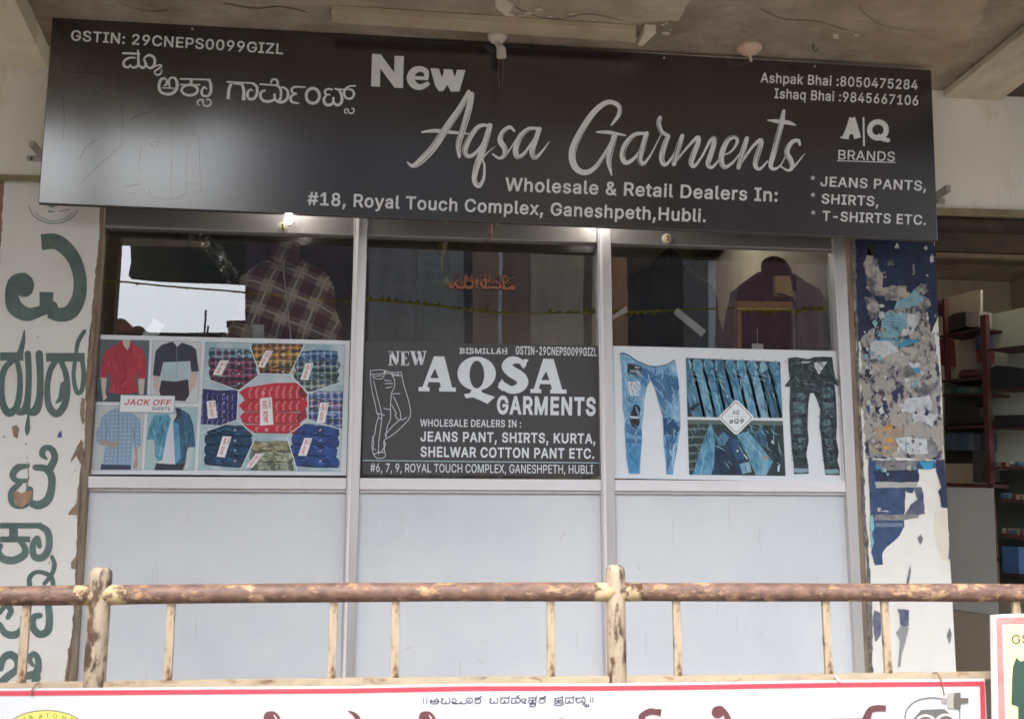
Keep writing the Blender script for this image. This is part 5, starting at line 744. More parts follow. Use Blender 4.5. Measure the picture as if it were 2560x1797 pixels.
folds(P, [(950, 150), (1150, 140), (1200, 180), (1228, 405), (1150, 408), (1138, 300), (860, 310), (828, 458), (753, 448), (780, 200)], f, 20, [ink('#4d4f5e'), ink('#22232e')], 6, 6, 90, 6, 95, 35)
f = 'F2'
FQ = [(100, 102), (1540, 133), (1490, 1440), (20, 1422)]; FV = [p[:2] for p in v(f, FQ)]
P.poly(FQ, M('#bcd0d5', .45, .2, 9, 0, var2='#8fb0b8', t=(.35, .55)), 0, f); outl(FQ, f, 4, ink('#6f8f92'), 12)
RS = random.Random(11)
def layer_(cx, y0, y1, w0, w1, cell, mat, ly, sk=0):
    pts = []; n = 10; mid = (y0+y1)/2; hh = (y1-y0)/2
    for i in range(n+1):
        t = i/n; x = cx-w0/2+w0*t; pts.append((x, y0+6*math.sin(t*7+cx)+sk*(t-.5)))
    for i in range(5):
        a = -math.pi/2+math.pi*(i+1)/6; pts.append((cx+w0/2+hh*.6*math.cos(a)*RS.uniform(.7, 1.2), mid+hh*math.sin(a)+sk*.5))
    for i in range(n+1):
        t = 1-i/n; pts.append((cx-w1/2+w1*t, y1+5*math.sin(t*5+cx)+sk*(t-.5)))
    for i in range(5):
        a = math.pi/2+math.pi*(i+1)/6; pts.append((cx-w0/2+hh*.6*math.cos(a), mid+hh*math.sin(a)-sk*.5))
    q = v(f, pts); q = clip([p[:2] for p in q], FV)
    if cell: q = clip(q, [p[:2] for p in v(f, cell)])
    if q: P.raw([q], mat, ly)
def stack(cx, y0, y1, wd, mats, cell, sk=0, ly=1, gap='#2a3038'):
    n = len(mats); h = (y1-y0)/n
    for i, mt in enumerate(mats):
        ox = RS.uniform(-14, 14); layer_(cx+ox, y0+i*h-3, y0+(i+1)*h+5, wd, wd*.96, cell, ink(gap), ly+i*2 % 2, sk); layer_(cx+ox, y0+i*h+2, y0+(i+1)*h-9, wd*.98, wd*.95, cell, mt, ly+1, sk)
        q = [(cx+wd*.12, y0+(i+.5)*h-6), (cx+wd*.17, y0+(i+.5)*h-14), (cx+wd*.15, y0+(i+.5)*h+6), (cx+wd*.1, y0+(i+.5)*h+8)]
        P.poly(q, ink('#d9c3cc'), ly+3, f)
pd = lambda a, b, c, s=.026, r=.05: plaid('f', a, b, c, s, r, rough=.5)
RDK = [pd('#33384a', '#7aa0b8', '#c5d5dd'), pd('#2c2f40', '#a8425a', '#7f95bd'), pd('#2e2a38', '#b04a62', '#8d6fa0'), pd('#2b2836', '#8c2f45', '#53406a')]
cT = [(545, 110), (1125, 110), (965, 435), (660, 432)]; cTL = [(90, 90), (540, 120), (655, 432), (430, 605), (60, 470)]; cTR = [(1125, 120), (1560, 120), (1540, 500), (1165, 625), (970, 440)]
cL = [(40, 470), (432, 605), (420, 910), (20, 1050)]; cR = [(1165, 630), (1540, 510), (1520, 1010), (1160, 905)]
cBL = [(40, 1040), (420, 910), (610, 1090), (460, 1430), (0, 1440)]; cB = [(610, 1085), (940, 1075), (1045, 1440), (455, 1440)]; cBR = [(1150, 915), (1520, 1005), (1500, 1450), (1045, 1440), (940, 1080)]
stack(385, 175, 585, 440, RDK, cTL, 25); stack(835, 120, 450, 480, [pd('#4c3a2e', '#c9803c', '#9fae8a'), pd('#4d4a34', '#d39a45', '#e0c87c'), pd('#3c4a40', '#c0a04f', '#d8d0a0'), pd('#40342e', '#8a5a38', '#b98c50')], cT)
stack(1250, 195, 600, 400, [pd('#223a6c', '#4f86b5', '#b9d3df'), pd('#24304e', '#7ba0a8', '#c0d2cc'), pd('#2a3440', '#5a7a74', '#a9c0b0'), pd('#3a4a50', '#9ab0a0', '#d0d8c0')], cTR, -5)
NV = [M('#3a3d78', .5, .15, 20, 0, var2='#2e2f60')]*4; stack(235, 600, 955, 380, NV, cL, 12, gap='#22224a')
stack(1345, 610, 1000, 340, [pd('#2c4f8e', '#8fb2d6', '#e0c0b8'), pd('#38406c', '#b7909c', '#dfe3ee'), pd('#2f4a84', '#7fa0c8', '#d6dcea'), pd('#2f3f74', '#6f7fae', '#cfd2e6')], cR, 22)
TB_ = [M('#1f4f70', .5, .3, 22, 0, var2='#123146', t=(.4, .6))]*4; stack(345, 960, 1385, 430, TB_, cBL, 22, gap='#0f2536')
stack(780, 1130, 1450, 380, [M('#a39a78', .5, .3, 24, 0, var2='#6b6748', t=(.45, .52)), M('#b3b7a0', .5, .3, 26, 0, var2='#74785c', t=(.45, .52)), M('#9aa08a', .5, .3, 26, 0, var2='#5f6650', t=(.45, .52))], cB, 6, gap='#4a4a38')
stack(1225, 960, 1390, 430, [M('#2c5298', .5, .3, 22, 0, var2='#1c3468', t=(.4, .6))]*4, cBR, 26, gap='#16244a')
for yy in range(4):
    for i in range(7): P.raw([clip([p[:2] for p in l], [p[:2] for p in v(f, cL)]) for l in S([(75+i*52, 625+yy*90+i*3, 6), (62+i*52, 660+yy*90+i*3, 6), (70+i*52, 690+yy*90+i*3, 6)], view=f, cap=False)], ink('#a9a6c8'), 6)
for bx, cs, an in (((150, 190, 600, 570), ('#9fb8c8', '#1c1c28', '#8a3a50'), 5), ((640, 140, 1050, 420), ('#e0b060', '#2a221c', '#a8642e'), 0), ((1060, 210, 1450, 580), ('#a9c8d4', '#141c2c', '#34549a'), 0), ((80, 610, 410, 930), ('#6a6cb0', '#1c1c44', '#2e3070'), 5), ((1190, 640, 1500, 980), ('#c6d3e6', '#1c2850', '#6f7fb4'), 5), ((130, 980, 560, 1370), ('#3f83a8', '#0b1c2c', '#1f5070'), 10), ((620, 1140, 940, 1420), ('#c8c4a4', '#5a563e', '#85805c'), 5), ((1010, 980, 1440, 1370), ('#4f7cc8', '#0e1c40', '#2a4c90'), 10)):
    folds(P, [(bx[0], bx[1]), (bx[2], bx[1]), (bx[2], bx[3]), (bx[0], bx[3])], f, 46, [ink(c_) for c_ in cs], 5, int(bx[0]+bx[1]), 90, 9, an, 25)
oc = [(645, 440), (968, 440), (1160, 625), (1158, 910), (960, 1060), (610, 1055), (425, 910), (437, 612)]
P.poly(oc, M('#ccd6da', .45, .1, 6, 0, var2='#a9bcc3'), 6, f)
RL = M('#d0323f', .5, .1, 7, 0, var2='#b52936')
for i, q in enumerate([[(447, 620), (520, 572), (820, 525), (1030, 522), (1085, 560), (1152, 650), (1085, 700), (505, 698)], [(440, 760), (505, 703), (1140, 690), (1160, 760), (1090, 822), (492, 815)], [(455, 870), (490, 830), (1060, 832), (1120, 850), (1060, 945), (482, 937)], [(480, 955), (1085, 948), (1015, 1052), (620, 1040), (540, 1005)]]):
    P.poly(q, RL, 8, f)
    y0 = [545, 705, 835, 955][i]; y1 = [690, 815, 935, 1030][i]
    for j in range(8):
        x = 545+j*70; 
        if 640 < x < 810 and i > 0: continue
        if i == 3 and (x < 560 or x > 980): continue
        P.raw(S([(x+26, y0+(8 if j > 3 else 30), 5), (x+2, (y0+y1)/2, 6), (x+8, y1-4, 5)], view=f, cap=False)+S([(x+12+26, y0+(10 if j > 3 else 30), 4), (x+14, (y0+y1)/2, 4), (x+20, y1-4, 4)], view=f, cap=False), ink('#e3a4a8'), 9)
    P.raw(S([(500, y1+6), (800, y1+10), (1080, y1+4)], 7, view=f), ink('#7d1d28'), 9)
P.poly([(1085, 560), (1152, 650), (1130, 700), (1060, 640)], ink('#7c2630'), 9, f); P.poly([(1050, 860), (1130, 770), (1150, 880), (1060, 945), (1035, 890)], ink('#99323c'), 9, f)
for x, y in ((695, 630), (730, 1010)): P.raw(ring(x, y, 12, 12, 6, f), ink('#f0e6e6'), 10)
for a, b in ([(545, 118), (660, 432)], [(1122, 130), (967, 437)], [(660, 432), (967, 437)], [(640, 450), (437, 612)], [(437, 612), (423, 910)], [(423, 910), (610, 1062)], [(945, 1062), (1158, 912)], [(1162, 632), (975, 440)], [(432, 603), (82, 470)], [(420, 908), (45, 1045)], [(612, 1095), (462, 1420)], [(940, 1080), (1045, 1430)], [(1160, 908), (1505, 1005)], [(1166, 630), (1530, 508)], [(1160, 632), (1158, 912)]): P.raw(S([a, b], 9, view=f, smooth=False, cap=False), ink('#e6ecee'), 11)
def tagl(q, cap, cs):
    P.poly(q, ink('#f1efee'), 12, f); tl, tr, br, bl = q
    m_ = lambda a, b, t: (a[0]+(b[0]-a[0])*t, a[1]+(b[1]-a[1])*t)
    up = (tl[0]-tr[0], tl[1]-tr[1]); s0 = m_(bl, br, .60); s1 = m_(tl, tr, .60)
    P.text('JACK OFF', m_(s0, s1, .08), m_(s0, s1, .93), cap, RD, 13, view=f, bold=16, up=up)
    s0 = m_(bl, br, .90); s1 = m_(tl, tr, .90); P.text('SHIRTS', m_(s0, s1, .62), m_(s0, s1, .95), cs, ink('#5f6468'), 13, view=f, bold=14, up=up)
tagl([(660, 685), (783, 675), (800, 955), (662, 968)], 46, 22)
for q in ([(250, 292), (342, 292), (262, 448), (172, 440)], [(722, 190), (798, 195), (705, 368), (635, 360)], [(1135, 320), (1215, 320), (1160, 498), (1075, 492)], [(108, 715), (200, 702), (220, 885), (125, 898)], [(1285, 728), (1375, 730), (1330, 942), (1248, 932)], [(275, 1075), (368, 1078), (298, 1295), (215, 1285)], [(620, 1255), (700, 1258), (580, 1405), (515, 1395)], [(1120, 1092), (1203, 1095), (1142, 1278), (1055, 1275)]): tagl(q, 30, 13)
P.build('printed_picture', po)
# centre poster
q2 = [(912, 853.5), (1496.5, 864.5), (1501, 1190), (906, 1186)]
po = poster('dark window poster with white capitals and a line drawing of trousers', q2, M('#565252', .40, .06, 3, .02, g=.62, bscale=5))
P = Print(GS, .0004, .0006); f = 'F3'; WP = ink('#e4e8ec')
for s_ in ([(345, 141), (345, 260), 15], [(347, 141), (408, 258), 30], [(411, 140), (411, 256), 14], [(324, 140), (372, 140), 8], [(324, 259), (368, 259), 8], [(392, 138), (430, 138), 8], [(458, 140), (458, 260), 30], [(436, 141), (508, 142), 9], [(436, 259), (510, 260), 10], [(460, 199), (488, 199), 9], [(506, 139), (508, 168), 7], [(508, 236), (506, 262), 8], [(488, 186), (488, 212), 6], [(543, 140), (577, 258), 30], [(578, 258), (603, 165), 10], [(600, 141), (628, 258), 30], [(630, 258), (656, 145), 10], [(518, 138), (570, 139), 8], [(584, 139), (622, 139), 8], [(635, 138), (670, 138), 8]):
    P.raw(S(s_[:2], s_[2], view=f, smooth=False, cap=False), WP, 1)
L = []
for s_ in ():
    pass
P.build('lettering', po); P = Print(GS, .0004, .0006)
P.text('BISMILLAH', (965, 155), (1398, 160), 48, WP, view=f, bold=14); P.text('GSTIN-29CNEPS0099GIZL', (1465, 163), (2198, 178), 74, WP, view=f, bold=14)
for x in (975, 1053, 1320, 1380):
    P.raw(S([(x-14, 156+(x-965)*.01), (x+14, 156+(x-965)*.01)], 5, view=f, smooth=False, cap=False), WP, 2); P.raw(S([(x-12, 109), (x+12, 109)], 5, view=f, smooth=False, cap=False), WP, 2)
P.build('lettering', po); P = Print(GS, .0004, .0006)
P.holes([[p for p in v(f, l)] for l in ([(735, 182), (828, 183), (898, 460), (932, 462), (932, 498), (782, 496), (782, 462), (797, 460), (787, 415), (685, 412), (675, 457), (695, 459), (695, 496), (597, 493), (597, 458), (632, 456)], [(745, 290), (700, 375), (778, 378)])], WP, 1)
P.holes([ell(1118, 336, 172, 152, 36, f), ell(1120, 345, 66, 124, 30, f)], WP, 1)
P.poly([(1078, 470), (1152, 470), (1168, 506), (1282, 545), (1215, 608), (1150, 575), (1080, 548), (1022, 558), (1003, 520), (1058, 512)], WP, 2, f)
P.raw(S([(1548, 262, 30), (1500, 222, 50), (1430, 220, 74), (1388, 268, 92), (1430, 318, 100), (1500, 362, 104), (1532, 412, 100), (1498, 465, 84), (1425, 482, 68), (1365, 450, 66), (1335, 430, 40)], view=f)+[v(f, q) for q in ([(1542, 204), (1584, 211), (1540, 294), (1512, 262)], [(1307, 458), (1342, 385), (1392, 440), (1352, 495)])], WP, 1)
P.holes([[p for p in v(f, l)] for l in ([(1715, 203), (1808, 205), (1885, 478), (1925, 480), (1925, 516), (1778, 514), (1778, 479), (1793, 477), (1783, 432), (1685, 430), (1677, 474), (1697, 476), (1697, 512), (1600, 510), (1600, 476), (1630, 474)], [(1742, 315), (1695, 395), (1770, 395)])], WP, 1)
P.build('lettering', po); P = Print(GS, .0004, .0006)
P.text('GARMENTS', (1293, 691), (2195, 706), 160, WP, view=f, bold=26)
P.build('lettering', po); P = Print(GS, .0004, .0006)
P.text('WHOLESALE DEALERS IN :', (610, 808), (1522, 816), 64, WP, view=f, bold=12); P.text('JEANS PANT, SHIRTS, KURTA,', (610, 940), (2192, 961), 88, WP, view=f, bold=18); P.text('SHELWAR COTTON PANT ETC.', (610, 1078), (2180, 1096), 90, WP, view=f, bold=18)
P.build('lettering', po); P = Print(GS, .0004, .0006)
P.text('#6, 7, 9, ROYAL TOUCH COMPLEX, GANESHPETH, HUBLI', (163, 1216), (2165, 1232), 76, WP, view=f, bold=4)
P.raw(S([(93, 1114), (2219, 1136)], 8, view=f, smooth=False, cap=False), ink('#a5cdd2'), 1)
P.build('lettering', po); P = Print(GS, .0004, .0006)
for i, q in enumerate([[(165, 310), (260, 303), (360, 325), (442, 322)], [(165, 310), (166, 380), (178, 480), (210, 620), (222, 690)], [(222, 690), (238, 720), (215, 800), (205, 870), (182, 940), (180, 1000), (195, 1060), (230, 1095), (295, 1080), (290, 1010), (285, 940)], [(442, 322), (460, 420), (490, 520), (517, 620), (521, 720), (460, 800), (370, 880), (290, 930)], [(358, 345), (382, 400), (380, 460), (355, 510), (350, 560), (345, 640), (345, 740), (320, 800), (300, 900)], [(195, 400), (230, 550), (265, 700), (260, 800), (240, 950), (240, 1060)], [(370, 540), (400, 600), (432, 680), (437, 740)], [(355, 615), (380, 660), (400, 700)], [(430, 750), (370, 800), (315, 865)], [(165, 345), (280, 335), (300, 330), (440, 355)], [(190, 350), (200, 380), (275, 378), (290, 310)], [(202, 360), (270, 355)], [(360, 517), (430, 515)], [(290, 395), (352, 402)], [(295, 425), (366, 425)], [(303, 466), (360, 452)], [(225, 690), (292, 710)], [(235, 735), (268, 735)], [(285, 645), (310, 655), (340, 655)], [(300, 345), (290, 305), (300, 330)], [(195, 1060), (240, 1040), (290, 1045)], [(290, 940), (298, 980), (260, 1040)], [(385, 700), (410, 745), (460, 745), (490, 728)], [(300, 905), (310, 890), (295, 875)], [(365, 325), (362, 350), (440, 355)], [(415, 325), (412, 352)], [(182, 900), (195, 960), (188, 1000), (212, 1020)]]): P.raw(S([(x, y, 5.5) for x, y in q], view=f), WP, 1+i % 4)
P.build('trouser_drawing', po)
# right poster
q3 = [(1532.5, 864.5), (2097, 877.5), (2112, 1205), (1536, 1195)]
po = poster('white window poster of pale and black jeans either side of two denim photographs', q3, PW)
P = Print(GS, .00035, .0006); f = 'F4'
JL = denim('#85b4d2', '#5c94be', 22); JM = denim('#5485ae', '#3a6a96', 22); JW = M('#b9d3e4', .5, .1, 16, 0, var2='#7fb0d2', t=(.4, .6)); JK = denim('#3c4c50', '#11181c', 60)
P.poly([(175, 120), (205, 108), (260, 130), (330, 180), (430, 225), (500, 235), (600, 215), (672, 172), (680, 210), (700, 330), (716, 560), (722, 780), (702, 900), (690, 1000), (662, 1120), (655, 1205), (595, 1205), (590, 1100), (572, 950), (565, 800), (560, 680), (520, 540), (490, 430), (452, 360), (420, 420), (398, 540), (392, 660), (375, 780), (378, 900), (365, 1060), (358, 1200), (260, 1200), (235, 1060), (225, 900), (218, 800), (222, 710), (205, 620), (200, 450), (195, 300)], JL, 0, f)
P.poly([(452, 335), (560, 300), (700, 330), (712, 430), (640, 560), (560, 660), (520, 540), (490, 430)], JM, 1, f); P.poly([(565, 700), (640, 690), (718, 790), (690, 850), (575, 850)], M('#27567f', .5, .2, 16, 0, var2='#1d4468'), 1, f); P.poly([(590, 860), (690, 850), (670, 1000), (600, 1180)], JM, 1, f)
P.poly([(380, 240), (490, 300), (452, 345), (390, 350), (300, 330)], JM, 1, f); P.poly([(225, 740), (375, 800), (375, 860), (300, 850), (228, 820)], JM, 1, f); P.poly([(228, 880), (375, 890), (370, 930), (235, 920)], JM, 1, f)
P.poly([(240, 940), (362, 945), (352, 1190), (262, 1190)], M('#4f98c6', .5, .2, 10, 0, var2='#3b82b0'), 1, f)
for q in ([(620, 560), (700, 600), (715, 720), (640, 700)], [(640, 230), (680, 220), (690, 290), (650, 280)], [(660, 930), (690, 920), (650, 1160), (640, 1100)], [(205, 130), (260, 150), (330, 200), (290, 210)], [(370, 560), (398, 470), (392, 640), (350, 720)]): P.poly(rough_edge(v(f, q), .8, 4, 3), JW, 2)
P.poly([(248, 208), (368, 230), (368, 320), (248, 298)], ink('#23262c'), 3, f); P.text('EAT', (312, 252), (356, 260), 22, ink('#dfe6ea'), 4, view=f, bold=14); P.text('CHICKEN', (260, 286), (356, 300), 24, ink('#dfe6ea'), 4, view=f, bold=14)
P.poly(rough_edge(v(f, [(250, 372), (350, 365), (368, 420), (350, 500), (262, 495)]), .6, 4, 4), ink('#dfe3e4'), 3)
for j in range(4): P.raw(S([(258, 400+j*24), (350, 408+j*24)], 3, view=f, smooth=False, cap=False), ink('#8da6b8'), 4)
P.poly([(300, 585), (325, 575), (352, 590), (365, 620), (350, 680), (358, 740), (340, 790), (270, 775), (265, 700), (285, 640)], ink('#20242a'), 3, f); P.poly([(272, 680), (352, 686), (345, 705), (275, 700)], ink('#c8d2d6'), 4, f)
P.raw(S([(180, 118), (250, 135), (330, 190), (430, 230), (500, 238), (600, 218), (670, 178)], 7, view=f), ink('#2c5272'), 3); P.raw(S([(500, 240), (495, 300), (460, 345)], 5, view=f)+S([(575, 730), (640, 745), (715, 740)], 6, view=f)+S([(575, 800), (640, 820), (705, 805)], 8, view=f), ink('#234b70'), 3)
P.text('CJL', (588, 400), (712, 415), 62, ink('#2c5f92'), 4, view=f, bold=14)
# upper denim row
UQ = [(770, 160), (1615, 195), (1638, 697), (785, 688)]; UV = [p[:2] for p in v(f, UQ)]
P.poly(UQ, M('#33474c', .5, .2, 20, 0, var2='#1f2d31'), 0, f)
dc = [denim('#5f93ae', '#3a6a86', 30), denim('#7fb0c6', '#4f86a2', 30), denim('#467890', '#2a5068', 30), denim('#6ba4c0', '#427f9e', 34), denim('#93bccc', '#6397ae', 34)]
for i in range(10):
    x0 = 700+i*98; dd = [0, 1, 3, 0, 3, 1, 4, 2, 3, 2][i]
    for q, mt, ly in (([(x0+40, 170+i*3), (x0+100, 165+i*3), (x0+170, 330), (x0+250, 700), (x0+130, 700), (x0+60, 400), (x0+20, 260)], dc[dd], 1), ([(x0+60, 178+i*3), (x0+88, 172+i*3), (x0+120, 260), (x0+60, 300), (x0+28, 250)], dc[(dd+2) % 5], 2), ([(x0+105, 170+i*3), (x0+118, 170+i*3), (x0+258, 700), (x0+248, 700), (x0+165, 330)], ink('#253a44'), 3)):
        q = clip([p[:2] for p in v(f, q)], UV)
        if q: P.raw([q], mt, ly)
    for q in ([(x0+30, 300), (x0+120, 330)], [(x0+40, 345), (x0+135, 380)], [(x0+60, 205), (x0+30, 290)]):
        q = S(q, 5, view=f, smooth=False, cap=False); P.raw([clip(l, UV) for l in q], ink('#a8ccda' if i % 2 else '#1f4257'), 4)
    q = S([(x0+85, 150+i*3), (x0+88, 178+i*3)], 5, view=f, smooth=False, cap=False); P.raw(q, ink('#5a7078'), 4)
P.poly([(800, 610), (905, 545), (900, 570), (830, 640)], ink('#16262e'), 5, f); P.raw([ell(1145, 505, 8, 9, 8, f), ell(885, 560, 7, 7, 8, f)], ink('#d5e0e2'), 5)
LQ = [(785, 714), (1640, 725), (1665, 1217), (800, 1206)]; LV = [p[:2] for p in v(f, LQ)]
P.poly(LQ, M('#35453f', .5, .2, 16, 0, var2='#222f2c'), 0, f)
for j in range(6): P.raw([clip(l, LV) for l in S([(788, 800+j*72, 18), (900, 795+j*72, 14), (1000, 800+j*72, 8)], view=f)], ink('#6f8374'), 1)
P.poly([(788, 720), (1640, 730), (1642, 765), (790, 750)], ink('#5f7268'), 1, f)
for q, mt, ly in (([(990, 738), (1015, 800), (1030, 900), (1025, 1100), (1000, 1205), (830, 1205), (870, 1080), (905, 960)], dc[3], 2), ([(1040, 900), (1060, 840), (1120, 800), (1200, 860), (1340, 1080), (1260, 1210), (1010, 1208), (1030, 1050)], denim('#24405c', '#142436', 22), 2),
                  ([(1050, 870), (1110, 820), (1160, 870), (1120, 940), (1060, 950)], dc[0], 3), ([(1225, 850), (1330, 815), (1400, 900), (1552, 1090), (1490, 1212), (1400, 1212), (1340, 1080), (1280, 960)], dc[1], 3), ([(1375, 850), (1440, 765), (1515, 900), (1485, 965), (1420, 930)], dc[2], 3),
                  ([(1480, 780), (1560, 860), (1620, 1060), (1610, 1160), (1590, 1180), (1560, 1040), (1500, 900)], ink('#1a2a31'), 4), ([(1250, 1110), (1340, 1085), (1360, 1180), (1280, 1200)], dc[4], 4), ([(1150, 900), (1230, 880), (1310, 1040), (1230, 1090)], denim('#2f5a80', '#1b3a58', 22), 3)):
    q = clip([p[:2] for p in v(f, q)], LV); P.raw([q], mt, ly)
for q, c_ in (([(1065, 860), (1110, 930)], '#123'), ([(1090, 840), (1130, 920)], '#123'), ([(1230, 870), (1300, 1000), (1370, 1110)], '#0f'), ([(905, 960), (930, 1080), (900, 1200)], '#9c'), ([(1300, 860), (1400, 980), (1530, 1100)], '#9c')): P.raw(S(q, 5, view=f), ink('#12222c') if c_ != '#9c' else ink('#a9d0de'), 5)
P.raw([ell(1232, 992, 10, 10, 8, f)]+[v(f, [(1295, 1020), (1325, 1060), (1318, 1068), (1288, 1030)]), v(f, [(1540, 895), (1562, 915), (1555, 935), (1535, 915)]), v(f, [(1595, 1120), (1612, 1125), (1608, 1180), (1592, 1175)])], ink('#cfdde0'), 6)
P.poly(rough_edge(v(f, [(1455, 1030), (1500, 1040), (1490, 1080), (1465, 1070)]), .7, 4, 2), ink('#a58d6c'), 6)
def rdia(cx, cy, r, rx=1.0, c_=22):
    q = []
    for i in range(4):
        a = i*math.pi/2-math.pi/2
        for da in (-.16, -.06, .06, .16): q.append((cx+r*math.cos(a+da)*(1-abs(da)*.55)*rx, cy+r*math.sin(a+da)*(1-abs(da)*.55)))
    return q
P.poly(rdia(1222, 692, 158), ink('#eef1f2'), 8, f); P.poly(rdia(1222, 692, 140), ink('#8d9496'), 9, f); P.poly(rdia(1222, 692, 131), ink('#eef1f2'), 10, f)
P.text('AQ', (1188, 665), (1246, 666), 38, ink('#4d5458'), 11, view=f, bold=14, shear=.1); P.raw(S([(1130, 685), (1315, 687)], 3, view=f, smooth=False, cap=False), ink('#8d9496'), 11)
P.text('aQ9', (1155, 744), (1293, 747), 42, ink('#6a7176'), 11, view=f, bold=24, shear=.18)
# black jeans
P.poly([(1685, 162), (1760, 152), (1870, 170), (1920, 152), (2000, 148), (2083, 153), (2095, 262), (2112, 340), (2147, 400), (2132, 413), (2102, 392), (2115, 500), (2122, 640), (2126, 760), (2118, 880), (2142, 1000), (2130, 1080), (2150, 1150), (2150, 1212), (2020, 1207), (2010, 1120), (1992, 980), (1984, 880), (1968, 780), (1975, 620), (1948, 540), (1918, 478), (1885, 475), (1868, 580), (1862, 780), (1872, 900), (1850, 1020), (1868, 1120), (1872, 1197), (1740, 1202), (1735, 1100), (1722, 1000), (1712, 860), (1706, 760), (1700, 600), (1706, 420), (1660, 418), (1658, 405), (1702, 350), (1690, 260)], JK, 0, f)
P.poly([(1920, 203), (2037, 193), (1965, 310), (1928, 245)], ink('#dde2e4'), 1, f); P.poly([(1800, 195), (1895, 190), (1870, 205), (1810, 208)], ink('#c9d2d4'), 1, f)
RP = M('#6f8f94', .5, .3, 40, 0, var2='#2f4147', t=(.4, .62))
for i, q in enumerate([[(1745, 480), (1830, 470), (1850, 520), (1780, 540)], [(1730, 700), (1800, 690), (1830, 800), (1790, 850), (1735, 830)], [(1760, 870), (1850, 880), (1790, 930)], [(1990, 430), (2080, 420), (2100, 500), (2010, 520)], [(1990, 740), (2060, 700), (2080, 790), (2020, 830)], [(2010, 880), (2080, 890), (2090, 940), (2020, 930)], [(1730, 560), (1840, 570), (1830, 660), (1735, 650)], [(2000, 560), (2100, 550), (2110, 650), (2000, 640)]]): P.poly(rough_edge(v(f, q), 1, 4, i), RP, 1)
folds(P, [(175, 130), (260, 150), (330, 200), (430, 245), (500, 255), (670, 200), (700, 330), (716, 560), (722, 780), (702, 900), (662, 1120), (655, 1200), (597, 1200), (572, 950), (560, 680), (490, 430), (452, 360), (398, 540), (375, 780), (365, 1060), (355, 1195), (262, 1195), (225, 900), (222, 710), (200, 450)], f, 150, [ink('#b9d9ea'), ink('#2f6c9c'), ink('#7fb0cf'), ink('#24557f')], 6, 7, 110, 8, 80, 45)
folds(P, UQ, f, 110, [ink('#a6cfdd'), ink('#23475a'), ink('#5f97ae'), ink('#162a34')], 6, 8, 120, 8, 70, 18)
folds(P, LQ, f, 80, [ink('#8fbccc'), ink('#16303f'), ink('#41728a')], 7, 9, 110, 7, 60, 40)
folds(P, [(1700, 200), (2085, 170), (2112, 340), (2115, 500), (2122, 640), (2118, 880), (2130, 1080), (2020, 1150), (1992, 980), (1968, 780), (1948, 540), (1885, 475), (1862, 600), (1862, 780), (1850, 1020), (1860, 1140), (1745, 1140), (1712, 860), (1706, 600)], f, 120, [ink('#5c6f74'), ink('#0f1519'), ink('#7b9094')], 5, 10, 70, 7, 20, 60)
for i in range(16):
    y = 500+i*38; P.raw(S([(1715, y), (1780, y+12), (1858, y-6)], 5, view=f)+S([(1990, y+4), (2050, y+14), (2112, y)], 5, view=f), ink('#18222a' if i % 2 else '#54686c'), 2+i % 2)
P.poly([(1738, 1148), (1862, 1150), (1870, 1180), (1800, 1192), (1740, 1185)], ink('#86a5aa'), 3, f); P.poly([(2018, 1160), (2130, 1155), (2148, 1190), (2080, 1200), (2022, 1195)], ink('#86a5aa'), 3, f)
P.raw(S([(1700, 225), (1780, 200), (1815, 240), (1760, 330), (1665, 412)], 6, view=f)+S([(2060, 230), (2100, 340), (2140, 405)], 6, view=f), ink('#5b6c70'), 3)
P.build('printed_picture', po)
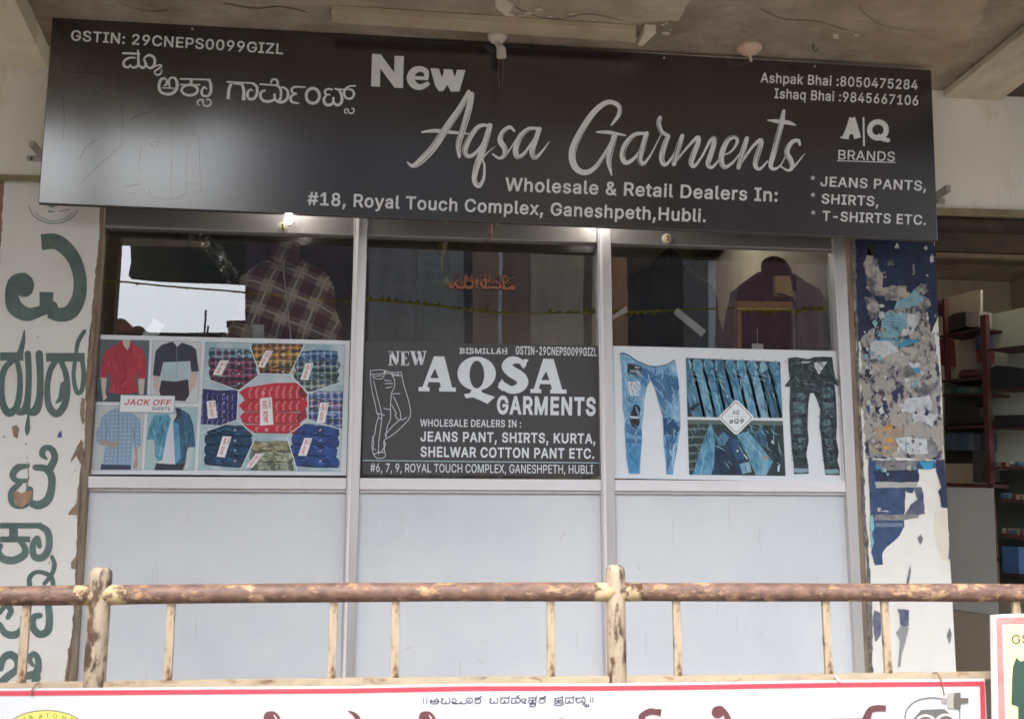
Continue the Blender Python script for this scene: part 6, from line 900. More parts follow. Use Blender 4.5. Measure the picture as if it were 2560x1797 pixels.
# calligraphy sticker
st = thing('sticker', 'small reddish brown arabic calligraphy sticker on the middle glass pane', 'sticker', at(1200, 730, .014))
f = 'R2'
A_ = [[(330, 650, 16), (275, 720, 50), (262, 790, 60), (305, 830, 60), (345, 790, 46), (380, 720, 40), (430, 660, 34), (520, 645, 14)], [(400, 680, 30), (410, 740, 50), (460, 805, 64), (540, 825, 66), (620, 810, 60), (660, 760, 46), (655, 640, 40), (680, 500, 34), (720, 580, 24), (740, 650, 20), (690, 655, 16)], [(660, 780, 40), (720, 820, 60), (790, 825, 60), (850, 780, 54), (868, 700, 44), (850, 660, 24)], [(860, 600, 18), (820, 575, 20), (780, 610, 20), (810, 660, 24), (860, 640, 20)], [(520, 690, 10), (560, 730, 30), (600, 700, 20)],
      [(950, 590, 30), (960, 640, 90), (955, 690, 80), (960, 760, 34), (935, 825, 12)], [(1070, 855, 10), (1130, 800, 46), (1060, 745, 46), (1110, 700, 30), (1040, 690, 16)], [(1030, 700, 10), (1100, 640, 34), (1200, 630, 40), (1270, 640, 30), (1240, 690, 24)], [(1190, 480, 20), (1170, 580, 36), (1190, 700, 44), (1190, 800, 50)], [(1190, 490, 14), (1270, 540, 22), (1310, 610, 24), (1270, 690, 18)], [(1170, 830, 60), (1260, 835, 50), (1340, 810, 46), (1400, 830, 50), (1460, 820, 44), (1500, 840, 40), (1580, 810, 44), (1580, 750, 30), (1550, 740, 20), (1555, 790, 18)],
      [(1690, 500, 20), (1650, 580, 40), (1660, 700, 44), (1670, 800, 50), (1670, 850, 40)], [(1690, 510, 14), (1760, 580, 22), (1775, 640, 26), (1720, 690, 28), (1620, 680, 22), (1565, 600, 16), (1560, 530, 12)], [(1650, 850, 56), (1780, 850, 40), (1860, 800, 40), (1920, 800, 36), (1940, 840, 30), (1880, 870, 34), (1830, 840, 30)],
      [(1380, 700, 40), (1350, 695, 40)], [(1470, 690, 40), (1495, 690, 36)], [(1415, 635, 40), (1430, 645, 36)], [(380, 550, 24), (400, 520, 12), (540, 465, 10)], [(790, 545, 10), (880, 505, 14)], [(1000, 580, 24), (1020, 560, 14), (1130, 500, 10)], [(1420, 575, 10), (1520, 530, 14)], [(1820, 590, 10), (1915, 555, 14)], [(1760, 750, 10), (1880, 670, 14)]]
P = Print(GS, .0004, .0004)
P.raw(sum([S([(x, y, q+34) for x, y, q in p], view=f, k=3) for p in A_], []), M('#4a2318', .5, .1, 12, 0, g=.8), 0)
P.raw(sum([S(p, view=f, k=3) for p in A_], []), M('#b0674d', .45, .2, 12, 0, var2='#97613f', g=.85), 2)
P.build('calligraphy', st)
# ------------------------------------------------------------------ hooks, rod, paper bits on the window
for px, py, lbl in ((707, 568, 'clear round suction hook on the head rail of the left bay'), (1667, 597, 'clear round suction hook on the head rail of the right bay')):
    c = at(px, py, -.012); t_ = thing('suction_hook', lbl, 'hook', c, 'suction hooks on the head rail')
    MB().lathe(c, [(.021, -.0005), (.021, .002), (.012, .006), (.004, .009)], axis=(0, -1, 0), seg=24).build('suction_cup', M('#c9c1a4', .25, .2, 60, .1, g=.9), t_, smooth=False)
    m = MB(); m.tube([c+Vector((0, -.009, .01)), c+Vector((0, -.014, .004)), c+Vector((0, -.014, -.012)), c+Vector((.004, -.02, -.019)), c+Vector((.004, -.027, -.012))], .0022, 8); m.box(c.x-.004, c.x+.004, -.03+.012, -.02, c.z-.004, c.z+.012)
    m.build('hook', M('#6b5428', .3, 0, 9, 0, metal=.9), t_)
c = at(1226, 575, -.05); tag(MB().tube([c+Vector((0, 0, .1)), c+Vector((0, 0, -.02)), c+Vector((0, 0, -.025))], [.007, .007, .004]).tube([c+Vector((0, 0, -.0255)), c+Vector((-.002, 0, -.05))], [.0085, .006]).build('pull_rod', M('#6a4a44', .5, .2, 9, .05)), 'short hanging rod with a pale pinkish tip below the sign board', 'rod')
def sheet(name, pts, Y, mat, label, cat, view, t=.001, parent=None, group=None):
    o_ = MB().prism([at(x, y, Y) for x, y in v(view, pts)], (0, t, 0)).build(name, mat, parent)
    if not parent: tag(o_, label, cat, group)
    return o_
sheet('paper_card', [(555, 962), (650, 1022), (592, 1112), (450, 1112)], .03, M('#e8ebe6', .7, .05, 8, .05), 'white paper card leaning at the foot of the left pane', 'card', 'E1')
sheet('tape_strip', [(690, 790), (722, 742), (962, 932), (925, 985)], .026, M('#b9bab4', .4, .12, 20, .1), 'slanting strip of whitish tape on the right pane', 'tape', 'E3')
sheet('tape_strip', [(172, 805), (292, 725), (302, 775), (176, 838)], .026, M('#a9aab4', .3, .12, 20, .1), 'short bluish strip of tape by the second mullion', 'tape', 'E3')
# ------------------------------------------------------------------ garments hanging behind the glass
def puff(name, outline, Y, depth, mat, parent, view, cell=9, folds=0.0, seed=1, sub=True):
    q = [p[:2] for p in v(view, outline)]; q = [p for p in smooth_path(q, 3, closed=True)]
    xs = [p[0] for p in q]; ys = [p[1] for p in q]
    def ins(x, y):
        c = False
        for i in range(len(q)):
            (x1, y1), (x2, y2) = q[i-1], q[i]
            if (y1 > y) != (y2 > y) and x < (x2-x1)*(y-y1)/(y2-y1)+x1: c = not c
        return c
    def dist(x, y):
        b = 1e9
        for i in range(len(q)):
            (x1, y1), (x2, y2) = q[i-1], q[i]; dx, dy = x2-x1, y2-y1; t = max(0, min(1, ((x-x1)*dx+(y-y1)*dy)/(dx*dx+dy*dy+1e-9))); b = min(b, math.hypot(x-x1-dx*t, y-y1-dy*t))
        return b
    vs = [Vector(p) for p in q]; fs = [list(range(len(q)))]; y = min(ys)+cell/2; r = random.Random(seed)
    while y < max(ys):
        x = min(xs)+cell/2
        while x < max(xs):
            xx, yy = x+r.uniform(-1, 1)*cell*.2, y+r.uniform(-1, 1)*cell*.2
            if ins(xx, yy) and dist(xx, yy) > cell*.4: vs.append(Vector((xx, yy)))
            x += cell
        y += cell
    R = delaunay_2d_cdt(vs, [], fs, 1, 1e-4); F = []; B = []; F2 = []
    for p in R[0]:
        d_ = dist(p.x, p.y); z = depth*math.sqrt(min(1, d_/55)) + (folds*math.sin(p.x*.11+2*math.sin(p.y*.03+seed))*min(1, d_/25)+folds*.6*math.sin(p.x*.05-p.y*.07+seed)*min(1, d_/25))
        w_ = at(p.x, p.y, Y); w_.y = Y-z; F.append(w_)
    n = len(F); Bk = [Vector((p.x, Y+depth*.4*max(0, (Y-p.y)/max(depth, .001))+.004, p.z)) for p in F]
    fs = [tuple(f_) for f_ in R[2]]
    return obj(name, F+Bk, fs+[tuple(i+n for i in f_[::-1]) for f_ in fs], mat, parent, smooth=True)
SP = plaid('shirt', '#7a4444', '#d6bfa4', '#e6ddd6', .105, math.radians(-20), g=1.0, shear=.035, rough=.9)
t_ = thing('hanging_shirt', 'maroon and beige checked shirt hung behind the left pane', 'shirt', at(690, 900, .3))
puff('shirt_body', [(1545, 470), (1640, 500), (1720, 505), (1790, 445), (1850, 490), (1960, 540), (2040, 620), (2080, 720), (2092, 900), (2108, 1200), (1175, 1200), (1215, 1000), (1262, 900), (1290, 790), (1275, 650), (1310, 590), (1420, 515), (1500, 470)], .32, .09, SP, t_, 'E1', folds=.008, seed=4)
puff('collar', [(1542, 330), (1600, 318), (1700, 318), (1772, 325), (1790, 430), (1760, 490), (1690, 520), (1620, 500), (1560, 470), (1530, 440)], .27, .05, SP, t_, 'E1', folds=.004)
m = MB(); m.tube([at(*v('E1', [(1640, 470)])[0][:2], .2)+Vector((0, 0, 0)), at(*v('E1', [(1720, 1200)])[0][:2], .205)], .003, 6); m.build('placket_seam', M('#d9cfc8', .8, 0, 9, 0), t_)
def price_tag(parent, q, s0, view, Y):
    sheet('price_tag', q, Y, M('#d9d4c8', .7, .08, 30, .05), None, None, view, parent=parent)
    a = v(view, [s0]); b = v(view, [((q[0][0]+q[1][0])/2, q[0][1]+4)]); MB().tube([at(*a[0], Y), at(*b[0], Y)], .0012, 5).build('tag_string', M('#cfc9c4', .7, 0, 9, 0), parent)
price_tag(t_, [(1390, 1016), (1488, 1018), (1484, 1150), (1388, 1150)], (1443, 900), 'E1', .12)
t_ = thing('hanging_hoodie', 'black hooded jacket with a pointed hood hung in the right bay', 'hoodie', at(1660, 900, .3))
BF = M('#17161a', .9, .2, 10, .2, g=.9)
puff('hoodie_body', [(480, 385), (560, 420), (700, 430), (790, 395), (880, 460), (1000, 540), (1052, 640), (1068, 820), (1070, 1150), (180, 1150), (176, 660), (240, 580), (300, 500), (380, 440)], .32, .09, BF, t_, 'E3', folds=.008, seed=2)
puff('hood', [(662, 228), (700, 260), (742, 315), (768, 370), (790, 410), (700, 450), (560, 440), (480, 395), (500, 375), (560, 305), (620, 250)], .26, .06, BF, t_, 'E3', folds=.005, seed=3)
t_ = thing('hanging_hoodie', 'dark maroon hooded jacket with rounded hood at the right end', 'hoodie', at(1930, 900, .3))
MF = M('#4a1c26', .9, .2, 10, .2, g=.8)
puff('hoodie_body', [(1430, 430), (1560, 470), (1690, 450), (1800, 520), (1930, 600), (1962, 760), (1972, 1150), (1160, 1150), (1160, 670), (1200, 590), (1300, 510)], .36, .09, MF, t_, 'E3', folds=.008, seed=5)
puff('hood', [(1440, 345), (1520, 305), (1600, 320), (1655, 370), (1690, 450), (1640, 480), (1560, 490), (1470, 470), (1432, 430)], .30, .06, MF, t_, 'E3', folds=.005, seed=6)
price_tag(t_, [(1350, 1042), (1446, 1044), (1446, 1110), (1350, 1110)], (1395, 920), 'E3', .12)
# orange wooden frame just inside the right bay
t_ = thing('wooden_frame', 'orange wooden door frame with a raised block glimpsed through the right pane', 'frame', at(1900, 900, .16))
WD = M('#b87945', .6, .2, 6, .1, g=.8, var2='#9a5f36', stretch=(1, 1, 6)); WD2 = M('#c39a62', .6, .15, 8, .1, g=.8)
for nm, q, mt in (('lintel', [(1225, 682), (1700, 690), (1700, 740), (1225, 735)], WD), ('post', [(1225, 760), (1262, 760), (1262, 1100), (1225, 1100)], WD), ('post', [(1690, 600), (1722, 600), (1728, 1100), (1698, 1100)], M('#8d7d84', .6, .2, 9, .1, g=.8)), ('block', [(1548, 470), (1672, 470), (1690, 560), (1700, 645), (1552, 640)], WD2), ('bead', [(1225, 737), (1705, 742), (1705, 757), (1225, 757)], WD2)):
    MB().prism([at(x, y, .10) for x, y in v('E3', q)], (0, .03, 0)).build(nm, mt, t_, bevel=.001)
MB().tube([at(x, y, .095) for x, y in v('E3', [(1560, 622), (1620, 630), (1690, 660), (1720, 720), (1730, 900), (1735, 1090)])], .004, 6).build('cable', M('#2c2830', .6, 0, 9, 0), t_)
# crumpled clear plastic garland in the left bay
m = MB(); r3 = random.Random(9); cpts = [(890, 215), (960, 300), (1040, 350), (1100, 430), (1150, 520), (1210, 590), (1215, 660)]; sp = smooth_path(cpts, 5)
cols = 9; grid = []
for i, (x, y) in enumerate(sp):
    row = []
    for j in range(cols):
        o_ = (j/(cols-1)-.5)*150*(1-.25*i/len(sp)); X, Y_ = v('E1', [(x+o_*.8, y-o_*.55)])[0]; w_ = at(X, Y_, .12); w_.y += r3.uniform(-.035, .035); w_.z += r3.uniform(-.006, .006); row.append(w_)
    grid.append(row)
vs = [p for r_ in grid for p in r_]; fs = [(i*cols+j, i*cols+j+1, (i+1)*cols+j+1, (i+1)*cols+j) for i in range(len(grid)-1) for j in range(cols-1)]
CLR = glass_mat(.12, (.86, .87, .88), .12)
tag(obj('plastic_garland', vs, fs, CLR), 'crumpled strip of clear glittering plastic hanging diagonally in the left bay', 'plastic')
# ceiling fan inside
c = at(*v('E2', [(775, 620)])[0], 1.5); t_ = thing('ceiling_fan', 'dim cream ceiling fan on a short rod inside the shop', 'fan', c); FN = M('#a89c62', .5, .1, 5, 0, g=.9)
top = at(*v('E2', [(775, 300)])[0], 1.5)
MB().tube([c, Vector((c.x, c.y, top.z+.1))], .009, 8).build('rod', FN, t_); MB().lathe(Vector((c.x, c.y, top.z)), [(.016, -.05), (.032, .0), (.036, .02)], seg=16).build('canopy_cup', FN, t_)
MB().lathe(c, [(.018, .07), (.042, .02), (.052, .0), (.04, -.02), (.02, -.025)], seg=20).build('motor', FN, t_, smooth=True)
for i in range(3):
    a = i*2.094+.5; d_ = Vector((math.cos(a), math.sin(a), 0)); n_ = Vector((-d_.y, d_.x, .15))
    MB().prism([c+d_*.04-n_*.015, c+d_*.26-n_*.03, c+d_*.26+n_*.03, c+d_*.04+n_*.015], (0, 0, .006)).build('blade', FN, t_)
# ------------------------------------------------------------------ lamps under the board
for px, py, Y, e, lb in ((722, 549, -.165, 30, 'small glowing bulb peeping out under the sign board'), (1530, 500, -.12, 30, 'second small glowing bulb hidden behind the sign board above the right bay')):
    c = at(px, py, Y); t_ = thing('led_bulb', lb, 'lamp', c)
    MB().lathe(c, [(.002, -.016), (.010, -.012), (.013, 0), (.011, .012), (.007, .018)], seg=14).build('bulb', emit('#fffaf0', 60), t_, smooth=True)
    MB().lathe(c, [(.009, .0185), (.009, .05)], seg=10).build('socket', M('#6d6660', .5, 0, 9, 0), t_)
    MB().lathe(c+Vector((0, .016, 0)), [(.019, -.012), (.020, .004), (.008, .010)], axis=(0, 1, 0), seg=14).build('shield_cup', M('#6d6660', .5, 0, 9, 0), t_)  # added opaque cup, keeps the bulb's reflection out of the glass
    ld = bpy.data.lights.new('bulb_light', 'POINT'); ld.energy = e*.03; ld.shadow_soft_size = .012; ld.color = (1, .98, .94); lo = bpy.data.objects.new('bulb_light', ld); COL.objects.link(lo); lo.parent = t_
    lo.location = (0, -.11-c.y, 3.0-c.z)
# ------------------------------------------------------------------ batten, lamp holder and rose on the ceiling
CS = Surf((0, 0, ZC), (0, 0, -1)); 
t_ = thing('tube_light_batten', 'long cream tube light batten fixed to the ceiling above the sign board', 'light fitting', CS(1200, 60))
BT = M('#cfbda0', .6, .08, 6, .1, g=.9, var2='#b59f86', t=(.3, .6))
q = [CS(829, 42, .004), CS(1590, 92, .004), CS(1590, 64, .004), CS(829, 15, .004)]; q = [Vector(p)-Vector((0, 0, .0)) for p in q]
m = MB(); m.prism([p+Vector((0, 0, .003)) for p in q], (0, 0, -.028)); m.build('body', BT, t_, bevel=.003)
a = CS(1600, 92, .004); b = CS(1625, 66, .004); m = MB(); m.prism([CS(1593, 93, .001), CS(1606, 96, .001), CS(1640, 62, .001), CS(1612, 60, .001)], (0, 0, -.035)); m.build('end_cap', M('#ddd0bd', .6, .1, 9, .1), t_, bevel=.003)
c = CS(1243, 88); t_ = thing('lamp_holder', 'empty white lamp holder hanging from the ceiling in front of the sign board top', 'lamp holder', c); PL = M('#ded3c4', .5, .08, 12, .05)
MB().lathe(c, [(.038, 0), (.038, -.012), (.026, -.028), (.012, -.034)], seg=20).build('rose', PL, t_, smooth=False)
e_ = Vector((c.x+.012, c.y-.03, c.z-.07)); MB().tube([c+Vector((0, 0, -.03)), c+Vector((.003, -.015, -.05)), e_], [.010, .012, .015], 12).build('holder_neck', PL, t_)
MB().tube([e_, e_+Vector((.002, 0, -.035))], [.018, .019], 14).build('socket', PL, t_)
m = MB(); e2 = e_+Vector((.002, 0, -.035)); m.tube([e2+Vector((-.006, 0, 0)), e2+Vector((-.012, 0, -.06)), e2+Vector((-.008, 0, -.13))], .0016, 5); m.tube([e2+Vector((.006, 0, 0)), e2+Vector((.004, 0, -.12))], .0016, 5); m.build('wire', M('#7a5a4c', .6, 0, 9, 0), t_)
c = CS(1873, 118); t_ = thing('ceiling_rose', 'small pinkish ceiling rose near the right end of the ceiling', 'ceiling rose', c)
MB().lathe(c, [(.05, 0), (.05, -.01), (.028, -.028), (.01, -.032)], seg=20).build('cover', M('#d8b8a4', .6, .1, 12, .05), t_); MB().tube([c+Vector((0, 0, -.03)), c+Vector((.006, 0, -.06))], .006, 8).build('stub', PL, t_)
c = CS(2033, 112); tag(MB().tube([c, c+Vector((0, 0, -.02)), c+Vector((.012, 0, -.03)), c+Vector((.016, 0, -.018))], .003, 6).build('ceiling_hook', M('#6c5a4c', .6, 0, 9, 0)), 'tiny bent hook in the ceiling right of the pink rose', 'hook')
# peeling paint flakes on the ceiling
m = MB(); r4 = random.Random(4)
for cx, cy, n in ((1300, 25, 7), (1620, 70, 5), (1380, 40, 6), (1500, 55, 5), (2100, 95, 3)):
    for i in range(n):
        x, y = cx+r4.uniform(-45, 60), cy+r4.uniform(-18, 18); s_ = r4.uniform(2, 7)
        q = [CS(x+s_*1.8*math.cos(a)*r4.uniform(.5, 1.2), y+s_*.7*math.sin(a)*r4.uniform(.5, 1.2), .002+.004*r4.random()) for a in [k*1.047 for k in range(6)]]
        m.add(q, [tuple(range(6))])
tag(m.build('paint_flake_patch', M('#cbbfae', .9, .1, 9, .1), None), 'loose flakes of peeling paint scattered on the ceiling', 'paint flakes', kind='stuff')
# ------------------------------------------------------------------ railing
YR = -1.75
rl = thing('railing', 'rusty pipe railing with chipped cream paint in front of the shop', 'railing', Vector((at(1280, 1480, YR).x, YR, 0)))
R_TOP = rusty('#dcb084', '#8f6c5c', .39, .47, g=.66, stretch=(.8, 1, 1.6), scale=26); R_POST = rusty('#e8d0b0', '#7a5a46', .50, .57, g=.5, stretch=(1.6, 1.6, .6), scale=20); R_BAL = rusty('#e8ceac', '#94684a', .50, .60, g=.52, stretch=(2, 2, .8), scale=26); R_BOT = rusty('#ead2b0', '#a97850', .54, .66, g=.54, stretch=(.5, 1, 1.5), scale=20)
m = MB(); pts = [at(x, y, YR) for x, y in smooth_path([(-700, 1492), (-200, 1491), (0, 1489.5), (300, 1486), (860, 1480.5), (1300, 1479), (1720, 1479.5), (2200, 1480.5), (2560, 1481.5), (3000, 1484)], 4)]
m.tube(pts, [.0212+.0004*math.sin(i*1.3) for i in range(len(pts))], 20); m.build('top_rail', R_TOP, rl, smooth=True)
m = MB(); pb = [at(x, y, YR) for x, y in smooth_path([(-700, 1726), (0, 1716), (430, 1709), (860, 1703), (1300, 1699), (1720, 1696.5), (2300, 1689), (3000, 1680)], 3)]
for i in range(len(pb)-1):
    a, b = pb[i], pb[i+1]; k = len(m.v)
    h = .0075
    if i == 0: base_i = 0
sec = [(-.010, -.0078), (.010, -.0078), (.010, .0078), (-.010, .0078)]; vs = []; fs = []
for p in pb: vs += [p+Vector((0, dy, dz)) for dy, dz in sec]
for i in range(len(pb)-1):
    for k in range(4): fs.append((i*4+k, i*4+(k+1) % 4, (i+1)*4+(k+1) % 4, (i+1)*4+k))
obj('bottom_rail', vs, fs, R_BOT, rl, bevel=0)
def zrail(x, P_):
    for a, b in zip(P_, P_[1:]):
        if a.x <= x <= b.x: return a.z+(b.z-a.z)*(x-a.x)/(b.x-a.x)
    return P_[0].z
first = None
xs = [at(px, 1600, YR).x for px in (61, 424, 832, 988, 1377, 1693, 2068, 2216)]; step = xs[3]-xs[1]
xs = [xs[0]-.4, xs[0]-.75]+xs+[xs[-1]+.33, xs[-1]+.62]
proto = None
for x in xs:
    zt, zb_ = zrail(x, pts)-.019, zrail(x, pb)+.0076
    if proto is None:
        proto = MB().box(x-.0088, x+.0088, YR-.006, YR+.006, zb_, zt).build('baluster', R_BAL, rl, bevel=.0015); px0, zt0, zb0 = x, zt, zb_; continue
    o_ = proto.copy(); COL.objects.link(o_); o_.parent = rl; s_ = (zt-zb_)/(zt0-zb0); bz = BASE[rl]
    o_.scale = (1, 1, s_); o_.location = Vector((x-px0, 0, (zb_-bz.z)-s_*(zb0-bz.z)))
for px, py in ((250, 1417), (1539, 1411)):
    c = at(px, 1480, YR); zt = at(px, py, YR).z; r_ = .0222 if px > 1000 else .0238
    MB().lathe(Vector((c.x, YR, 0)), [(r_, .302), (r_, zt-.018), (r_*.92, zt-.008), (r_*.6, zt-.001), (.002, zt)], seg=24).build('post', R_POST, rl, smooth=True)
    p0 = Vector((c.x, YR, zrail(c.x, pts)))   # weld collars where rail and post meet
    WC = rusty('#f0d2a0', '#7a5240', .47, .55, scale=30, g=.62)
    MB().tube([p0+Vector((-.052, 0, 0)), p0+Vector((-.034, 0, 0)), p0+Vector((-.004, 0, 0))], [.0214, .0217, .022], 20).build('weld_collar', WC, rl, smooth=True)
    MB().tube([p0+Vector((.004, 0, 0)), p0+Vector((.034, 0, 0)), p0+Vector((.06, 0, 0))], [.022, .0217, .0214], 20).build('weld_collar', WC, rl, smooth=True)
# splashes of white paint
# ------------------------------------------------------------------ white banner tied on the railing
YB = -1.785
BS = wallS(YB-.004)
bn = thing('banner_board', 'white board with red border and large maroon lettering tied on the railing', 'banner', at(1200, 1797, YB))
top = [(-300, 1727), (0, 1721), (430, 1718), (860, 1715), (1180, 1709), (1500, 1708.5), (1720, 1706), (2100, 1700), (2462, 1696.5)]
m = MB(); m.prism([at(x, y, YB-.004) for x, y in [(-300, 2180)]+top+[(2467, 1800), (2478, 2180)]][::-1], (0, .008, 0)); m.build('board', M('#c6c7c9', .35, .02, 3, .03, g=1.0, bscale=3), bn)
P = Print(BS, .0004, .0008); RB = M('#cf4a56', .45, .08, 6, 0, g=.8)
def band(tp, o1, o2): return [(x, y+o1) for x, y in tp]+[(x, y+o2) for x, y in tp[::-1]]
tp = [(x, y) for x, y in top[:-1]]+[(2461, 1697)]
P.poly(band(tp, 5, 17.5), RB, 0); P.poly([(2449, 1701), (2461.6, 1702.5), (2475, 2165), (2462, 2165)], RB, 1)
f = 'BN'; IK = ink('#30304e', .7); L = []
K_ = [[(375, 130), (378, 182)], [(408, 128), (410, 180)], [(460, 140, 8), (440, 160), (455, 180), (500, 182), (525, 160), (510, 135), (490, 145), (485, 165)], [(450, 160), (520, 160)], [(570, 130), (548, 140), (560, 152), (545, 165), (560, 180), (590, 178), (592, 158), (595, 178), (625, 178), (632, 150), (620, 130)], [(650, 140), (680, 135), (690, 160), (665, 170), (650, 160), (660, 180), (720, 180), (740, 160), (740, 180), (780, 180), (790, 150), (800, 130), (840, 135), (845, 165), (815, 178), (800, 160), (825, 155)], [(865, 130), (930, 122)], [(900, 135), (870, 155), (880, 178), (920, 172), (925, 145), (905, 135), (935, 108)],
      [(1030, 130), (1012, 140), (1022, 152), (1010, 165), (1025, 178), (1050, 175), (1052, 158), (1058, 176), (1085, 172), (1090, 145), (1080, 130)], [(1110, 128), (1190, 125)], [(1120, 140), (1115, 170), (1145, 178), (1150, 150), (1160, 175), (1190, 170), (1195, 130), (1200, 108)], [(1215, 130), (1280, 128)], [(1225, 145), (1218, 172), (1250, 178), (1260, 150), (1270, 175), (1300, 165), (1300, 135), (1270, 118), (1295, 102)], [(1320, 165), (1315, 145), (1345, 135), (1360, 150), (1340, 165), (1325, 172), (1360, 178)], [(1380, 125), (1460, 128)], [(1390, 140), (1385, 172), (1415, 175), (1420, 150), (1430, 175), (1455, 168), (1452, 130), (1460, 105)], [(1400, 150), (1445, 150)], [(1400, 195), (1395, 208), (1430, 210), (1450, 200), (1445, 185), (1400, 186)],
      [(1485, 128), (1550, 122)], [(1515, 132), (1485, 150), (1490, 175), (1530, 172), (1545, 145), (1520, 132), (1548, 105)], [(1630, 135), (1712, 120)], [(1640, 145), (1630, 170), (1660, 178), (1668, 150), (1680, 175), (1712, 165), (1705, 130), (1712, 108)], [(1645, 155), (1700, 150)], [(1625, 190), (1660, 200), (1710, 190), (1715, 172)], [(1730, 128), (1815, 122)], [(1740, 140), (1735, 170), (1765, 176), (1770, 150), (1782, 174), (1812, 168), (1812, 130), (1820, 105)], [(1830, 130), (1915, 125)], [(1850, 135), (1835, 150), (1850, 172), (1880, 168), (1895, 150), (1900, 172), (1925, 165), (1920, 130), (1905, 108)], [(1900, 190), (1925, 185), (1940, 200), (1915, 208), (1960, 205), (1950, 185)], [(1975, 120), (1977, 172)], [(1998, 120), (2000, 172)]]
for p in K_: L += S([(q[0], q[1], 9) for q in p], view=f, k=5)
P.raw(L, IK, 2)
MR = M('#6e4448', .45, .05, 6, 0, g=.9, var2='#5c3438'); SHD = ink('#c3c6c4')
def big(p, view, mat=MR, ly=3): P.raw(S(p, view=view), mat, ly)
def curl(cx, ly=3):      # tops of the large letters cropped by the frame edge
    P.raw(S([(cx+50, 1040, 40), (cx+85, 1015, 44), (cx+110, 1060, 40), (cx+140, 1160, 40)], view='H1'), SHD, 2)
    P.raw([ell(cx+30, 1045, 42, 40, 18, 'H1')]+S([(cx+25, 1030, 50), (cx+62, 1030, 40), (cx+92, 1075, 38), (cx+110, 1170, 44)], view='H1'), MR, ly); P.raw(S([(cx+58, 1030, 3), (cx+74, 1060, 7), (cx+66, 1085, 8)], view='H1', cap=False), ink('#f1f0ec'), ly+1)
curl(1770); curl(2806)
# second letter top (arc) and the one above the middle
P.raw(S([(2330, 1000, 10), (2385, 1030, 34), (2420, 1080, 40), (2440, 1150, 44)], view='H1'), SHD, 2); P.raw(S([(2325, 1003, 8), (2370, 1030, 30), (2400, 1080, 40), (2415, 1150, 44)], view='H1'), MR, 3)
P.raw(S([(1385, 1100, 60), (1450, 1068, 40), (1520, 1080, 40), (1560, 1130, 40)], view='H2'), SHD, 2); P.raw(S([(1375, 1110, 60), (1440, 1072, 38), (1505, 1085, 38), (1545, 1130, 40)], view='H2'), MR, 3)
P.raw([v('H2', [(1880, 1150), (1880, 1070), (2120, 1070), (2120, 1150)])], MR, 2)
P.raw(S([(2000, 1080, 50), (1985, 1040, 40), (2040, 1008, 44), (2080, 1010, 40), (2118, 1015, 50)], view='H2', cap=False), MR, 3); P.raw([v('H2', [(2118, 995), (2146, 1000), (2146, 1062), (2118, 1056)])], SHD, 3)
P.raw(S([(245, 985, 50), (290, 985, 44), (325, 1030, 40), (345, 1100, 60)], view='H3'), SHD, 2); P.raw([ell(252, 1012, 42, 40, 18, 'H3')]+S([(240, 995, 44), (275, 985, 30), (310, 1030, 38), (330, 1100, 60)], view='H3'), MR, 3)
P.raw(S([(1245, 1062, 60), (1270, 1000, 44), (1320, 985, 44), (1376, 988, 40)], view='H3', cap=False), MR, 3); P.raw([v('H3', [(1376, 965), (1405, 978), (1408, 1040), (1376, 1030)])], SHD, 3); P.raw(S([(1235, 1075, 30), (1290, 1062, 12), (1370, 1058, 8)], view='H3', cap=False), SHD, 2)
P.raw([v('H3', [(940, 1056), (1240, 1052), (1240, 1150), (940, 1150)]), v('H3', [(660, 1058), (760, 1056), (770, 1150), (660, 1150)])], MR, 3)
# stethoscope-like doctor emblem with a cross
DKG = ink('#5d5b58')
P.raw(S([(1502, 1040, 9), (1520, 985, 9), (1580, 935, 9), (1680, 915, 9), (1760, 925, 8)], view='H3')+S([(1865, 985, 9), (1868, 1040, 9), (1862, 1100, 9)], view='H3')+S([(1502, 1040, 9), (1500, 1110, 9)], view='H3', smooth=False), DKG, 3)
P.raw([v('H3', q) for q in ([(1610, 995), (1765, 990), (1815, 1035), (1560, 1055)], [(1548, 1052), (1835, 1036), (1838, 1056), (1548, 1062)])], DKG, 4)
P.raw(ring(1640, 1090, 66, 56, 12, 'H3', 180, 360)+ring(1775, 1085, 66, 56, 12, 'H3', 180, 360), ink('#e4e4e0'), 5)
P.raw([v('H3', q) for q in ([(1744, 918), (1926, 916), (1926, 950), (1744, 955)],)], ink('#8a857c'), 4); P.raw([v('H3', q) for q in ([(1783, 886), (1825, 884), (1825, 990), (1783, 985)],)], ink('#99958c'), 5)
P.raw([v('H3', q) for q in ([(1828, 882), (1874, 880), (1874, 990), (1828, 990)], [(1828, 918), (1926, 916), (1926, 950), (1828, 955)])], ink('#5c574f'), 6)
# round yellow emblem, lower left
P.raw([ell(308, 1130, 262, 132, 40, 'H1')], ink('#5c5138'), 2); P.raw([ell(308, 1130, 254, 125, 40, 'H1')], M('#e6dc6e', .45, .1, 8, 0, g=.95), 3)
for ch, x, y, a in (('S', 120, 1078, -40), ('H', 168, 1062, -32), ('A', 212, 1050, -25), ('A', 275, 1046, -10), ('T', 318, 1041, -3), ('O', 366, 1046, 6), ('M', 422, 1055, 16), ('I', 468, 1068, 26), ('C', 500, 1086, 34)):
    ca, sa = math.cos(math.radians(a)), math.sin(math.radians(a)); h = 17
    P.text(ch, (x-h*ca, y+10-h*sa), (x+h*ca, y+10+h*sa), 34, ink('#6a6134'), 4+ord(ch) % 2, view='H1', bold=4)
P.build('printed_lettering', bn)
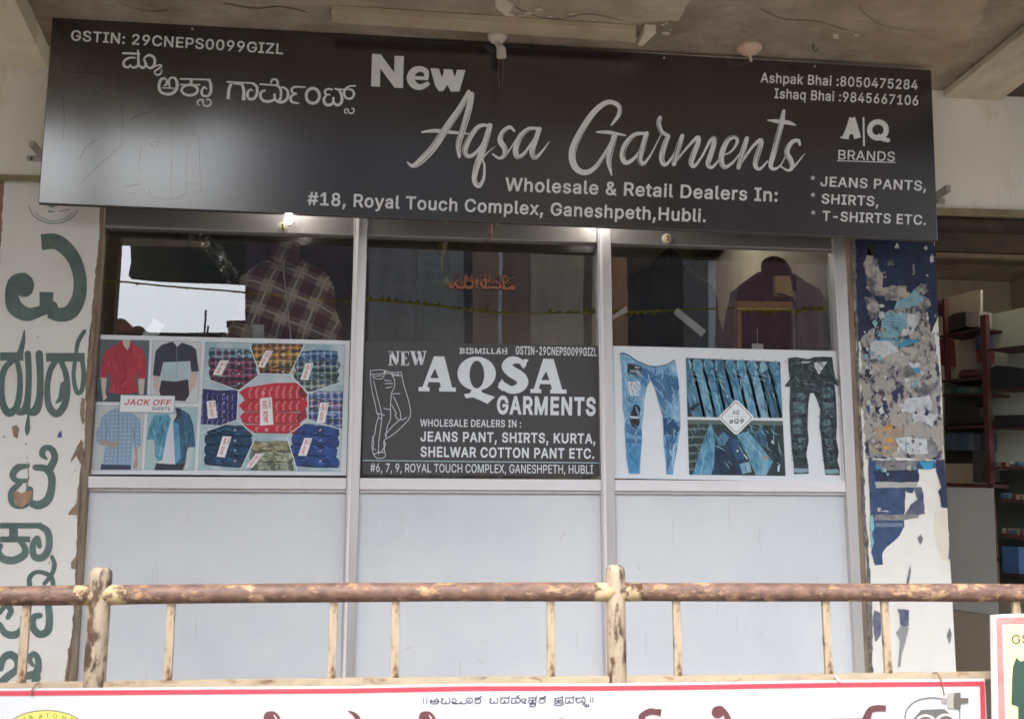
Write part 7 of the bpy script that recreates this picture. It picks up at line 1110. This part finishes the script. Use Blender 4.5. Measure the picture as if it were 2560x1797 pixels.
# ties
for i, (vw, p, lb) in enumerate((('H1', [(262, 820), (238, 830), (215, 860), (210, 905)], 'thin rusty wire tie at the left end of the banner top'), ('H3', [(1692, 752), (1712, 748), (1740, 790), (1755, 850), (1765, 900)], 'thin rusty wire tie at the right end of the banner top'), ('H3', [(1035, 770), (1050, 790), (1068, 808)], 'pale string tie round the lower rail'))):
    q = v(vw, p); m = MB(); m.tube([at(x, y, YB-.008 if j > 0 else YR-.014) for j, (x, y) in enumerate(q)], .0016 if i < 2 else .0026, 6); tag(m.build('wire_tie', M('#7a6248' if i < 2 else '#d6c8b4', .6, .2, 30, .05)), lb, 'wire')
# ------------------------------------------------------------------ small yellow sign board on the right
YS = -1.86
ys = thing('small_sign_board', 'cream yellow sign board with pink border at the right edge', 'sign board', at(2520, 1797, YS))
P0 = [(2484.5, 1538), (2530, 1535), (2790, 1530), (2810, 2180), (2500, 2180), (2489, 1797)]
MB().prism([at(x, y, YS) for x, y in P0][::-1], (0, .018, 0)).build('board', M('#e6e0d6', .6, .06, 9, .1), ys, bevel=.002)
P = Print(wallS(YS), .0005, .0008)
P.poly([(2490, 1543), (2789, 1535), (2808, 2178), (2504, 2178), (2496, 1797)], M('#e58d86', .5, .15, 16, 0, var2='#d9706c'), 0); P.poly([(2506, 1561), (2789, 1556), (2808, 2178), (2524, 2178), (2514, 1797)], M('#e3e0cf', .5, .06, 9, 0), 1)
P.poly([(2511, 1562), (2789, 1558), (2808, 2178), (2528, 2178), (2519, 1797)], M('#e0dc9c', .5, .08, 6, 0), 2)
P.text('GS', (2528, 1609), (2576, 1607), 23, ink('#4c4b32'), 3, bold=10)
for x in (2531, 2546): pass
P.poly([(2541, 1642), (2551, 1652), (2600, 1640), (2700, 1650), (2700, 1900), (2547, 1900), (2545, 1766), (2528, 1760), (2530, 1700), (2532, 1665)], M('#2f4a3c', .6, .2, 9, 0, g=.9), 3)
P.build('printed_picture', ys)
# ------------------------------------------------------------------ neighbour shop on the right
for nm, q, mt, Y, t in (('shutter_box', [(2339, 546), (2700, 556), (2700, 640), (2339, 628)], M('#5f4e3a', .8, .3, 6, .2, var2='#40342a', g=.9), .02, .2), ('shutter_lip', [(2340, 630), (2700, 642), (2700, 652), (2341, 640)], M('#85705a', .8, .2, 6, .1, g=.8), .01, .03), ('shutter_lip', [(2339, 572), (2700, 580), (2700, 587), (2339, 579)], M('#3a2f28', .8, .2, 6, .1), .01, .01)):
    if nm == 'shutter_box': sh = thing('rolling_shutter', 'rusty brown rolled up shutter box over the neighbouring shop', 'shutter', at(2450, 640, Y))
    MB().prism([at(x, y, Y) for x, y in q], (0, t, 0)).build(nm, mt, sh, bevel=.002)
shx = at(2470, 900, .75); SD = Vector((-.40, .917, 0)); SN = Vector((-.917, -.40, 0)); SU = Surf(shx, SN)
su = thing('shelf_unit', 'red framed wooden shelf unit with greenish backs inside the neighbouring shop', 'shelf unit', Vector((shx.x, shx.y, ZF)))
def sp_(name, pts, t, mat, off=0.0, view='N', bevel=0):
    return MB().prism([SU(x, y, off) for x, y in v(view, pts)], -SN*t).build(name, mat, su if name not in TH else None, bevel=bevel)
TH = ()
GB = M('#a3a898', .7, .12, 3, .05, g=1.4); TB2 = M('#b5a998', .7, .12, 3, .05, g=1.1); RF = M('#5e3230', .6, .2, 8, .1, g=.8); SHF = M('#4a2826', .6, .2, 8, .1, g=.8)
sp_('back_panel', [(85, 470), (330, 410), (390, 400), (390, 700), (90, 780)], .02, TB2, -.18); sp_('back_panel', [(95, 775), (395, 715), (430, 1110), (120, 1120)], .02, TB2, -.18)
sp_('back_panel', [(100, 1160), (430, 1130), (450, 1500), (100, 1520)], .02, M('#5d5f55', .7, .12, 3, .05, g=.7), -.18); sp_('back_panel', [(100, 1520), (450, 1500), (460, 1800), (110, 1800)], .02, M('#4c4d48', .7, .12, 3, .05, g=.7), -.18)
sp_('back_panel', [(430, 610), (760, 540), (760, 850), (445, 885)], .02, GB, -.18); sp_('back_panel', [(445, 890), (760, 852), (760, 1190), (470, 1205)], .02, GB, -.18); sp_('back_panel', [(470, 1208), (760, 1192), (760, 1500), (490, 1520)], .02, GB, -.18); sp_('back_panel', [(490, 1520), (760, 1505), (780, 2100), (500, 2080)], .02, GB, -.18)
for q in ([(385, 610), (430, 600), (500, 2760), (470, 2760)], [(80, 475), (98, 470), (122, 1120), (102, 1122)], [(35, 480), (50, 480), (60, 610), (45, 612)]): sp_('upright', q, .03, RF)
for q in ([(60, 770), (385, 705), (385, 720), (60, 785)], [(70, 1130), (430, 1095), (432, 1120), (75, 1150)], [(80, 1245), (440, 1238), (440, 1252), (80, 1258)], [(80, 1500), (450, 1488), (450, 1510), (80, 1525)], [(445, 880), (760, 845), (760, 862), (447, 893)], [(470, 1198), (760, 1180), (760, 1194), (472, 1210)], [(495, 1508), (760, 1496), (760, 1512), (497, 1520)]): sp_('shelf', q, .2, SHF, -.003)
for q in ([(620, 700), (890, 730), (892, 748), (622, 722)], [(885, 232), (1050, 232), (1050, 246), (886, 244)], [(905, 400), (1050, 425), (1050, 436), (907, 415)], [(915, 592), (1050, 615), (1050, 635), (917, 608)], [(925, 810), (1050, 835), (1050, 845), (927, 818)], [(618, 320), (880, 328), (882, 348), (622, 340)]): sp_('shelf', q, .12, RF if q[0][1] < 700 else SHF, -.002, 'G2')
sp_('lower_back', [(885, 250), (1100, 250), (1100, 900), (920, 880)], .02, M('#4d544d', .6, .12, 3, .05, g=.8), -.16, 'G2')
cn = thing('counter', 'plain grey brown counter front inside the neighbouring shop', 'counter', at(2440, 1700, .5))
MB().prism([at(x, y, .5) for x, y in v('G2', [(600, 345), (885, 350), (915, 1050), (640, 1010)])], (0, .4, 0)).build('front_panel', M('#7d7a70', .6, .1, 3, .05, g=.8), cn, bevel=.002)
MB().prism([at(x, y, .498) for x, y in v('G2', [(640, 1012), (915, 1052), (930, 1700), (650, 1700)])], (0, .4, 0)).build('lower_panel', M('#6d5f4c', .6, .1, 3, .05, g=.8), cn, bevel=.002)
ORD = ['leftmost', 'second from left', 'third from left', 'middle', 'third from right', 'second from right', 'rightmost']
goods = [('cardboard_box', [(270, 572), (382, 570), (385, 705), (272, 700)], '#a8a09c', 'pale box on the top left shelf of the neighbouring shop', 'box'), ('dark_bag', [(95, 650), (130, 620), (180, 590), (265, 575), (270, 700), (95, 750)], '#3c3734', 'dark bag beside the pale box on the top shelf', 'bag'), ('blue_carton', [(345, 770), (385, 762), (395, 880), (350, 890)], '#39446a', 'small blue carton on the second shelf', 'box'), ('red_carton', [(352, 890), (402, 880), (405, 980), (358, 985)], '#7a3c34', 'small red carton under the blue carton', 'box'), ('red_bundle', [(210, 1080), (240, 1042), (330, 1040), (340, 1092), (215, 1108)], '#6d3a3a', 'reddish bundle on the second shelf', 'bundle'), ('orange_box', [(45, 800), (80, 790), (95, 1010), (60, 1010)], '#9a4a38', 'upright orange red box against the pillar', 'box'),
         ('dark_bundle', [(465, 1030), (520, 1010), (640, 1020), (755, 1045), (755, 1185), (475, 1200)], '#2a2c34', 'black bundle on the middle right shelf', 'bundle'), ('dark_bag', [(165, 1360), (230, 1370), (320, 1325), (380, 1350), (400, 1480), (120, 1495)], '#2c2726', 'lumpy dark bag on the fourth shelf', 'bag'), ('dark_bundle', [(500, 1415), (755, 1405), (755, 1495), (505, 1508)], '#2a2a2a', 'low black bundle on the lower right shelf', 'bundle')]
for nm, q, c_, lb, ct in goods:
    o_ = MB().prism([SU(x, y, -.03) for x, y in v('N', q)], -SN*.1).build(nm, M(c_, .6, .25, 14, .15, g=.85), None, bevel=.004); tag(o_, lb, ct)
for i in range(7):
    x = 110+i*46; o_ = MB().prism([SU(a, b, -.03) for a, b in v('N', [(x, 1188+RS.uniform(-6, 6)), (x+42, 1186+RS.uniform(-6, 6)), (x+42, 1236), (x, 1238)])], -SN*.08).build('small_carton', M(RS.choice(['#4d6a64', '#5f6f6c', '#3c4c50', '#6b756c']), .6, .2, 20, .05, g=.8), None); tag(o_, '%s small carton in the greenish row on the third shelf' % ORD[i], 'carton', 'row of small cartons on the third shelf')
for i in range(7):
    x = 105+i*48; o_ = MB().prism([SU(a, b, -.03) for a, b in v('N', [(x, 1560+RS.uniform(-10, 10)), (x+43, 1555+RS.uniform(-10, 10)), (x+45, 1690), (x, 1695)])], -SN*.08).build('small_carton', M(RS.choice(['#4a5562', '#5f6670', '#3c4450', '#485a6c']), .6, .2, 20, .05, g=.8), None); tag(o_, '%s upright carton in the bluish row on the fifth shelf' % ORD[i], 'carton', 'row of upright cartons on the fifth shelf')
o_ = MB().prism([SU(x, y, -.03) for x, y in v('G2', [(925, 665), (1020, 670), (1025, 820), (930, 812)])], -SN*.08).build('blue_carton', M('#3f5f86', .6, .25, 14, .1, g=.85), None, bevel=.003); tag(o_, 'large blue carton at the bottom right shelf near the yellow sign', 'box')
o_ = MB().prism([SU(x, y, -.03) for x, y in v('G2', [(765, 140), (800, 130), (830, 160), (860, 260), (865, 315), (770, 318)])], -SN*.08).build('small_machine', M('#4a4644', .6, .25, 14, .1, g=.85), None, bevel=.003); tag(o_, 'dark small machine on the shelf above the grey counter', 'machine')
LW_ = M('#b5ab9a', .9, .1, 3, .1)
struct(MB().box(XB+.2, 9, 3.2, 3.3, ZF, ZC).build('neighbour_rear_wall', LW_))
struct(MB().box(4.6, 4.7, .3, 3.2, ZF, ZC).build('neighbour_side_wall', LW_))
t_ = thing('tube_lamp', 'lit tube lamp high inside the shop behind the pointed hood', 'lamp', Vector((at(1720, 620, 1.2).x, 1.2, ZC-.16)))
MB().tube([Vector((at(1720, 620, 1.2).x-.25, 1.2, ZC-.16)), Vector((at(1720, 620, 1.2).x+.25, 1.2, ZC-.16))], .013, 10).build('tube', emit('#fff8ee', 24), t_)
MB().box(at(1720, 620, 1.2).x-.27, at(1720, 620, 1.2).x+.27, 1.18, 1.22, ZC-.14, ZC-.101).build('housing', M('#d5d0c8', .5, 0, 9, 0), t_)
# ------------------------------------------------------------------ the street side, seen mirrored in the glass
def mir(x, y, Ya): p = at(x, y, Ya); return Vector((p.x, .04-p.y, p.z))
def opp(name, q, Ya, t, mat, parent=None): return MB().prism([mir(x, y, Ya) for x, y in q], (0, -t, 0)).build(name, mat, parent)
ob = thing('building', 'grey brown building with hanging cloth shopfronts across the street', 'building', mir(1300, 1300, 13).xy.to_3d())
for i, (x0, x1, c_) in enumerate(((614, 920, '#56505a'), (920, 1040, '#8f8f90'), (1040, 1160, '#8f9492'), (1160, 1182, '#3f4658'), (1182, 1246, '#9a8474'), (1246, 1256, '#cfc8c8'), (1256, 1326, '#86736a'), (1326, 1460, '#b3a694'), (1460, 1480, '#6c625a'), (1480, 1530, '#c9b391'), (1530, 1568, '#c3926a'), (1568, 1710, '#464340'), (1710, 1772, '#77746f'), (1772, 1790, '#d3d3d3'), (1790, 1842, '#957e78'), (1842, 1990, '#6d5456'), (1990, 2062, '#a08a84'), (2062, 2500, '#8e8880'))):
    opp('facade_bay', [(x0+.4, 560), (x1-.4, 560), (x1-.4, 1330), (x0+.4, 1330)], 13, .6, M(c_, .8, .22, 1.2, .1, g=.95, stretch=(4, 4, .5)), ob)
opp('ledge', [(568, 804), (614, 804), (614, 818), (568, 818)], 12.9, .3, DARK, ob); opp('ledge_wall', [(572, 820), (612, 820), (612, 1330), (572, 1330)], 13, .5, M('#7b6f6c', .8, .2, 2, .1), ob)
wl = thing('building', 'added tall plain grey building out of view, blocking low sky left of the gap', 'building', mir(-1500, 1300, 13).xy.to_3d()); opp('facade_bay', [(-5200, -600), (-260, 420), (-260, 1330), (-5200, 1330)], 13, 2, M('#7d756b', .85, .2, 1, .1), wl)  # unseen building put in to block the low sky on this side
lw = thing('building', 'stand-in wall added close to the canopy edge for the low mirrored roofline on the left', 'building', mir(400, 1300, 3.2).xy.to_3d())
opp('roofline_standin', [(-900, 822), (568, 832), (568, 1340), (-900, 1340)], 3.2, .2, M('#5c605e', .85, .15, 1, .1), lw)  # roofline wall brought in close so the sign reflects more sky
hb_ = thing('added_hoarding', 'invented dark hoarding across the street for the dark band mirrored in the left pane', 'hoarding', mir(700, 694, 15))  # invented board set far off, leaves open sky for the sign to reflect
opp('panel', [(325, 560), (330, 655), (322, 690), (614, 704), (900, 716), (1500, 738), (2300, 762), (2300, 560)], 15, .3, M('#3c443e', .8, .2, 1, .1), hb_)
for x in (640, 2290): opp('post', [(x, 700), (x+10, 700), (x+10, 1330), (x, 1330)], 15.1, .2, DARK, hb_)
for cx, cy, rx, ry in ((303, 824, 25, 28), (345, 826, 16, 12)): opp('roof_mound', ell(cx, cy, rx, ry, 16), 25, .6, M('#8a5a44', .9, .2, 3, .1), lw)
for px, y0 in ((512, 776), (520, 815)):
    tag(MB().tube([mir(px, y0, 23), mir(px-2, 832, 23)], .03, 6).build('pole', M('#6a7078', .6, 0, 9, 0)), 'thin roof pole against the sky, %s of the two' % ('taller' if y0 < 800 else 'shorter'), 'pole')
pm = MB(); a = mir(254, 900, 2.45); b = mir(284, 900, 2.45); struct(MB().box(min(a.x, b.x), max(a.x, b.x), -2.45, -2.35, .3, ZC-.003).build('canopy_pillar', M('#6d5f50', .9, .2, 3, .1)))
# yellow bunting along the canopy edge
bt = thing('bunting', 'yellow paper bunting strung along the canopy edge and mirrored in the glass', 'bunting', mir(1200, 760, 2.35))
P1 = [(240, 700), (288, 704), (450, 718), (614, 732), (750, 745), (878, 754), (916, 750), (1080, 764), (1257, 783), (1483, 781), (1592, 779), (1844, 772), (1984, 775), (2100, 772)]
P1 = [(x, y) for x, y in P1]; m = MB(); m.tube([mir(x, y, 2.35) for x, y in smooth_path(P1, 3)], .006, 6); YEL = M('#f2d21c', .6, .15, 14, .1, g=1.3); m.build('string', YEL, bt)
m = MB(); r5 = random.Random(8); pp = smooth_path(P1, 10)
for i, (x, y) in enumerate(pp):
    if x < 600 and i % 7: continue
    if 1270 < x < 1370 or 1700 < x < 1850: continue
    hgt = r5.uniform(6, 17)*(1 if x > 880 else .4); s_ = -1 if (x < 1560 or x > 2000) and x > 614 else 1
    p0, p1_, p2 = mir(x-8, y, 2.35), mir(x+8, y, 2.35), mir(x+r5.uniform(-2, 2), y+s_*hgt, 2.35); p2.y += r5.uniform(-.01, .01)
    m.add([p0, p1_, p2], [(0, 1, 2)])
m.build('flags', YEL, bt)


nx = at(2500, 700, 1.0).x
t_ = thing('tube_lamp', 'lit tube lamp above the shelves of the neighbouring shop', 'lamp', Vector((nx, .5, ZC-.2)))
MB().tube([Vector((nx-.3, .5, ZC-.2)), Vector((nx+.35, .5, ZC-.2))], .013, 10).build('tube', emit('#fff4e0', 10), t_)
MB().box(nx-.33, nx+.38, .48, .52, ZC-.18, ZC-.002).build('housing', M('#d5d0c8', .5, 0, 9, 0), t_)

SHELF = (('top', 903, 1048, 233, 34), ('second', 922, 1048, 404, 30), ('third', 930, 1048, 600, 36))
CN = (('grey', '#7d7f7c'), ('green', '#50695a'), ('blue', '#4a6488'), ('brown', '#7a6452'), ('cream', '#b3a894'), ('dark red', '#6e3a38'))
for k, (sn, x0, x1, yb, hh) in enumerate(SHELF):
    for i in range(6):
        cn_, c_ = CN[(i*5+k*2) % 6]; xa = x0+(x1-x0)*i/6; xb = x0+(x1-x0)*(i+.86)/6; y_ = yb+(xa-x0)*.1; h_ = hh*RS.uniform(.6, 1.25)
        o_ = MB().prism([SU(a, b, -.02) for a, b in v('G2', [(xa, y_-h_), (xb, y_-h_+1), (xb, y_-1), (xa, y_-1)])], -SN*.07).build('small_carton', M(c_, .6, .2, 24, .05, g=.85), None)
        tag(o_, '%s small carton, %s of six on the %s narrow shelf above the blue carton' % (cn_, ('first', 'second', 'third', 'fourth', 'fifth', 'last')[i], sn), 'carton', 'small cartons on the narrow right shelves')
